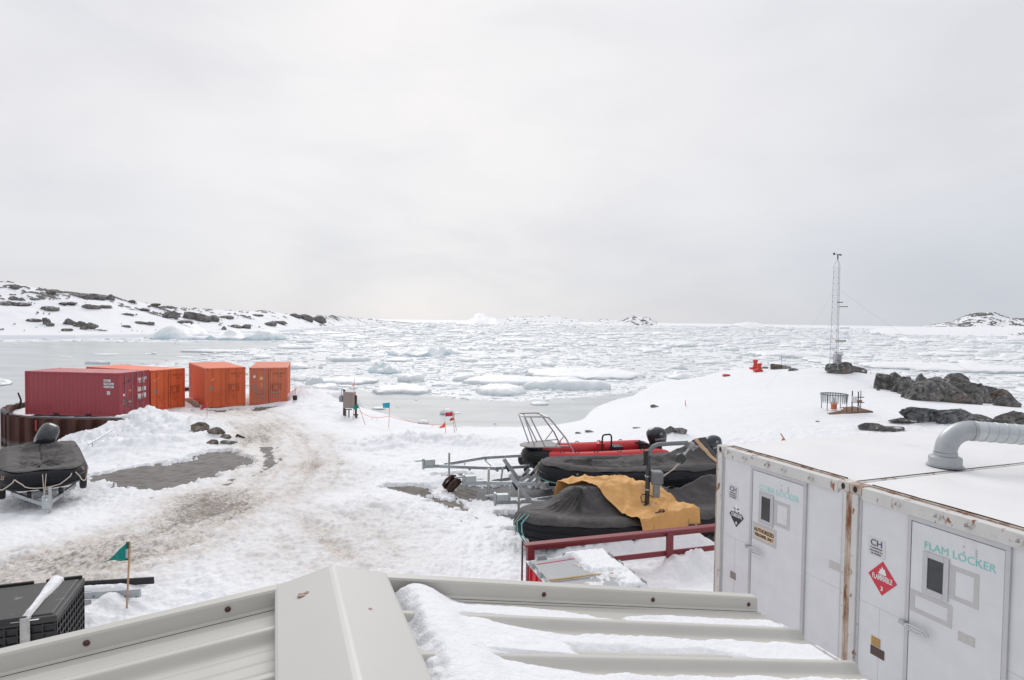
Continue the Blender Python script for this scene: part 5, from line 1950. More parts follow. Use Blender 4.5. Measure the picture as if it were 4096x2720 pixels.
H_slope = None
_rk = [
    (3300, 3400, 1455, 1512, 'dark rock under the left half of the lattice mast', ROCK, .8, 3, 4, 45.0),
    (3360, 3422, 1459, 1510, 'rust streaked dark rock right at the foot of the lattice mast', ROCK, .8, 14, 4, 45.6),
    (3405, 3465, 1467, 1499, 'rounded dark rock to the right of the mast foot', ROCK, .8, 5, 4, 46.0),
    (3490, 3600, 1493, 1520, 'low dark ledge running left from the big rock outcrop', ROCK, .5, 6, 5, 39.5),
    (3560, 3660, 1503, 1536, 'dark rock at the right end of the low ledge', ROCK, .5, 46, 5, 38.5),
    (3540, 3612, 1487, 1502, 'thin dark slab just above the low ledge', ROCK, .6, 26, 3, 42.0),
    (3595, 3705, 1517, 1548, 'low dark rock between the ledge and the big outcrop', ROCK, .6, 27, 4, 37.5),
    (3605, 3670, 1553, 1585, 'small dark rock at the left foot of the outcrop', ROCK, .6, 47, 4, 35.5),
    (3620, 3765, 1540, 1636, 'biggest left boulder of the dark outcrop, fluted front', ROCK, .6, 7, 5, 34.5),
    (3700, 3855, 1548, 1645, 'dark cracked boulder in the middle of the outcrop', ROCK, .6, 8, 5, 34.8),
    (3660, 3800, 1506, 1560, 'left half of the dark crest of the outcrop', ROCK, .6, 9, 5, 38.5),
    (3740, 3885, 1494, 1575, 'broad dark rock forming the crest of the outcrop', ROCK, .6, 48, 5, 39.5),
    (3755, 3870, 1490, 1512, 'flat dark cap rock on top of the outcrop crest', ROCK, .5, 49, 4, 41.5),
    (3655, 3720, 1492, 1508, 'thin dark rock behind the left crest of the outcrop', ROCK, .5, 50, 4, 42.0),
    (3810, 3960, 1528, 1625, 'dark rock shoulder right of the outcrop crest', ROCK, .6, 10, 5, 36.5),
    (3880, 4000, 1540, 1615, 'dark grey boulder between crest and reddish boulder', ROCKG, .6, 51, 5, 38.0),
    (3930, 4060, 1560, 1640, 'reddish brown boulder at the right of the outcrop', ROCKB, .6, 31, 5, 37.0),
    (3985, 4080, 1605, 1660, 'dark ridge rock at the far right end of the outcrop', ROCK, .7, 11, 4, 34.5),
    (3850, 3935, 1590, 1645, 'small dark boulder in the notch of the outcrop', ROCK, .7, 33, 4, 34.6),
    (3610, 3800, 1630, 1698, 'long smooth grey slab in front of the dark outcrop', ROCKG, .5, 12, 5, None),
    (3740, 3910, 1636, 1704, 'right half of the smooth grey slab, split by a crack', ROCKG, .5, 52, 5, None),
    (3860, 3990, 1660, 1706, 'low dark rock continuing the grey slab to the right', ROCK, .6, 34, 4, None),
    (3560, 3690, 1677, 1697, 'flat dark rock at the left tip of the grey slab', ROCK, .6, 35, 4, None),
    (3970, 4130, 1645, 1722, 'dark rocks at the right edge of the picture above the duct', ROCK, .7, 13, 5, None),
    (3435, 3540, 1695, 1727, 'low dark rock in the snow behind the flat white roof', ROCK, .6, 15, 4, None),
    (3510, 3615, 1705, 1730, 'small dark rock touching the one behind the white roof', ROCK, .6, 16, 4, None),
    (2656, 2705, 1706, 1737, 'left knobbly dark rock behind the black outboard', ROCK, .8, 17, 4, None),
    (2690, 2748, 1718, 1736, 'right flatter dark rock behind the black outboard', ROCK, .7, 18, 4, None),
    (3078, 3155, 1454, 1480, 'brown rock right of the two red bollards', ROCKB, .8, 19, 4, None),
    (3152, 3194, 1472, 1485, 'small pale grey rock beside the brown rock near the bollards', ROCKG, .8, 20, 3, None),
    (3045, 3072, 1466, 1476, 'tiny dark rock between the red bollards and brown rock', ROCK, .8, 21, 3, None),
    (2300, 2327, 1727, 1736, 'left of two small flat dark stones on the snow behind the red boat', ROCKG, .7, 22, 3, None),
    (2338, 2376, 1722, 1731, 'right of two small flat dark stones on the snow behind the red boat', ROCK, .7, 23, 3, None),
    (2602, 2636, 1619, 1632, 'small dark stone alone on the smooth snow of the point', ROCK, .7, 24, 3, None),
    (2530, 2565, 1710, 1714, 'thin dark sliver of stone on the smooth snow', ROCK, .6, 25, 3, None),
    (3262, 3278, 1684, 1689, 'tiny stone on the snow left of the instrument board', ROCK, .7, 28, 3, None),
    (3505, 3520, 1553, 1564, 'tiny dark stone on the snow right of the mast', ROCK, .8, 29, 3, None),
    (759, 836, 1690, 1728, 'largest brown boulder bedded in the snow before the orange containers', ROCKB, .8, 41, 4, None),
    (832, 892, 1713, 1744, 'dark pointed boulder next to the largest brown one', ROCKB, .8, 42, 4, None),
    (886, 926, 1743, 1759, 'small brown stone right of the dark pointed boulder', ROCKB, .8, 43, 3, None),
    (828, 876, 1759, 1780, 'grey brown flat stone lowest left of the yard stones', ROCKB, .8, 44, 3, None),
    (880, 945, 1763, 1779, 'long grey flat stone lowest right of the yard stones', ROCKG, .6, 45, 3, None),
]
for k, q in enumerate(_rk):
    rock(q[0], q[1], q[2], q[3], q[4], q[5], q[6], q[7], q[8], y=q[9], bury=0.35)
# single outcrops on the hill across the cove
_hx = Hd[..., 0]
_hy = Hd[..., 1]
_hz_ = Hd[..., 2] - HC
_dd = _hx * fw[0] + _hy * fw[1] + _hz_ * fw[2]
_py = 1360 - FPX * (_hx * UP[0] + _hy * UP[1] + _hz_ * UP[2]) / _dd
for k, (a, b_, c_, d_) in enumerate(((262, 312, 1274, 1300), (300, 345, 1285, 1310), (340, 388, 1295, 1318), (248, 282, 1314, 1326), (318, 352, 1303, 1320), (108, 168, 1275, 1289), (172, 200, 1271, 1300), (183, 214, 1293, 1308), (163, 228, 1224, 1245),
                                     (34, 72, 1185, 1202), (64, 98, 1190, 1204), (-10, 48, 1203, 1222), (45, 116, 1209, 1225), (334, 396, 1218, 1238), (388, 442, 1221, 1234), (308, 372, 1176, 1197), (366, 428, 1175, 1198), (424, 458, 1178, 1202),
                                     (656, 720, 1243, 1270), (730, 792, 1246, 1278), (778, 842, 1252, 1286), (832, 878, 1260, 1288), (704, 772, 1280, 1297), (483, 522, 1252, 1261), (508, 537, 1254, 1264), (882, 905, 1305, 1320), (922, 966, 1298, 1312), (962, 1004, 1297, 1314),
                                     (1052, 1102, 1286, 1304), (1096, 1148, 1283, 1298), (1154, 1202, 1253, 1270), (1196, 1252, 1256, 1282), (1246, 1302, 1263, 1291), (484, 522, 1300, 1309), (538, 582, 1286, 1297), (578, 614, 1287, 1301), (186, 224, 1161, 1178), (44, 78, 1138, 1156),
                                     (600, 640, 1213, 1224), (560, 600, 1232, 1241), (240, 300, 1207, 1218), (500, 545, 1200, 1212), (120, 160, 1192, 1202), (640, 700, 1222, 1233), (880, 930, 1262, 1275), (1010, 1050, 1256, 1265))):
    i_ = int(np.clip(np.searchsorted(xs, (a + b_) / 2), 0, ns - 1))
    col_ = _py[i_, :]
    j_ = int(np.argmax(col_ <= d_))
    rock(a, b_, c_, d_, 'dark rock outcrop bedded in the snow of the hill across the cove', ROCK, .9, 300 + k, 3, at=np.array([_hx[i_, j_], _hy[i_, j_], _hz_[i_, j_] + HC]), bury=0.25, name='rock_outcrop', grp='rock outcrops on the snowy hill')
m = MB()
c = G(962, 1750)
m.box(-0.28, 0.28, -0.08, 0.08, -0.05, 0.10, taper=0.05)
o = m.build('debris', BLACK, bevel=0.02)
o.location = c
o.rotation_euler = (0.1, 0.25, -0.4)
tag(o, 'black scrap piece lying on the snow beside the yard stones', 'debris')

# ------------------------------------------------------------------ flags and markers
BAMBOO = mat('bamboo', (0.52, 0.32, 0.18), 0.6, var=0.2, vscale=12, aniso=(1, 1, 3))
TEAL = mat('green_flag_cloth', (0.0, 0.27, 0.23), 0.7, var=0.1)
TURQ = mat('turquoise_flag_cloth', (0.02, 0.40, 0.52), 0.7, var=0.1)
REDF = mat('red_flag_cloth', (0.60, 0.02, 0.06), 0.7, var=0.12)
ORF = mat('fluorescent_orange_cloth', (0.95, 0.13, 0.08), 0.7, var=0.12)


def flag(label, base_, top_, cloth, hoist, cm, y=None, pr=0.011, wave=0.03, seed=1, sleeve=False, cat='marker flag', tatter=0.0, over=0.12):
    """base_, top_: pixels of the pole; cloth: outline top-fly and bottom-fly pixels; hoist: top and bottom pixels on the pole"""
    b0 = G(*base_) if y is None else Yp(base_[0], base_[1], y)
    D_ = b0[1]
    t0 = Yp(top_[0], top_[1], D_)
    t = thing('marker_flag', label, cat, b0)
    o3 = Vector(b0)
    pm = MB()
    d = Vector(t0) - o3
    pm.tube([-d.normalized() * over, d * 0.33, d * 0.66, d], [pr * 1.1, pr, pr * 0.95, pr * 0.9], 8)
    if D_ < 12:
        for q in (0.2, 0.45, 0.62):
            pm.tube([d * q - d.normalized() * 0.006, d * q + d.normalized() * 0.006], pr * 1.18, 8)
    pm.build('pole', BAMBOO, t, smooth=True)
    ht, hb = Vector(Yp(*hoist[0], D_)) - o3, Vector(Yp(*hoist[1], D_)) - o3
    ft, fb = Vector(Yp(*cloth[0], D_)) - o3, Vector(Yp(*cloth[1], D_)) - o3
    n, mm = 22, 12
    W_ = (ft - ht).length
    Gd = np.zeros((n, mm, 3))
    for i in range(n):
        u = i / (n - 1)
        for j in range(mm):
            v = j / (mm - 1)
            p = ht.lerp(hb, v).lerp(ft.lerp(fb, v), u)
            p.y += wave * math.sin(u * 7 + v * 1.5 + seed) * min(1, u * 3) - 0.006
            p.z += 0.25 * wave * math.sin(u * 5 + seed * 2) * u
            if tatter and u > 0.4:
                p.x += tatter * W_ * (vnoise(v * 6.0 + seed, u * 2) - 0.5) * (u - 0.4)
            Gd[i, j] = p
    cm_ = MB()
    cm_.grid(Gd)
    c = cm_.build('cloth', cm, t, smooth='all')
    so = c.modifiers.new('thick', 'SOLIDIFY')
    so.thickness = 0.004
    if sleeve:
        sm = MB()
        sm.tube([ht, ht.lerp(hb, 0.38)], 0.021, 10)
        sm.tube([ht.lerp(hb, 0.86), hb], 0.021, 10)
        sm.build('sleeve', mat('dark_green_sleeve', (0.0, 0.13, 0.12), 0.7), t, smooth=True)
        sm = MB()
        sm.tube([ht.lerp(hb, 0.36), ht.lerp(hb, 0.87)], 0.0225, 10)
        sm.build('tape_band', mat('pale_band', (0.50, 0.50, 0.53), 0.4), t, smooth=True)
    return t


flag('big green pennant on a bamboo pole near the black crate', (507, 2432), (520, 2166), ((436, 2240), (418, 2246)), ((510, 2168), (508, 2240)), TEAL, 9.4, 0.0145, 0.03, 2, True)
flag('small red flag in the snow pile before the orange containers', (828, 1668), (829, 1613), ((805, 1628), (803, 1639)), ((828, 1615), (828, 1631)), REDF, None, 0.014, 0.06, 3)
flag('tattered orange streamer on a tall pole behind the grey box', (1413, 1678), (1417, 1513), ((1413, 1540), (1409, 1546)), ((1418, 1520), (1416, 1536)), ORF, None, 0.016, 0.05, 4, tatter=0.9)
flag('green flag on a leaning pole in front of the grey box', (1461, 1700), (1432, 1615), ((1410, 1628), (1416, 1641)), ((1430, 1616), (1436, 1631)), TEAL, None, 0.015, 0.06, 5)
flag('turquoise rectangular flag standing alone above the orange line', (1555, 1708), (1559, 1610), ((1530, 1612), (1531, 1631)), ((1559, 1611), (1558, 1632)), TURQ, None, 0.015, 0.05, 6)
flag('torn orange flag on a short pole, left of the two red flags', (1783, 1731), (1780, 1682), ((1762, 1708), (1757, 1713)), ((1781, 1687), (1781, 1709)), ORF, None, 0.015, 0.05, 7, tatter=0.6)
flag('red flag flying highest beside the shore, taller of the close pair', (1818, 1727), (1809, 1645), ((1780, 1653), (1783, 1667)), ((1809, 1646), (1812, 1663)), REDF, None, 0.015, 0.05, 8)
flag('red flag hanging lower, on the right pole of the close pair', (1826, 1723), (1813, 1657), ((1799, 1676), (1801, 1683)), ((1815, 1668), (1817, 1681)), REDF, None, 0.015, 0.05, 9)
flag('tilted orange flag poking up behind the white locker roof', (3142, 1766), (3123, 1735), ((3121, 1765), (3147, 1765)), ((3133, 1750), (3137, 1753)), ORF, None, 0.03, 0.01, 10)
flag('tiny stake with a pink tag alone on the snow field', (2743, 1625), (2741, 1600), ((2739, 1612), (2739, 1617)), ((2742, 1611), (2742, 1617)), ORF, None, 0.02, 0.0, 11)
for (bx, by, tx, ty, lb) in ((3126, 1462, 3125, 1420, 'thin whip aerial rising behind the brown rock near the bollards'), (3482, 1497, 3483, 1486, 'short thin post on the snow right of the mast rocks')):
    m = MB()
    c = Yp(bx, by, 50.0 if bx < 3300 else 46.0)
    m.tube([c - np.array([0, 0, 0.4]), Yp(tx, ty, c[1])], 0.014, 6)
    tag(m.build('aerial', mat('dark_steel', (0.10, 0.10, 0.105), 0.5, 0.5), smooth=True), lb, 'pole')
# orange line sagging between the poles
pts = []
lp = [(1432, 1641, 33.6), (1462, 1660, 33.5), (1492, 1671, 33.4), (1530, 1670, 33.3), (1558, 1664, 33.2), (1600, 1678, 33.4), (1660, 1690, 33.8), (1720, 1697, 34.2), (1770, 1697, 34.3), (1800, 1696, 34.0), (1816, 1692, 33.8)]
for (a, b_, c) in lp:
    pts.append(Yp(a, b_, c))
m = MB()
m.tube(pts, 0.012, 6)
for (a, b_, c) in ((1487, 1671, 33.4), (1507, 1672, 33.4), (1728, 1697, 34.2)):
    p = Yp(a, b_, c)
    m.tube([p, p + np.array([0.02, 0, -0.13])], 0.010, 5)
tag(m.build('safety_line', mat('orange_line', (0.85, 0.22, 0.14), 0.6), smooth=True), 'thin orange line strung along the shore from the grey box to the red flags', 'rope')

# ------------------------------------------------------------------ box on posts
c = G(1402, 1668)
D_ = c[1]
cb = thing('utility_box', 'grey brown metal utility box on dark posts at the shore with pipes below', 'utility box', c, R(-12))


def cbx(px, py):
    p = Yp(px, py, D_)
    return p[0] - c[0], p[2] - c[2]


BOXM = mat('brown_grey_metal', (0.33, 0.275, 0.255), 0.45, 0.3, var=0.06)
BROWN = mat('brown_post', (0.085, 0.05, 0.048), 0.7, var=0.2)
x0, z1 = cbx(1379, 1566)
x1, z0 = cbx(1421, 1631)
m = MB()
m.box(x0, x1, -0.28, 0.12, z0, z1)
bd = m.build('box', BOXM, cb, bevel=0.015)
m = MB()
m.box(x0 + 0.02, x1 - 0.14, -0.295, -0.28, z0 + 0.03, z1 - 0.03)
m.build('door', BOXM, bd, bevel=0.006)
for px, zt in ((1373, 1560), (1424, 1581)):
    xx, zz = cbx(px, zt)
    m = MB()
    m.box(xx - 0.05, xx + 0.05, 0.0, 0.1, -0.3, zz)
    m.build('post', BROWN, cb)
for (px, pt, pb2) in ((1388, 1636, 1664), (1402, 1634, 1670), (1436, 1657, 1675)):
    xx, zt = cbx(px, pt)
    _, zb = cbx(px, pb2)
    m = MB()
    m.tube([(xx, -0.2, zb - 0.2), (xx, -0.2, zt)], 0.04, 8)
    m.build('conduit', mat('grey_brown_pipe', (0.16, 0.14, 0.14), 0.5, 0.3), cb, smooth=True)
m = MB()
xa, za = cbx(1385, 1636)
xb, _ = cbx(1414, 1636)
m.tube([(xa, -0.2, za), (xb, -0.2, za)], 0.035, 8)
m.build('conduit', MATS['grey_brown_pipe'], cb, smooth=True)
m = MB()
xa, za = cbx(1418, 1657)
xb, _ = cbx(1438, 1657)
m.tube([(xa, -0.1, za), (xb, -0.1, za)], 0.045, 8)
m.build('crossbar', BROWN, cb, smooth=True)
xa, za = cbx(1366, 1597)
m = MB()
m.lathe([(0.10, -0.16), (0.14, -0.12), (0.14, 0.16), (0.10, 0.2), (0.03, 0.26)], 16, Matrix.Translation((xa, -0.1, za)))
m.build('meter', mat('meter_grey', (0.30, 0.32, 0.33), 0.4, 0.3), cb, smooth=True)
m = MB()
xa, za = cbx(1363, 1560)
m.tube([(xa, 0, za), (xa + 0.1, 0, za + 0.01), (x0, 0, za)], 0.02, 6)
m.tube([(xa + 0.05, -0.1, za), (xa + 0.08, -0.12, za - 0.4)], 0.015, 6)
m.build('bracket', BROWN, cb, smooth=True)
# shovel and timber by the containers
c = G(1180, 1600)
sv_ = thing('shovel', 'black bladed shovel stuck upright in the snow beside the rightmost orange container', 'shovel', c)
top = Yp(1182, 1553, c[1])
m = MB()
m.tube([(0, 0, 0.2), Vector(top) - Vector(c)], 0.018, 8)
m.build('handle', mat('shovel_shaft', (0.28, 0.30, 0.32), 0.5, 0.3), sv_, smooth=True)
tp = Vector(top) - Vector(c)
m = MB()
m.tube([tp + Vector((-0.065, 0, 0.02)), tp + Vector((-0.05, 0, 0.12)), tp + Vector((0.05, 0, 0.12)), tp + Vector((0.065, 0, 0.02)), tp + Vector((0, 0, -0.02))], 0.012, 6, closed=True)
m.build('grip', BLACK, sv_, smooth=True)
g = np.zeros((9, 9, 3))
for i in range(9):
    for j in range(9):
        u, v = i / 8 * 2 - 1, j / 8
        g[i, j] = (u * 0.15 * (1 - 0.35 * v ** 3), -0.05 + 0.05 * u * u, 0.32 - v * 0.45)
m = MB()
m.grid(g)
o = m.build('blade', BLACK, sv_, smooth='all')
o.modifiers.new('thick', 'SOLIDIFY').thickness = 0.012
m = MB()
a, b_ = Zp(748, 1598, 1.72), Zp(792, 1624, 1.72)
m.beam(a, b_, 0.26, 0.20)
tag(m.build('timber', mat('weathered_timber', (0.30, 0.215, 0.165), 0.8, var=0.25, vscale=5, aniso=(0.4, 3, 3)), bevel=0.015), 'weathered square timber lying beside the orange container with the white striped panel', 'timber')

# ------------------------------------------------------------------ weather mast
mb_ = Yp(3338, 1462, 45)
mast = thing('lattice_mast', 'tall thin three legged lattice weather mast on the dark rocks', 'mast', mb_, R(15))
HT = 7.35
GAL = mat('mast_steel', (0.52, 0.53, 0.55), 0.5, 0.5, var=0.08)


def legp(k, z):
    s = (0.57 - 0.15 * z / HT) / math.sqrt(3)
    a = 2 * math.pi * k / 3 + 0.5
    return Vector((s * math.cos(a) - 0.028 * z * 0 , s * math.sin(a), z))


for k in range(3):
    m = MB()
    m.tube([legp(k, -0.3), legp(k, HT * 0.5), legp(k, HT), Vector((0, 0, HT + 0.55))], 0.017, 6)
    m.build('leg', GAL, mast, smooth=True)
m = MB()
nb_ = 17
for i in range(nb_):
    z0, z1 = HT * i / nb_, HT * (i + 1) / nb_
    for k in range(3):
        a0, b0 = legp(k, z0), legp((k + 1) % 3, z0)
        m.tube([a0, b0], 0.008, 5)
        m.tube([a0, legp((k + 1) % 3, z1)], 0.005, 4)
        m.tube([b0, legp(k, z1)], 0.005, 4)
m.build('lattice', GAL, mast)
DST = mat('dark_steel', (0.10, 0.10, 0.105), 0.5, 0.5)
m = MB()
m.tube([(0, 0, HT + 0.5), (0, 0, HT + 0.85)], 0.045, 8)
m.tube([(-0.28, 0, HT + 0.88), (0.2, 0, HT + 0.84)], 0.02, 6)
m.tube([(0.15, 0, HT + 0.84), (0.30, 0, HT + 0.83)], 0.06, 8)
m.box(-0.42, -0.26, -0.008, 0.008, HT + 0.80, HT + 0.97)
m.build('wind_vane', DST, mast)


def mz(py):
    return float(Yp(3340, py, 45)[2] - mb_[2])


for (pa, pb2, py, r_, M_) in ((3338, 3376, 1227, 0.028, DST), (3345, 3386, 1312, 0.02, DST), (3322, 3360, 1408, 0.03, DST), (3322, 3362, 1420, 0.03, DST), (3350, 3388, 1398, 0.02, DST), (3330, 3352, 1210, 0.03, DST)):
    m = MB()
    xa = (pa - 3338) / FPX * 45
    xb = (pb2 - 3338) / FPX * 45
    m.tube([(xa, -0.25, mz(py)), (xb, -0.35, mz(py) + 0.02)], r_, 6)
    m.build('instrument_arm', M_, mast)
m = MB()
m.box((3323 - 3338) / FPX * 45, (3370 - 3338) / FPX * 45, -0.40, -0.30, mz(1367), mz(1359))
m.build('crossbar', mat('beige_bar', (0.45, 0.42, 0.39), 0.6), mast)
for (xa, xb, ya, yb, M_) in ((3314, 3324, 1450, 1414, 'pale_enclosure'), (3324, 3344, 1454, 1419, 'grey_enclosure'), (3332, 3350, 1418, 1406, 'white_enclosure')):
    m = MB()
    m.box((xa - 3338) / FPX * 45, (xb - 3338) / FPX * 45, -0.55, -0.30, mz(ya), mz(yb))
    m.build('enclosure', mat(M_, {'p': (0.48, 0.48, 0.5), 'g': (0.34, 0.34, 0.36), 'w': (0.75, 0.75, 0.76)}[M_[0]], 0.5), mast, bevel=0.02)
m = MB()
m.tube([((3324 - 3338) / FPX * 45 + 0.22 * math.cos(q * 0.2618), -0.58, mz(1450) + 0.22 * math.sin(q * 0.2618)) for q in range(24)], 0.014, 6, closed=True)
m.build('cable_loop', DST, mast, smooth=True)
for (px, py, ex, ey, D2) in ((3334, 1162, 3060, 1556, 38.0), (3333, 1220, 3268, 1470, 43.0), (3358, 1158, 4010, 1546, 40.0)):
    s = Vector(Yp(px, py, 45))
    e = Vector(Yp(ex, ey, D2))
    loc = [Vector(s.lerp(e, q)) - Vector((0, 0, 0.5 * math.sin(q * math.pi))) for q in np.linspace(0, 1, 12)]
    inv = (Matrix.Translation(mb_) @ Matrix.Rotation(R(15), 4, 'Z')).inverted()
    m = MB()
    m.tube([inv @ p for p in loc], 0.0055, 4)
    m.build('guy_wire', GAL, mast)

# red bollards and mooring disc
REDB = mat('bollard_red', (0.62, 0.05, 0.03), 0.45, var=0.1)
for (px, pyb, pyt, lb) in ((3021, 1471, 1439, 'left and taller red mooring bollard on the snowy point'), (3037, 1480, 1453, 'right red mooring bollard, a step nearer than its twin')):
    c = Yp(px, pyb, 52.0 if px < 3030 else 49.5)
    h_ = (pyb - pyt) / FPX * c[1]
    t = thing('mooring_bollard', lb, 'bollard', c, 0, 'red mooring bollards')
    m = MB()
    m.lathe([(0.22, -0.1), (0.22, 0.14 * h_), (0.165, 0.22 * h_), (0.15, 0.70 * h_), (0.23, 0.88 * h_), (0.23, 0.95 * h_), (0.17, h_)], 20)
    m.build('post', REDB, t, smooth=True)
    m = MB()
    m.box(-0.42, 0.22, -0.26, 0.26, -0.15, 0.03)
    m.build('base', REDB, t, bevel=0.02)
c = G(2905, 1505)
m = MB()
m.lathe([(0.08, -0.1), (0.30, 0.02), (0.32, 0.10), (0.26, 0.16), (0.2, 0.15)], 20)
o = m.build('mooring_buoy', REDB, smooth=True)
o.location = c
tag(o, 'small flat red buoy half sunk in the snow of the point', 'buoy')

# precipitation gauge and its board
c = G(3340, 1643)
DG = 29.0
c = Yp(3345, 1640, DG)
wg = thing('rain_gauge', 'snow gauge in a ring of hanging metal slats on a brown board', 'gauge', c)
PLY = mat('brown_board', (0.19, 0.105, 0.06), 0.8, var=0.25, vscale=6)


def gq(px, py):
    p = Yp(px, py, DG)
    return p[0] - c[0], p[2] - c[2]


xc, zr_ = gq(3337, 1577)
SLAT = mat('slat_metal', (0.50, 0.54, 0.54), 0.4, 0.5, var=0.1)
m = MB()
m.tube([(xc + 0.6 * math.cos(q * 0.1745), 0.6 * math.sin(q * 0.1745), zr_) for q in range(36)], 0.018, 6, closed=True)
m.build('ring', DST, wg, smooth=True)
for q in range(32):
    a = 2 * math.pi * q / 32
    m = MB()
    M = Matrix.Translation((xc + 0.6 * math.cos(a), 0.6 * math.sin(a), zr_ + 0.03)) @ Matrix.Rotation(a + math.pi / 2, 4, 'Z') @ Matrix.Rotation(0.10, 4, 'X')
    V = [M @ Vector(p) for p in ((-0.045, -0.004, 0), (0.045, -0.004, 0), (0.022, -0.004, -0.44), (-0.022, -0.004, -0.44), (-0.045, 0.004, 0), (0.045, 0.004, 0), (0.022, 0.004, -0.44), (-0.022, 0.004, -0.44))]
    m.add(V, [(0, 1, 2, 3), (7, 6, 5, 4), (0, 4, 5, 1), (1, 5, 6, 2), (2, 6, 7, 3), (3, 7, 4, 0)])
    m.build('slat', SLAT, wg)
for q in range(4):
    a = math.pi / 2 * q + 0.6
    m = MB()
    m.tube([(xc + 0.6 * math.cos(a), 0.6 * math.sin(a), 0.0), (xc + 0.6 * math.cos(a), 0.6 * math.sin(a), zr_)], 0.018, 6)
    m.build('leg', DST, wg, smooth=True)
m = MB()
m.lathe([(0.13, 0.04), (0.13, 0.38), (0.10, 0.40), (0.10, 0.43)], 20, Matrix.Translation((xc, 0, 0)))
g_ = m.build('gauge', mat('orange_gauge', (0.66, 0.20, 0.08), 0.5, var=0.1), wg, smooth=True)
m = MB()
m.lathe([(0.105, 0.40), (0.105, 0.60), (0.095, 0.60)], 20, Matrix.Translation((xc, 0, 0)))
m.build('collector', mat('beige_collector', (0.55, 0.48, 0.42), 0.5), g_, smooth=True)
m = MB()
xl, _ = gq(3283, 1640)
xr, _ = gq(3452, 1640)
M = Matrix.Rotation(R(-5), 4, 'Y')
m.box(xl, xr, -0.8, 0.75, -0.12, -0.02, M)
m.build('board', PLY, wg, bevel=0.01)
sf = thing('sensor_frame', 'small post frame with white boxes at the right end of the brown board', 'sensor', Yp(3425, 1645, DG - 0.5))
c2_ = Yp(3425, 1645, DG - 0.5)


def sq(px, py):
    p = Yp(px, py, DG - 0.5)
    return p[0] - c2_[0], p[2] - c2_[2]


for px, pt in ((3410, 1563), (3434, 1566), (3444, 1562)):
    xx, zz = sq(px, pt)
    m = MB()
    m.box(xx - 0.018, xx + 0.018, -0.018, 0.018, -0.15, zz)
    m.build('post', DST if px != 3444 else SLAT, sf)
for py in (1588, 1609):
    xa, za = sq(3404, py)
    xb, _ = sq(3455, py)
    m = MB()
    m.box(xa, xb, -0.045, -0.02, za - 0.02, za + 0.02)
    m.build('crossbar', DST, sf)
for (xa, xb, ya, yb, M_) in ((3403, 3420, 1608, 1585, 'white_enclosure'), (3426, 3440, 1610, 1599, 'brown_enclosure')):
    p, q = sq(xa, ya), sq(xb, yb)
    m = MB()
    m.box(p[0], q[0], -0.2, -0.046, p[1], q[1])
    m.build('enclosure', mat(M_, (0.75, 0.75, 0.76) if M_[0] == 'w' else (0.25, 0.15, 0.11), 0.5), sf, bevel=0.01)
m = MB()
p, q, r_ = sq(3430, 1612), sq(3440, 1640), sq(3478, 1645)
m.tube([(p[0], -0.1, p[1]), (p[0] + 0.03, -0.15, p[1] - 0.2), (q[0], -0.2, q[1] + 0.03), (r_[0], -0.3, r_[1])], 0.012, 6)
m.build('cable', DST, sf, smooth=True)
# ------------------------------------------------------------------ inflatable boats
CANV = mat('grey_black_canvas', (0.066, 0.061, 0.060), 0.75, var=0.3, vscale=3, bump=0.7, bscale=7, bdist=0.045, col2=(0.115, 0.106, 0.10), c2=(0.5, 0.72), c2scale=1.6)
HYP = mat('black_hypalon', (0.009, 0.010, 0.013), 0.52, var=0.3, vscale=4, spec=0.3)
REDT = mat('red_hypalon', (0.60, 0.028, 0.035), 0.45, var=0.08, vscale=3)
TAN = mat('tan_tarp', (0.68, 0.37, 0.125), 0.72, var=0.12, vscale=3, bump=0.35, bscale=30, col2=(0.66, 0.46, 0.28), c2=(0.60, 0.78), c2scale=1.3)
ROPE = mat('pale_rope', (0.55, 0.48, 0.40), 0.8, var=0.2, vscale=40)
ROPEG = mat('green_rope', (0.20, 0.50, 0.48), 0.8, var=0.2, vscale=40)
COWL = mat('outboard_cowl', (0.028, 0.032, 0.038), 0.3, var=0.15, coat=0.3)


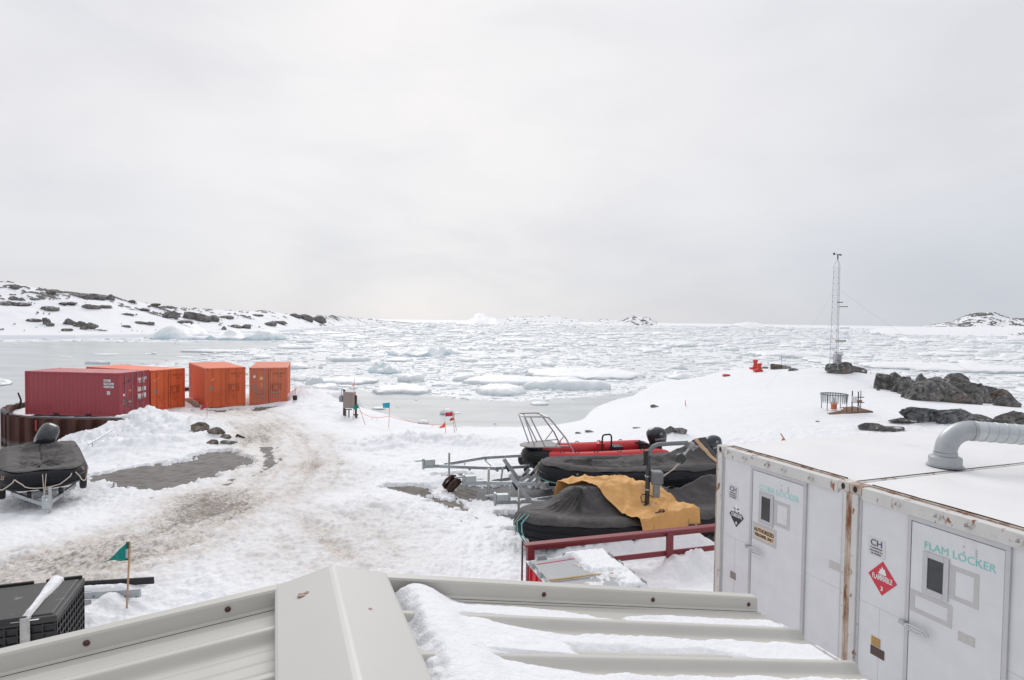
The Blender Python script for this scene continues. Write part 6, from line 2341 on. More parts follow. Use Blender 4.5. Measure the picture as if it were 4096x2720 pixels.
class Hull:
    """U of inflated tube, x forward from the transom, y to port"""

    def __init__(s, L, w, r, zc, rise, xs=0.55, blunt=0.85):
        s.L, s.w, s.r, s.zc, s.rise = L, w, r, zc, rise
        n = 40
        P = []
        xs_ = xs * L
        for k in range(14):
            P.append((xs_ * k / 13, w))
        for k in range(1, n):
            a = math.pi * k / n
            P.append((xs_ + (L - r - xs_) * math.sin(a), w * math.copysign(abs(math.cos(a)) ** blunt, math.cos(a))))
        for k in range(14):
            P.append((xs_ * (13 - k) / 13, -w))
        s.P = [Vector((x, y, zc + rise * max(0, x / L - 0.35) ** 2 / 0.42)) for x, y in P]

    def tube(s, parent, m, patch=None):
        P = s.P
        ext = [Vector((-0.55, P[0].y * 0.98, P[0].z)), Vector((-0.30, P[0].y, P[0].z))]
        ext2 = [Vector((-0.30, P[-1].y, P[-1].z)), Vector((-0.55, P[-1].y * 0.98, P[-1].z))]
        pts = ext + P + ext2
        rs = [s.r * 0.25, s.r * 0.78] + [s.r] * len(P) + [s.r * 0.78, s.r * 0.25]
        mb = MB()
        mb.tube(pts, rs, 24)
        o = mb.build('tube', m, parent, smooth=True)
        # rubbing strake
        mb = MB()
        mb.tube([p + s.nrm(i) * (s.r + 0.004) for i, p in enumerate(P)], 0.028, 8)
        mb.tube([p + s.nrm(i) * (s.r * 0.87) + Vector((0, 0, -s.r * 0.52)) for i, p in enumerate(P)], 0.022, 8)
        mb.build('rubbing_strake', HYP, parent, smooth=True)
        return o

    def nrm(s, i):
        P = s.P
        d = (P[min(i + 1, len(P) - 1)] - P[max(i - 1, 0)])
        d.z = 0
        d.normalize()
        v = Vector((d.y, -d.x, 0))
        c = Vector((s.L * 0.35, 0, 0))
        q = P[i] - c
        q.z = 0
        return v if v.dot(q) > 0 else -v

    def inner(s, parent, m):
        mb = MB()
        n = len(s.P)
        h = n // 2
        for i in range(h):
            a, b = s.P[i], s.P[n - 1 - i]
            a2, b2 = s.P[i + 1], s.P[n - 2 - i]
            z = -s.r * 0.55
            mb.add([(a.x, a.y, a.z + z), (b.x, b.y, b.z + z), (b2.x, b2.y, b2.z + z), (a2.x, a2.y, a2.z + z)], [(0, 1, 2, 3)])
        V = []
        for x, k in ((0.0, 1), (s.L * 0.5, 1), (s.L * 0.8, 0.55), (s.L - s.r, 0.08)):
            z = s.zc + s.rise * max(0, x / s.L - 0.35) ** 2 / 0.42
            V += [(x, -s.w * k, z - s.r * 0.5), (x, 0, z - s.r * 1.45), (x, s.w * k, z - s.r * 0.5)]
        F = []
        for k in range(3):
            for j in range(2):
                F.append((k * 3 + j, k * 3 + j + 1, k * 3 + j + 4, k * 3 + j + 3))
        mb.add(V, F)
        mb.build('floor', m, parent)

    def cover(s, parent, m, ridge, hem=1.25, seed=1, wr=0.05, x0=-0.2, sag=0.10, noskirt=None, hemvar=0.35, spine=0.72, extra=None):
        """canvas stretched from a ridge over the tubes, hem hanging round the outside"""
        dense = []
        for i in range(len(s.P) - 1):
            for k in range(4):
                f = k / 4
                dense.append((s.P[i].lerp(s.P[i + 1], f), s.nrm(i).lerp(s.nrm(i + 1), f).normalized()))
        dense.append((s.P[-1], s.nrm(len(s.P) - 1)))
        n = len(dense)
        nin, nout = 22, 14
        Gd = np.zeros((n, nin + nout, 3))
        arc = 0.0
        for i, (p, nr) in enumerate(dense):
            if i:
                arc += (p - dense[i - 1][0]).length
            cx = min(max(p.x, 0.05), s.L * spine)
            top = p + Vector((0, 0, s.r + 0.012))
            rz = ridge(cx)
            for j in range(nin):
                q = j / (nin - 1)
                c = Vector((cx, 0, rz))
                v = c.lerp(top, q)
                v.z -= sag * math.sin(q * math.pi) * (0.6 + 0.8 * float(vnoise(arc * 0.7 + seed, 2.0)))
                wv = (float(fbm(np.array([arc * 2.6 + seed * 7 + 0.8 * q]), np.array([q * 1.1]), 4)[0]) - 0.5) * 2
                wv2 = (1 - abs(float(vnoise(arc * 4.2 + seed + q * 1.5, q * 1.0 + 4)) - 0.5) * 2) ** 3
                v.z += wr * (wv * 0.9 + 0.75 * wv2 - 0.25) * math.sin(min(1, q * 1.25 + 0.12) * math.pi) ** 0.7
                v.z += 0.035 * (1 - abs(float(vnoise(arc * 2.1 + seed * 5 + q * 2.2, q * 2.6 + arc * 0.4)) - 0.5) * 2) ** 4 * math.sin(min(1, q + 0.15) * math.pi)
                if extra:
                    v.z += extra(v.x, v.y) * (1 if q < 0.9 else 0.4)
                Gd[i, j] = v
            he = hem + hemvar * (float(vnoise(arc * 1.1 + seed * 3, 9.0)) - 0.5) + 0.12 * (float(vnoise(arc * 4.1 + seed * 3, 5.0)) - 0.5)
            for j in range(nout):
                a = (j + 1) / nout * he
                rr = s.r + 0.014 + 0.012 * math.sin(arc * 9 + seed) * j / nout + 0.02 * (float(vnoise(arc * 3, j * 0.3)) - 0.4) * j / nout
                Gd[i, nin + j] = p + nr * (rr * math.sin(a)) + Vector((0, 0, rr * math.cos(a)))
        mb = MB()
        mb.grid(Gd)
        o = mb.build('cover', m, parent, smooth='all')
        so = o.modifiers.new('thick', 'SOLIDIFY')
        so.thickness = 0.006
        so.offset = 1
        for i in (n // 2, n // 4, n // 3, n * 2 // 3, n * 3 // 4, n // 8):
            mb = MB()
            mb.tube([Vector(Gd[i, j]) + Vector((0, 0, 0.007)) for j in range(nin)], 0.006, 5)
            mb.build('seam', m, o)
        return o, Gd


def boat_frame(name, label, bow, stern, zground):
    """thing at the transom, x pointing to the bow"""
    d = Vector((bow[0] - stern[0], bow[1] - stern[1], 0))
    return thing(name, label, 'boat', (stern[0], stern[1], zground), math.atan2(d.y, d.x)), d.length


def outboard(parent, x, z, tilt=0.15, s=1.0, letters=True, roll=0.0):
    """motor hung on the transom: leg, bracket, cowl with a lip and a number"""
    M0 = Matrix.Translation((x, 0, z)) @ Matrix.Rotation(roll, 4, 'X') @ Matrix.Rotation(tilt, 4, 'Y') @ Matrix.Diagonal((s, s, s, 1))
    mb = MB()
    n, mm = 22, 18
    Gd = np.zeros((n, mm, 3))
    for i in range(n):
        a = 2 * math.pi * i / n
        for j in range(mm):
            v = j / (mm - 1)
            h = 0.52 * v
            k = (0.88 + 0.22 * math.sin(min(1, v * 1.25) * math.pi * 0.55)) * math.sqrt(max(0.0, 1 - max(0, (v - 0.5) / 0.5) ** 2.4))
            px = (0.30 * math.copysign(abs(math.cos(a)) ** 0.7, math.cos(a)) - 0.02) * k + 0.05 * v
            py = 0.205 * math.copysign(abs(math.sin(a)) ** 0.75, math.sin(a)) * k
            Gd[i, j] = M0 @ Vector((px - 0.22, py, h))
    mb.grid(Gd, closed_u=True)
    mo = mb.build('outboard_motor', COWL, parent, smooth='all')
    mb = MB()
    V = []
    for (kk, hh) in ((1.0, -0.09), (1.03, -0.03), (1.0, 0.0)):
        for i in range(20):
            a = 2 * math.pi * i / 20
            V.append(M0 @ Vector((0.27 * math.cos(a) * kk - 0.24, 0.19 * math.sin(a) * kk, hh)))
    mb.add(V, [(r_ * 20 + i, r_ * 20 + (i + 1) % 20, (r_ + 1) * 20 + (i + 1) % 20, (r_ + 1) * 20 + i) for r_ in range(2) for i in range(20)])
    mb.build('lower_cowl', BLACK, mo, smooth=True)
    mb = MB()
    mb.box(-0.34, -0.14, -0.07, 0.07, -0.75, -0.06, M0)
    mb.box(-0.52, -0.08, -0.05, 0.05, -0.80, -0.70, M0)
    mb.box(-0.12, 0.06, -0.10, 0.10, -0.25, -0.04, M0)
    mb.build('leg', BLACK, mo, bevel=0.02)
    mb = MB()
    mb.tube([M0 @ Vector((0.02, 0.05, 0.0)), M0 @ Vector((0.32, 0.06, 0.07)), M0 @ Vector((0.58, 0.06, 0.16))], [0.035, 0.03, 0.04], 8)
    mb.build('tiller', BLACK, mo, smooth=True)
    if letters:
        for (tx, px, pz, sz) in (('YAMAHA', -0.02, 0.14, 0.095), ('40', -0.20, 0.29, 0.12)):
            M = M0 @ Matrix(((-1, 0, 0, px), (0, 0, 1, 0.236), (0, 1, 0, pz), (0, 0, 0, 1)))
            text('lettering', tx, sz, mat('silver_print', (0.6, 0.61, 0.62), 0.4), mo, M, xs=0.95)
    return mo


# ---- red boat
zb = 2.1
rb, LB = boat_frame('inflatable_boat', 'red inflatable boat with black bow and tall bow rail, farthest of the parked boats', (0.42, 20.15), (4.85, 21.45), zb)
H1 = Hull(LB, 0.78, 0.255, 0.93, 0.10, xs=0.6)
H1.tube(rb, REDT)
H1.inner(rb, mat('grey_floor', (0.10, 0.10, 0.11), 0.6))
mb = MB()
ii = [i for i in range(len(H1.P)) if H1.P[i].x > LB - 0.75]
mb.tube([H1.P[i] for i in ii], 0.262, 24, cap=False)
mb.build('bow_patch', HYP, rb, smooth=True)
mb = MB()
for q in (-0.45, -0.2, 0.05, 0.3):
    mb.tube([H1.P[i] + H1.nrm(i) * (0.262 * math.cos(q) + 0.006) + Vector((0, 0, -0.262 * math.sin(q))) for i in ii], 0.014, 6)
mb.build('bow_rib', BLACK, rb, smooth=True)
# bow board and rail
RZ = 0.93 + 0.10 + 0.255
GREYB = mat('grey_board', (0.36, 0.345, 0.335), 0.7, var=0.1)
mb = MB()
bo = [(LB + 0.12, 0.0), (LB + 0.05, 0.22), (LB - 0.15, 0.40), (LB - 1.05, 0.62), (LB - 1.15, 0.55), (LB - 1.15, -0.55), (LB - 1.05, -0.62), (LB - 0.15, -0.40), (LB + 0.05, -0.22)]
n = len(bo)
mb.add([(x, y, RZ + 0.05) for x, y in bo] + [(x, y, RZ + 0.085) for x, y in bo], [tuple(range(n - 1, -1, -1)), tuple(range(n, 2 * n))] + [(k, (k + 1) % n, n + (k + 1) % n, n + k) for k in range(n)])
mb.build('bow_board', GREYB, rb, bevel=0.008)
TB = mat('rail_tube', (0.50, 0.49, 0.48), 0.35, 0.7, var=0.06)
mb = MB()
ztop = RZ + 1.06
for s in (-1, 1):
    mb.tube([(LB - 1.55, s * 0.62, RZ - 0.10), (LB - 1.30, s * 0.56, RZ + 0.35), (LB - 0.82, s * 0.46, ztop - 0.12), (LB - 0.72, s * 0.44, ztop - 0.02), (LB - 0.55, s * 0.43, ztop + 0.01), (LB - 0.10, s * 0.40, ztop + 0.02), (LB + 0.06, s * 0.34, ztop + 0.02), (LB + 0.12, s * 0.22, ztop + 0.02), (LB + 0.13, 0, ztop + 0.02)], 0.027, 8)
    mb.tube([(LB - 0.62, s * 0.42, RZ + 0.08), (LB - 0.10, s * 0.40, ztop + 0.02)], 0.024, 8)
    mb.tube([(LB - 0.30, s * 0.30, RZ + 0.08), (LB + 0.08, s * 0.32, ztop + 0.02)], 0.022, 8)
    mb.tube([(LB - 1.24, s * 0.55, RZ + 0.42), (LB - 0.95, s * 0.50, RZ + 0.09)], 0.020, 8)
    mb.tube([(LB - 0.62, s * 0.42, RZ + 0.09), (LB - 1.40, s * 0.57, RZ + 0.09)], 0.020, 8)
mb.tube([(LB - 0.72, -0.44, ztop - 0.02), (LB - 0.72, 0.44, ztop - 0.02)], 0.022, 8)
mb.build('bow_rail', TB, rb, smooth=True)
for s, rng_ in ((-1, range(3, 26, 4)), (1, range(3, 30, 4))):
    for k in rng_:
        i = k if s > 0 else len(H1.P) - 1 - k
        p = H1.P[i] + H1.nrm(i) * 0.05 + Vector((0, 0, 0.252))
        mb = MB()
        mb.tube([p + Vector((-0.07, 0, 0)), p + Vector((-0.04, 0, 0.035)), p + Vector((0.04, 0, 0.035)), p + Vector((0.07, 0, 0))], 0.014, 6)
        mb.build('grab_handle', BLACK, rb, smooth=True)
mb = MB()
xh = 1.42
mb.tube([(xh, 0.05, 0.75), (xh, 0.05, 1.50), (xh + 0.02, 0.05, 1.56), (xh + 0.07, 0.05, 1.60), (xh + 0.30, 0.12, 1.61), (xh + 0.36, 0.12, 1.57), (xh + 0.38, 0.13, 1.50), (xh + 0.40, 0.15, 0.75)], 0.03, 8)
mb.build('grab_frame', BLACK, rb, smooth=True)
mb = MB()
mb.box(0.95, 1.30, -0.36, 0.10, 0.75, 1.16)
mb.build('helm_box', BLACK, rb, bevel=0.03)
mb = MB()
mb.lathe([(0.14, 0.0), (0.15, 0.08), (0.15, 0.22), (0.06, 0.26), (0.05, 0.30)], 14, Matrix.Translation((1.65, -0.35, 1.0)))
mb.build('fuel_can', REDT, rb, smooth=True)
mb = MB()
mb.box(-0.02, 0.05, -0.6, 0.6, 0.62, 1.22)
mb.build('transom', BLACK, rb, bevel=0.01)
outboard(rb, -0.16, 1.18, 0.12, 1.12)
# ---- covered black boat in the middle
mbt, LM = boat_frame('inflatable_boat', 'long black inflatable boat under a dark canvas cover with green rope along its keel', (0.86, 17.75), (6.35, 19.55), 2.1)
H2 = Hull(LM, 0.82, 0.315, 0.86, 0.26, xs=0.5)
H2.tube(mbt, HYP)
H2.inner(mbt, HYP)


def ridge2(x):
    return 1.30 + 0.20 * sstep(2.2, 0.6, x) + 0.42 * float(1 - sstep(0.1, 1.3, x)) - 0.05 * math.sin(x * 2.2)


_, G2 = H2.cover(mbt, CANV, lambda x: 1.32 + 0.10 * math.sin(x * 1.3 + 1) + 0.40 * float(1 - sstep(0.1, 1.5, x)), hem=0.85, seed=2.3, wr=0.085)
mb = MB()
for i in range(6, len(H2.P) - 6, 1):
    pass
mb.tube([H2.P[i] + H2.nrm(i) * 0.27 + Vector((0, 0, -0.205)) for i in range(14, len(H2.P) - 26)], 0.012, 6)
mb.build('keel_rope', ROPEG, mbt, smooth=True)
bi = len(H2.P) // 2 + 1
mb = MB()
for dx in (-0.05, 0.06):
    p = H2.P[bi + 1] + H2.nrm(bi + 1) * 0.02
    mb.tube([p + H2.nrm(bi + 1) * 0.14 + Vector((0, dx, 0.30)), p + H2.nrm(bi + 1) * 0.32 + Vector((0, dx * 1.5, 0.05)), p + H2.nrm(bi + 1) * 0.30 + Vector((0, dx * 2, -0.16)), p + H2.nrm(bi + 1) * 0.2 + Vector((0, dx, -0.45))], 0.009, 6)
mb.tube([H2.P[bi + 1] + H2.nrm(bi + 1) * 0.30 + Vector((0, 0.05 + 0.05 * math.cos(q * 0.5), 0.16 + 0.05 * math.sin(q * 0.5))) for q in range(13)], 0.008, 6, closed=True)
mb.build('tie_rope', ROPE, mbt, smooth=True)
NI = len(H2.P)
for k in (3, 6, 9, 12):
    i = k
    p = H2.P[i] + H2.nrm(i) * 0.325 + Vector((0, 0, 0.03))
    mb = MB()
    mb.tube([p + Vector((-0.13, 0.02, 0)), p + Vector((-0.09, -0.03, 0.01)), p + Vector((0.09, -0.03, 0.01)), p + Vector((0.13, 0.02, 0))], 0.02, 6)
    mb.build('grab_handle', BLACK, mbt, smooth=True)
mb = MB()
for k in range(1, 14, 3):
    a = H2.P[k] + H2.nrm(k) * 0.33
    b = H2.P[k + 3] + H2.nrm(k + 3) * 0.33
    mb.tube([a + Vector((0, 0, 0.12)), a.lerp(b, 0.25) + Vector((0, -0.02, 0.0)), a.lerp(b, 0.5) + Vector((0, -0.02, -0.04)), a.lerp(b, 0.75) + Vector((0, -0.02, 0.0)), b + Vector((0, 0, 0.12))], 0.012, 6)
mb.build('lifeline', BLACK, mbt, smooth=True)
mb = MB()
for (k, up) in ((17, 0.20), (24, 0.22), (11, 0.16)):
    i = k
    p = H2.P[i] + H2.nrm(i) * 0.30 + Vector((0, 0, up * 0.6))
    mb.tube([p + Vector((0.022 * math.cos(q * 0.5), 0, 0.022 * math.sin(q * 0.5))) for q in range(13)], 0.007, 6, closed=True)
mb.split('eyelet', ROPE, mbt, smooth=True)
mo2 = outboard(mbt, -0.10, 1.32, 0.35, 0.95)
# canvas strap over the stern, following the cover
st = []
for jj in range(0, 24):
    f_ = jj / 23
    row = []
    for wd in (0.0, 0.5, 1.0):
        i_ = 6.5 - 4.5 * f_ + wd * 2.6
        i0 = int(i_)
        p = Vector(G2[i0, jj]).lerp(Vector(G2[i0 + 1, jj]), i_ - i0)
        row.append((p.x, p.y + (0.0 if jj < 20 else 0.02), p.z + 0.022))
    st.append(row)
mb = MB()
mb.grid(np.array(st))
o = mb.build('tan_strap', mat('faded_tan_strap', (0.55, 0.36, 0.22), 0.7, var=0.1), mbt, smooth='all')
o.modifiers.new('thick', 'SOLIDIFY').thickness = 0.01
# ---- near black boat with the tan tarp
nb_o, LN = boat_frame('inflatable_boat', 'nearest black inflatable boat with crumpled tan tarp over its middle', (0.16, 13.25), (5.45, 15.25), 2.5)
H3 = Hull(LN, 0.82, 0.30, 0.46, 0.16, xs=0.5)
H3.tube(nb_o, HYP)
H3.inner(nb_o, HYP)


def ridge3(x):
    f = LN - x
    return 0.80 + 0.25 * float(sstep(0.5, 1.7, f)) + 0.02 * math.sin(f * 4) + 0.25 * float(sstep(4.0, 5.2, f))


def bump3(x, y):
    f = LN - x
    return 0.34 * float(sstep(0.75, 1.65, f)) * float(1 - sstep(2.7, 4.4, f)) * (1 - float(sstep(-0.55, 0.75, y)))


H3.cover(nb_o, CANV, ridge3, hem=1.05, seed=5.1, wr=0.10, sag=0.10, extra=bump3)
# tan tarp: a sheet thrown across boat and cases
nx, ny = 90, 84
Gd = np.zeros((nx, ny, 3))
for i in range(nx):
    u = i / (nx - 1)
    for j in range(ny):
        v = j / (ny - 1) * 2 - 1                       # -1 far side (port), +1 near side
        y = 1.17 * math.copysign(min(1.0, abs(v) / 0.8), v)
        fl0, fl1 = 1.45 + 1.05 * (v + 1) / 2, 3.42 + 0.58 * (v + 1) / 2
        f = fl0 + u * (fl1 - fl0) + 0.05 * (float(vnoise(v * 5 + 2, u * 3)) - 0.5)
        x = LN - f
        cz = ridge3(x) - (ridge3(x) - 0.775) * min(1.0, abs(y) / 0.82)
        flat = 0.88 + 0.03 * float(sstep(2.6, 2.8, f)) * (v + 1)
        k_ = float(sstep(0.0, 0.22, u))
        top = max(cz + 0.035, flat * k_ + (cz + 0.03) * (1 - k_)) + bump3(x, y)
        edge = max(0.0, (abs(v) - 0.80) / 0.20)
        oncase = v > 0 and 2.76 < f < 3.66
        drop = 0.42 * edge ** 1.6 if v < 0 else ((0.70 + 0.05 * math.sin(f * 9)) * edge if oncase else 0.36 * edge ** 1.3)
        yy = y + (0.015 + 0.03 * edge * float(vnoise(f * 6, 1.0)) if oncase else (0.02 if v > 0 else 0))
        wv = (float(fbm(np.array([f * 2.3 + 3]), np.array([y * 2.3]), 4)[0]) - 0.5) * 0.11 + abs(float(vnoise(f * 5 + y * 3, y * 2 - f)) - 0.5) * 0.07 + abs(float(vnoise(f * 9 - y * 4, y * 6 + f * 2)) - 0.5) * 0.035 + 0.05 * (1 - abs(float(vnoise(f * 2.6 + y * 2.2 + 8, y * 1.4 - f * 0.6)) - 0.5) * 2) ** 5
        sag_ = -0.07 * math.sin(max(0, min(1, (f - 2.4) / 0.9)) * math.pi) * (1 if v > 0 else 0.4)
        Gd[i, j] = (x + 0.03 * float(vnoise(y * 4, 3.3)), yy, top - drop + wv * (1 - 0.4 * edge) + sag_ * (1 - edge))
mb = MB()
mb.grid(Gd)
o = mb.build('tan_tarp', TAN, nb_o, smooth='all')
so = o.modifiers.new('thick', 'SOLIDIFY')
so.thickness = 0.008
so.offset = 1
# black case at the near side that the tarp hangs over
mb = MB()
mb.box(LN - 3.95, LN - 2.74, 0.35, 1.155, 0.08, 0.85)
mb.build('case', mat('scuffed_black_case', (0.022, 0.024, 0.03), 0.5, var=0.3, col2=(0.16, 0.17, 0.18), c2=(0.62, 0.68), c2scale=7), nb_o, bevel=0.03)
mb = MB()
mb.tube([Vector((LN - 3.87, 1.165, 0.78 - 0.02 * q)) + Vector((0.02 * math.sin(q * 2.1), 0.01, 0)) for q in range(26)], 0.012, 6)
mb.tube([Vector((LN - 3.86, 1.12, 0.82)), Vector((LN - 3.88, 1.17, 0.4)), Vector((LN - 3.86, 1.15, 0.2))], 0.010, 6)
mb.build('case_rope', ROPE, nb_o, smooth=True)
NI = len(H3.P)
mb = MB()
b3 = NI // 2
for k, (dx, c) in enumerate(((1, 0), (2, 1))):
    i = b3 - dx
    p, nr = H3.P[i], H3.nrm(i)
    mb.tube([p + nr * 0.15 + Vector((0, 0, 0.28)), p + nr * 0.35 + Vector((0.02, 0, 0.14)), p + nr * 0.37 + Vector((0.0, 0.02, -0.05)), p + nr * 0.29 + Vector((-0.02, 0, -0.2)), p + nr * 0.12 + Vector((0, 0, -0.42))], 0.014, 6)
mb.build('bow_rope', ROPEG, nb_o, smooth=True)
mb = MB()
i = b3
p, nr = H3.P[i], H3.nrm(i)
mb.tube([p + nr * 0.20 + Vector((0, 0, 0.25)), p + nr * 0.35 + Vector((0.03, 0, 0.05)), p + nr * 0.31 + Vector((0, 0, -0.22))], 0.010, 6)
mb.build('tie_rope', ROPE, nb_o, smooth=True)
i = NI - 1 - 15
mb = MB()
p, nr = H3.P[i], H3.nrm(i)
for q in range(1):
    mb.tube([H3.P[k] + H3.nrm(k) * (0.31) + Vector((0, 0, -0.02 - 0.10 * math.sin((k - 6) / 10 * math.pi))) for k in range(6, 17)], 0.016, 6)
mb.build('lifeline', BLACK, nb_o, smooth=True)
# painted white strokes low on the tube
mb = MB()
p, nr = H3.P[12], H3.nrm(12)
c = p + nr * 0.305 + Vector((0, 0, -0.08))
for (a, b) in (((-0.09, 0.05), (0.09, 0.03)), ((0, 0.1), (-0.03, -0.06)), ((-0.08, -0.05), (0.09, -0.08)), ((0.2, 0.08), (0.34, -0.06)), ((0.33, 0.06), (0.2, -0.07))):
    mb.beam(c + Vector((a[0], 0, a[1])), c + Vector((b[0], 0, b[1])), 0.010, 0.016)
mb.build('white_mark', WHITEP, nb_o)
# ---- davit standing on the near boat
dv = Yp(2590, 2022, 13.9)
davit = thing('davit', 'grey davit crane with curved arm and hanging pulley rising through the tan tarp', 'davit crane', dv)
DG_ = mat('davit_grey', (0.20, 0.215, 0.225), 0.45, 0.5, var=0.12)


def dq(px, py, dy=0.0):
    p = Yp(px, py, 13.9 + dy)
    return Vector((p[0] - dv[0], p[1] - dv[1], p[2] - dv[2]))


mb = MB()
mb.box(-0.11, 0.14, -0.12, 0.12, -0.06, 0.03, Matrix.Rotation(0.08, 4, 'Y'))
mb.box(-0.16, 0.16, -0.06, 0.06, -0.02, 0.045, Matrix.Rotation(0.5, 4, 'Z'))
mb.build('base_plate', BLACK, davit, bevel=0.01)
mb = MB()
mb.tube([dq(2587, 2020), dq(2592, 1900), dq(2596, 1820)], 0.056, 14)
mb.build('mast', mat('dark_mast', (0.075, 0.08, 0.09), 0.4, 0.5, var=0.2), davit, smooth=True)
mb = MB()
mb.tube([dq(2596, 1850), dq(2597, 1818), dq(2602, 1798), dq(2614, 1786), dq(2632, 1778), dq(2690, 1774), dq(2752, 1771)], 0.050, 14)
mb.build('arm', DG_, davit, smooth=True)
mb = MB()
mb.tube([dq(2583, 1858), dq(2583, 1803)], 0.055, 14)
mb.tube([dq(2571, 1858), dq(2596, 1858)], 0.02, 8)
mb.build('grip_sleeve', BLACK, davit, smooth=True)
mb = MB()
a, b = dq(2603, 1934, -0.1), dq(2650, 1885, -0.1)
mb.box(a.x, b.x, -0.22, 0.06, a.z, b.z)
mb.build('winch_box', DG_, davit, bevel=0.03)
mb = MB()
a, b = dq(2613, 1988, -0.1), dq(2638, 1934, -0.1)
mb.box(a.x, b.x, -0.18, 0.0, a.z, b.z)
mb.box(a.x - 0.03, b.x + 0.03, -0.2, 0.02, b.z - 0.05, b.z)
mb.build('motor_housing', mat('light_davit_grey', (0.27, 0.29, 0.305), 0.45, 0.4), davit, bevel=0.02)
mb = MB()
rs_ = np.random.default_rng(3)
for k in range(26):
    c = dq(2765, 1783)
    o3 = Vector(rs_.normal(0, 0.035, 3))
    o4 = Vector(rs_.normal(0, 0.06, 3))
    mb.tube([c + o3 * 1.2, c + o4, c - o3 + Vector((0, 0, -0.02))], 0.012, 6)
mb.lathe([(0.04, -0.07), (0.075, -0.04), (0.08, 0.03), (0.05, 0.075)], 12, Matrix.Translation(dq(2765, 1781)))
mb.build('rope_knot', mat('grey_rope', (0.36, 0.36, 0.36), 0.8, var=0.3, vscale=30), davit, smooth=True)
mb = MB()
M = Matrix.Translation(dq(2722, 1834)) @ Matrix.Rotation(math.pi / 2, 4, 'X')
mb.lathe([(0.05, -0.04), (0.115, -0.04), (0.125, 0.0), (0.115, 0.04), (0.05, 0.04)], 24, M)
mb.build('pulley', mat('green_black_pulley', (0.035, 0.045, 0.042), 0.4), davit, smooth=True)
mb = MB()
mb.tube([dq(2757, 1790), dq(2745, 1808), dq(2738, 1815), dq(2728, 1824)], [0.03, 0.02, 0.035, 0.02], 8)
mb.build('shackle', STEEL, davit, smooth=True)
for s in (0, 1):
    mb = MB()
    mb.tube([dq(2714 + 8 * s, 1850, -0.03), dq(2690 + 4 * s, 1878, -0.05), dq(2652, 1908 - 6 * s, -0.1)], 0.011, 6)
    mb.build('fall_rope', ROPE, davit, smooth=True)
mb = MB()
mb.tube([dq(2583, 2010, -0.06), dq(2568, 2008, -0.1), dq(2563, 1990, -0.1), dq(2570, 1977, -0.08), dq(2585, 1978, -0.05), dq(2605, 1984, 0.05), dq(2614, 1990, 0.0)], 0.012, 6)
mb.build('cable', BLACK, davit, smooth=True)
for py in (1904, 1957):
    mb = MB()
    mb.tube([dq(2590.5, py + 3), dq(2590.6, py - 3)], 0.064, 14)
    mb.build('clamp', STEEL, davit, smooth=True)
# strap on the tarp
c = Yp(2655, 2047, 13.2)
mb = MB()
a, b = Vector(Yp(2622, 2052, 13.25)), Vector(Yp(2735, 2043, 13.5))
mb.tube([a, a.lerp(b, .2) + Vector((0, 0, .02)), a.lerp(b, .5) + Vector((0, 0, .0)), b], 0.014, 6)
mb.tube([a.lerp(b, .08) + Vector((0, 0, .0)), a.lerp(b, .15) + Vector((0.0, 0, .06)), a.lerp(b, .28) + Vector((0, 0, .055)), a.lerp(b, .34)], 0.014, 6)
tag(mb.build('strap', BLACK, smooth=True), 'black webbing strap lying on the tan tarp right of the davit foot', 'strap')

# ---- left boat seen from its bow
lbo, LL = boat_frame('inflatable_boat', 'black inflatable boat on a trailer at the far left with number 55 on its bow', (-12.93, 16.72), (-15.8, 20.25), 2.2)
H4 = Hull(LL, 0.80, 0.275, 0.78, 0.0, xs=0.70, blunt=0.42)
H4.tube(lbo, HYP)
H4.inner(lbo, HYP)
H4.cover(lbo, CANV, lambda x: 1.12 - 0.24 * float(sstep(0.3, 1.8, x)), hem=0.62, seed=8.2, wr=0.13, sag=0.0, hemvar=0.7, spine=0.62)
outboard(lbo, 0.05, 0.98, 0.85, 1.3, letters=False, roll=-0.5)
b4 = len(H4.P) // 2
mb = MB()
for i0, i1, dip in ((b4 - 13, b4 - 5, 0.34), (b4 - 4, b4 + 4, 0.30), (b4 + 4, b4 + 13, 0.3)):
    pts = []
    for k in range(13):
        f = i0 + (i1 - i0) * k / 12
        i = int(f)
        p = H4.P[i].lerp(H4.P[i + 1], f - i)
        pts.append(p + H4.nrm(i) * (0.31) + Vector((0, 0, 0.12 - dip * math.sin(k / 12 * math.pi))))
    mb.tube(pts, 0.017, 6)
for dx in (-0.03, 0.05):
    p = H4.P[b4] + H4.nrm(b4) * 0.30
    mb.tube([p + Vector((0.0, dx, 0.2)), p + Vector((0.03, dx * 0.5, -0.1)), p + Vector((0.12, 0, -0.45))], 0.012, 6)
mb.build('lifeline', ROPE, lbo, smooth=True)
PINK = mat('pink_number', (0.60, 0.33, 0.27), 0.6, var=0.2, vscale=30)
for di, sx in ((-9, 1), (8, 1)):
    i = b4 + di
    p, nr = H4.P[i], H4.nrm(i)
    o3 = p + nr * 0.30 + Vector((0, 0, 0.10))
    ax = Vector((0, 0, 1)).cross(nr).normalized()
    up = (Vector((0, 0, 1)) - nr * 0.35).normalized()
    nn = ax.cross(up)
    M = Matrix(((ax.x, up.x, nn.x, o3.x), (ax.y, up.y, nn.y, o3.y), (ax.z, up.z, nn.z, o3.z), (0, 0, 0, 1)))
    text('number', '55', 0.15, PINK, lbo, M, 'CENTER')

# ------------------------------------------------------------------ trailers


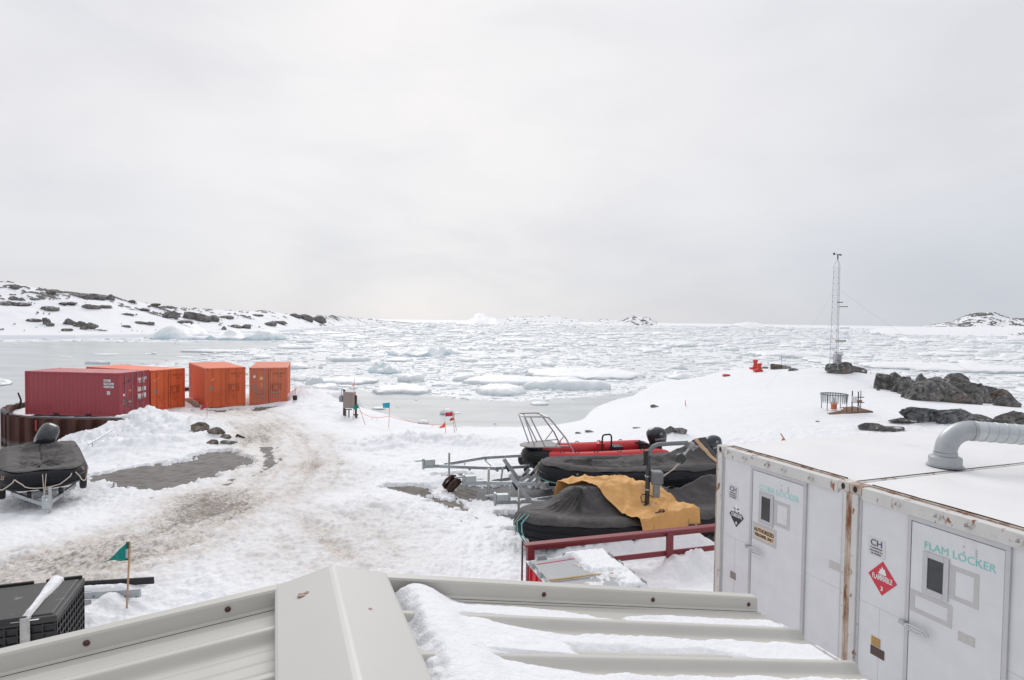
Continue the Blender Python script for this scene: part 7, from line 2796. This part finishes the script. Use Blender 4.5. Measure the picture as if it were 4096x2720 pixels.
def trailer(label, cp, dirv, zt, L_, jx, wx=None, winch=None, half=0.62, split=1.0, wheels=True, box=True, group='boat trailers', rollers=None, arm2=False):
    """coupler at the origin, x runs back under the boat; zt: height of the tongue"""
    zg = hz(cp[0], cp[1])
    t = thing('boat_trailer', label, 'boat trailer', (cp[0], cp[1], zg), math.atan2(dirv[1], dirv[0]), group)
    z = zt - zg
    mb = MB()
    mb.beam((-0.05, 0, z), (split + 0.1, 0, z), 0.09, 0.11)
    mb.build('tongue', STEEL, t, bevel=0.006)
    for s in (-1, 1):
        mb = MB()
        mb.beam((split - 0.1, s * 0.05, z - 0.002), (split + 1.7, s * half, z - 0.002), 0.075, 0.10)
        mb.beam((split + 1.7, s * half, z - 0.002), (L_, s * half, z - 0.002), 0.075, 0.10)
        mb.build('side_rail', STEEL, t, bevel=0.005)
    for xx in (split + 0.9, split + 1.75, L_ - 0.2):
        hw = half if xx > split + 1.6 else half * 0.5
        mb = MB()
        mb.beam((xx, -hw, z - 0.09), (xx, hw, z - 0.09), 0.07, 0.07)
        mb.build('cross_member', STEEL, t, bevel=0.005)
    if box:
        mb = MB()
        mb.box(-0.02, 0.33, -0.10, 0.10, z + 0.055, z + 0.24)
        mb.build('coupler_box', mat('pale_galvanised', (0.52, 0.56, 0.55), 0.5, 0.4, var=0.1), t, bevel=0.012)
    mb = MB()
    mb.box(-0.09, -0.03, -0.09, 0.09, z - 0.08, z + 0.28)
    mb.tube([(-0.05, 0, z + 0.2), (-0.28, 0, z + 0.2), (-0.36, 0, z + 0.205)], [0.03, 0.028, 0.012], 8)
    mb.build('coupler', STEEL, t, bevel=0.01)
    mb = MB()
    mb.tube([(jx, -0.09, -0.05), (jx, -0.09, z + 0.42)], 0.036, 12)
    mb.box(jx - 0.06, jx + 0.06, -0.14, 0.0, z - 0.05, z + 0.05)
    mb.tube([(jx, -0.09, z + 0.42), (jx, -0.09, z + 0.445)], 0.040, 12)
    mb.build('jack', TB, t, smooth=True)
    if winch:
        x0, x1, zz = winch
        mb = MB()
        mb.beam((x0, 0, z), (x1, 0, z + zz), 0.10, 0.12)
        w_ = mb.build('winch_post', STEEL, t, bevel=0.006)
        mb = MB()
        mb.beam((x1 + (x0 - x1) * 0.22, 0, z + zz * 0.74), (x1 + (x0 - x1) * 0.42, 0, z + zz * 0.46), 0.05, 0.16)
        mb.build('bow_stop', BLACK, w_, smooth=True)
        mb = MB()
        mb.beam((x0 - 0.62, -0.05, z + 0.05), (x0 - 0.62 + (x1 - x0 + 0.62) * 0.62, -0.05, z + zz * 0.62), 0.04, 0.05)
        mb.build('strut', STEEL, w_)
    if wheels:
        for s in (-1, 1):
            M = Matrix.Translation((wx, s * (half + 0.24), 0.27)) @ Matrix.Rotation(math.pi / 2, 4, 'X')
            mb = MB()
            mb.lathe([(0.13, -0.07), (0.24, -0.085), (0.285, -0.06), (0.29, 0.0), (0.285, 0.06), (0.24, 0.085), (0.13, 0.07)], 28, M)
            wh = mb.build('wheel', BLACK, t, smooth=True)
            mb = MB()
            mb.lathe([(0.03, -0.08), (0.08, -0.06), (0.14, -0.072), (0.14, 0.072), (0.08, 0.06), (0.03, 0.08)], 20, M)
            mb.build('rim', STEEL, wh, smooth=True)
            mb = MB()
            mb.beam((wx, s * half, z - 0.05), (wx, s * (half + 0.16), 0.27), 0.06, 0.06)
            mb.build('stub_axle', STEEL, t)
    for (xx, yy, zz) in (rollers or []):
        M = Matrix.Translation((xx, yy, z + zz)) @ Matrix.Rotation(math.pi / 2, 4, 'X')
        mb = MB()
        mb.lathe([(0.03, -0.05), (0.085, -0.05), (0.10, 0.0), (0.085, 0.05), (0.03, 0.05)], 16, M)
        mb.build('roller', BLACK, t, smooth=True)
        mb = MB()
        mb.beam((xx - 0.22, yy - 0.075, z - 0.02), (xx + 0.08, yy - 0.075, z + zz + 0.03), 0.025, 0.12)
        mb.build('roller_bracket', mat('white_bracket', (0.55, 0.56, 0.57), 0.45, 0.3), t, bevel=0.01)
    return t


t1 = Zp(1700, 1866, 2.68)
trailer('galvanised boat trailer under the red boat, its coupler farthest left', t1, (0.955, 0.295), 2.68, 5.6, 0.80, wx=3.9, half=0.80, split=0.55)
t2 = Zp(1862, 1933, 2.47)
trailer('middle galvanised boat trailer with white roller brackets and a leaning winch post', t2, (0.97, 0.24), 2.47, 5.5, 0.72, wx=4.3, winch=(1.75, 1.22, 0.72), split=0.75, rollers=[(2.05, 0.25, 0.28), (2.15, -0.2, 0.22), (2.35, 0.3, 0.36), (2.45, -0.15, 0.33), (1.95, 0.0, 0.14)])
t3 = Zp(1988, 2009, 2.36)
trailer('nearest of three galvanised boat trailers, tongue box just above the bow of the tarp boat', t3, (0.985, 0.17), 2.36, 5.2, 0.62, wx=3.9, winch=(0.98, 0.36, 0.80), split=1.1)
t4 = Zp(184, 2018, 2.52)
trailer('galvanised boat trailer under the covered boat at the far left', t4, (-2.83, 3.53), 2.50, 4.3, 0.10, wx=2.45, half=0.72, split=0.25, box=False, rollers=[(0.95, 0.35, 0.12), (0.95, -0.35, 0.12)])
# rusty fairlead on the snow by the trailers
c = G(1812, 1968)
fr_ = thing('rusty_fairlead', 'brown rusty steel fairlead plate with two curved bars lying by the trailer jacks', 'fairlead', c, R(25))
FR = mat('brown_iron', (0.055, 0.032, 0.026), 0.6, 0.3, var=0.4, vscale=12, col2=(0.13, 0.06, 0.035), c2=(0.5, 0.65), c2scale=9)
M = Matrix.Translation((0, 0, 0.20)) @ Matrix.Rotation(-0.75, 4, 'Y') @ Matrix.Rotation(0.5, 4, 'X')
mb = MB()
mb.box(-0.25, 0.25, -0.16, 0.16, -0.02, 0.02, M)
mb.box(-0.25, 0.25, -0.18, -0.14, -0.02, 0.10, M)
mb.box(-0.25, 0.25, 0.14, 0.18, -0.02, 0.10, M)
mb.build('plate', FR, fr_, bevel=0.012)
for s in (-1, 1):
    mb = MB()
    mb.tube([M @ Vector((-0.24, s * 0.13, 0.02)), M @ Vector((-0.22, s * 0.13, 0.2)), M @ Vector((-0.05, s * 0.12, 0.27)), M @ Vector((0.15, s * 0.12, 0.22)), M @ Vector((0.24, s * 0.12, 0.06))], 0.045, 10)
    mb.build('bar', FR, fr_, smooth=True)

# ------------------------------------------------------------------ red timber fence
REDW = mat('red_painted_timber', (0.215, 0.033, 0.042), 0.5, var=0.12, vscale=5, bump=0.12, bscale=25, aniso=(0.5, 3, 3))
A_ = Yp(2100, 2173, 11.0)
E_ = Yp(2862, 2100, 12.2)
fd = Vector((E_[0] - A_[0], E_[1] - A_[1], 0))
fl_ = fd.length
fd.normalize()
fence = thing('timber_fence', 'dark red painted timber fence in front of the tarp covered boat', 'fence', (A_[0], A_[1], 2.5), math.atan2(fd.y, fd.x))
ztop = (A_[2] + E_[2]) / 2 - 2.5
mb = MB()
mb.box(-0.02, fl_ + 1.4, -0.09, 0.07, ztop - 0.04, ztop)
mb.build('cap_rail', REDW, fence, bevel=0.006)
mb = MB()
mb.box(0.17, fl_ + 1.4, 0.02, 0.06, ztop - 0.15, ztop - 0.041)
mb.build('upper_rail', REDW, fence, bevel=0.005)
mb = MB()
mb.box(0.17, fl_ + 1.4, 0.02, 0.06, ztop - 0.54, ztop - 0.44)
mb.build('lower_rail', REDW, fence, bevel=0.005)
p2x = (Vector(Yp(2680, 2200, 11.86)) - Vector(A_)).dot(fd)
for xx in (0.11, p2x, p2x + 2.9):
    mb = MB()
    mb.box(xx - 0.068, xx + 0.068, -0.045, 0.0195 if xx > 0.2 else 0.06, -0.5, ztop - 0.041)
    mb.build('post', REDW, fence, bevel=0.006)
mb = MB()
s0 = Yp(2090, 2163, 10.7)
mb.tube([(s0[0], s0[1], 2.4), s0], 0.017, 8)
tag(mb.build('rusty_rod', mat('rusty_rod', (0.12, 0.05, 0.045), 0.7, 0.2, var=0.3, vscale=15), smooth=True), 'thin rusty rod standing upright at the left end of the red fence', 'rod')

# ------------------------------------------------------------------ grey lidded crate with red side
BL = Zp(2110, 2240, 3.35)
ex = Vector((math.cos(R(18)), math.sin(R(18)), 0))
Wc, Dc, zg = 1.52, 1.62, 2.55
gc = thing('crate', 'grey lidded crate with red sides, snow and a bamboo stick on its lid', 'crate', (BL[0], BL[1], zg), math.atan2(ex.y, ex.x))
GPL = mat('grey_plastic', (0.36, 0.37, 0.38), 0.5, var=0.07, vscale=5, col2=(0.44, 0.44, 0.44), c2=(0.6, 0.7), c2scale=4)
RPL = mat('red_plastic', (0.62, 0.02, 0.03), 0.45, var=0.08)
H_ = 3.35 - zg
mb = MB()
mb.box(0.0, Wc, -Dc, 0.0, H_ - 0.09, H_ - 0.03)
mb.box(0.04, Wc - 0.04, -Dc + 0.04, -0.04, H_ - 0.03, H_ - 0.004, taper=0.02)
lid = mb.build('lid', GPL, gc, bevel=0.012)
for s in range(3):
    for (yy) in (0.0, -Dc):
        xx = Wc * (0.18 + 0.32 * s)
        mb = MB()
        mb.box(xx - 0.10, xx + 0.10, yy - 0.035, yy + 0.035, H_ - 0.05, H_ + 0.055, taper=0.02)
        mb.build('lid_lug', GPL, lid, bevel=0.008)
for s in range(4):
    for xx in (0.0, Wc):
        yy = -Dc * (0.14 + 0.24 * s)
        mb = MB()
        mb.box(xx - 0.035, xx + 0.035, yy - 0.09, yy + 0.09, H_ - 0.05, H_ + 0.05, taper=0.02)
        mb.build('lid_lug', GPL, lid, bevel=0.008)
mb = MB()
mb.box(0.03, Wc - 0.03, -Dc + 0.03, -0.03, -0.1, H_ - 0.09)
mb.build('body', RPL, gc)
for yy in np.linspace(-Dc + 0.1, -0.1, 6):
    mb = MB()
    mb.box(0.0, 0.03, yy - 0.03, yy + 0.03, -0.1, H_ - 0.092)
    mb.build('rib', RPL, gc, bevel=0.006)
mb = MB()
mb.box(0.004, 0.0285, -Dc + 0.45, -Dc + 0.62, H_ - 0.30, H_ - 0.16)
mb.build('label', WHITEP, gc)
mb = MB()
mb.beam((0.10, -0.22, H_ + 0.0), (Wc * 0.62, -0.16, H_ + 0.0), 0.03, 0.006)
mb.build('red_strip', mat('faded_red_strip', (0.55, 0.10, 0.17), 0.6), lid)
mb = MB()
mb.beam((0.72, -0.38, H_ + 0.0), (0.84, -0.60, H_ + 0.0), 0.045, 0.006)
mb.build('sticker', mat('cream_strip', (0.62, 0.52, 0.42), 0.6), lid)
MC = Matrix.Translation((BL[0], BL[1], zg)) @ Matrix.Rotation(math.atan2(ex.y, ex.x), 4, 'Z')
mb = MB()
a, b = Vector(Zp(2186, 2322, 3.372)), Vector(Zp(2452, 2292, 3.372))
mb.tube([a, a.lerp(b, .3), a.lerp(b, .6) + Vector((0, .01, .004)), b], [0.016, 0.017, 0.016, 0.012], 8)
tag(mb.build('bamboo_stick', mat('yellow_bamboo', (0.62, 0.43, 0.19), 0.5, var=0.15), smooth=True), 'yellow bamboo stick lying across the lid of the grey and red crate', 'stick')
# snow on that lid
gx, gy = np.meshgrid(np.linspace(-0.02, Wc + 0.02, 120), np.linspace(-Dc - 0.02, 0.05, 100), indexing='ij')
ns_ = fbm(gx * 3 + 2, gy * 3, 5) - 0.5
fn_ = fbm(gx * 16, gy * 16, 3) - 0.5
th = 0.10 * sstep(0.30, 0.62, (gx / Wc) * 0.75 + (gy + Dc) / Dc * 0.30 * (gx / Wc) + 0.9 * ns_ - 0.10) + 0.035 * ns_ + 0.02 * fn_ - 0.026
ed = sstep(0.0, 0.06, gx) * (1 - sstep(Wc - 0.08, Wc + 0.01, gx + 0.2 * ns_)) * sstep(-Dc, -Dc + 0.06, gy) * (1 - sstep(0.0, 0.05, gy))
gz = H_ + np.where(th > 0, th * ed, th) - 0.012
o = npmesh('crate_snow', np.stack([gx, gy, gz], -1).reshape(-1, 3), gridfaces(*gx.shape), MATS['fresh_snow'])
o.matrix_world = MC
tag(o, 'patchy snow lying on the lid of the grey and red crate', 'snow', None, 'stuff')

# ------------------------------------------------------------------ black bulk crate by the roof
P0, P1 = Yp(340, 2297, 8.5), Yp(228, 2462, 7.4)
zt = (P0[2] + P1[2]) / 2
e2 = Vector((P1[0] - P0[0], P1[1] - P0[1], 0))
Db = e2.length
e2.normalize()
e1 = Vector((e2.y, -e2.x, 0))     # towards the left
if e1.x > 0:
    e1 = -e1
Wb = 2.2
zg = 2.85
yaw = math.atan2(-e1.y, -e1.x)
bc = thing('black_crate', 'black plastic bulk crate with lid and a white strap, beside the near roof edge', 'crate', (P1[0], P1[1], zg), yaw)
# local: x to the right is -e1, origin front right corner; y back
BPL = mat('black_plastic', (0.024, 0.023, 0.024), 0.42, var=0.2, vscale=6, bump=0.1, bscale=60)
BPT = mat('black_lid', (0.045, 0.042, 0.040), 0.5, var=0.25, vscale=9, col2=(0.20, 0.20, 0.205), c2=(0.655, 0.70), c2scale=4.2, aniso=(1.0, 2.2, 1.0), bump=0.1, bscale=60)
H_ = zt - zg
mb = MB()
mb.box(-Wb, 0, 0, Db, H_ - 0.10, H_ - 0.022)
mb.box(-Wb + 0.05, -0.05, 0.05, Db - 0.05, H_ - 0.022, H_ - 0.006, taper=0.015)
lid = mb.build('lid', BPT, bc, bevel=0.014)
for k in range(4):
    for (y0, y1) in ((-0.012, 0.03), (Db - 0.03, Db + 0.012)):
        x1 = -0.03 - 0.56 * k - (0.0 if y0 > 0.1 else 0.28)
        mb = MB()
        mb.box(x1 - 0.42, x1, y0, y1, H_ - 0.06, H_ + 0.018)
        mb.build('lid_lug', BPL, lid, bevel=0.01)
mb = MB()
mb.box(-Wb + 0.03, -0.03, 0.03, Db - 0.03, 0.0, H_ - 0.10)
mb.build('body', BPL, bc)
mb = MB()
for z in np.linspace(0.02, H_ - 0.13, 10):
    mb.box(-0.031, -0.002, 0.02, Db - 0.02, z, z + 0.016)
    mb.box(-Wb, 0.0, 0.002, 0.031, z, z + 0.016)
for y in np.linspace(0.02, Db - 0.03, 12):
    mb.box(-0.031, -0.004, y, y + 0.016, 0.0, H_ - 0.101)
for x in np.linspace(-Wb, -0.03, 18):
    mb.box(x, x + 0.016, 0.004, 0.031, 0.0, H_ - 0.101)
mb.build('lattice_ribs', BPL, bc)
STR = mat('pale_strap', (0.50, 0.485, 0.46), 0.7, var=0.2, vscale=25)
mb = MB()
xs_ = -0.32
mb.box(xs_ - 0.05, xs_ + 0.05, -0.022, -0.014, 0.0, H_ + 0.0)
mb.box(xs_ - 0.05, xs_ + 0.05, -0.02, Db + 0.02, H_ + 0.0, H_ + 0.006)
st_ = mb.build('strap', STR, bc)
mb = MB()
mb.box(xs_ - 0.06, xs_ + 0.06, -0.05, -0.022, H_ - 0.52, H_ - 0.40)
mb.box(xs_ - 0.045, xs_ + 0.045, -0.06, -0.05, H_ - 0.60, H_ - 0.48)
mb.build('buckle', STEEL, st_, bevel=0.008)
gx, gy = np.meshgrid(np.linspace(xs_ - 0.14, xs_ + 0.14, 40), np.linspace(-0.03, Db - 0.02, 120), indexing='ij')
wdt = 0.036 + 0.04 * sstep(0.3, 0.8, gy / Db) + 0.03 * (fbm(gy * 4, gy * 0, 2) - 0.5)
th = 0.055 * np.sqrt(np.clip(1 - ((gx - xs_) / wdt) ** 2, 0, 1)) * (0.6 + 0.8 * fbm(gx * 8, gy * 6, 4)) * sstep(0.0, 0.12, gy) + 0.012 * (fbm(gx * 30, gy * 30, 2) - 0.5)
gz = H_ + np.where(np.abs(gx - xs_) < wdt, th, -0.03)
o = npmesh('strap_snow', np.stack([gx, gy, gz], -1).reshape(-1, 3), gridfaces(*gx.shape), MATS['fresh_snow'])
o.matrix_world = Matrix.Translation((P1[0], P1[1], zg)) @ Matrix.Rotation(yaw, 4, 'Z')
tag(o, 'ridge of snow caught on the strap of the black crate', 'snow', None, 'stuff')
# plank and channel behind it
q0, q1 = Vector(Yp(335, 2352, 9.75)), Vector(Yp(597, 2336, 9.75))
tf = thing('trailer_bed', 'black plank on a galvanised channel half buried in snow behind the black crate', 'trailer bed', (q0.x, q0.y, q0.z - 0.25), math.atan2((q1 - q0).y, (q1 - q0).x))
Lq = (q1 - q0).length
dz = (q1.z - q0.z) / Lq
mb = MB()
mb.beam((-0.5, 0.12, 0.26 - 0.5 * dz), (Lq, 0.12, 0.26 + Lq * dz), 0.04, 0.11)
mb.build('plank', mat('black_plank', (0.028, 0.027, 0.029), 0.6, var=0.3), tf, bevel=0.006)
mb = MB()
mb.beam((-0.5, -0.03, 0.13), (Lq - 0.13, -0.03, 0.13 + Lq * dz * 0.8), 0.05, 0.13)
mb.beam((-0.5, -0.08, 0.05), (Lq - 0.9, -0.08, 0.05), 0.03, 0.08)
mb.build('channel', STEEL, tf, bevel=0.006)
mb = MB()
for x in (Lq - 0.18, Lq - 0.36, 0.2, 0.45):
    mb.lathe([(0.012, 0), (0.012, 0.006)], 8, Matrix.Translation((x, -0.058, 0.14)) @ Matrix.Rotation(math.pi / 2, 4, 'X'))
mb.build('bolt_hole', SHADEBLK, tf)
mb = MB()
mb.box(-0.1, 0.28, -0.10, 0.0, -0.22, -0.02)
mb.build('tail_lamp', mat('dull_lamp', (0.10, 0.06, 0.06), 0.5), tf, bevel=0.01)
gx, gy = np.meshgrid(np.linspace(-0.4, Lq - 0.1, 90), np.linspace(-0.06, 0.11, 22), indexing='ij')
th = 0.075 * np.sqrt(np.clip(1 - ((gy - 0.03) / 0.085) ** 2, 0, 1)) * sstep(0.25, 0.45, fbm(gx * 5, gy * 3, 3)) * (1 - sstep(Lq - 0.5, Lq - 0.2, gx)) + 0.014 * (fbm(gx * 25, gy * 25, 2) - 0.5)
o = npmesh('plank_snow', np.stack([gx, gy, 0.195 + gx * dz + th], -1).reshape(-1, 3), gridfaces(*gx.shape), MATS['fresh_snow'])
o.matrix_world = Matrix.Translation((q0.x, q0.y, q0.z - 0.25)) @ Matrix.Rotation(math.atan2((q1 - q0).y, (q1 - q0).x), 4, 'Z')
tag(o, 'snow packed along the galvanised channel behind the black crate', 'snow', None, 'stuff')
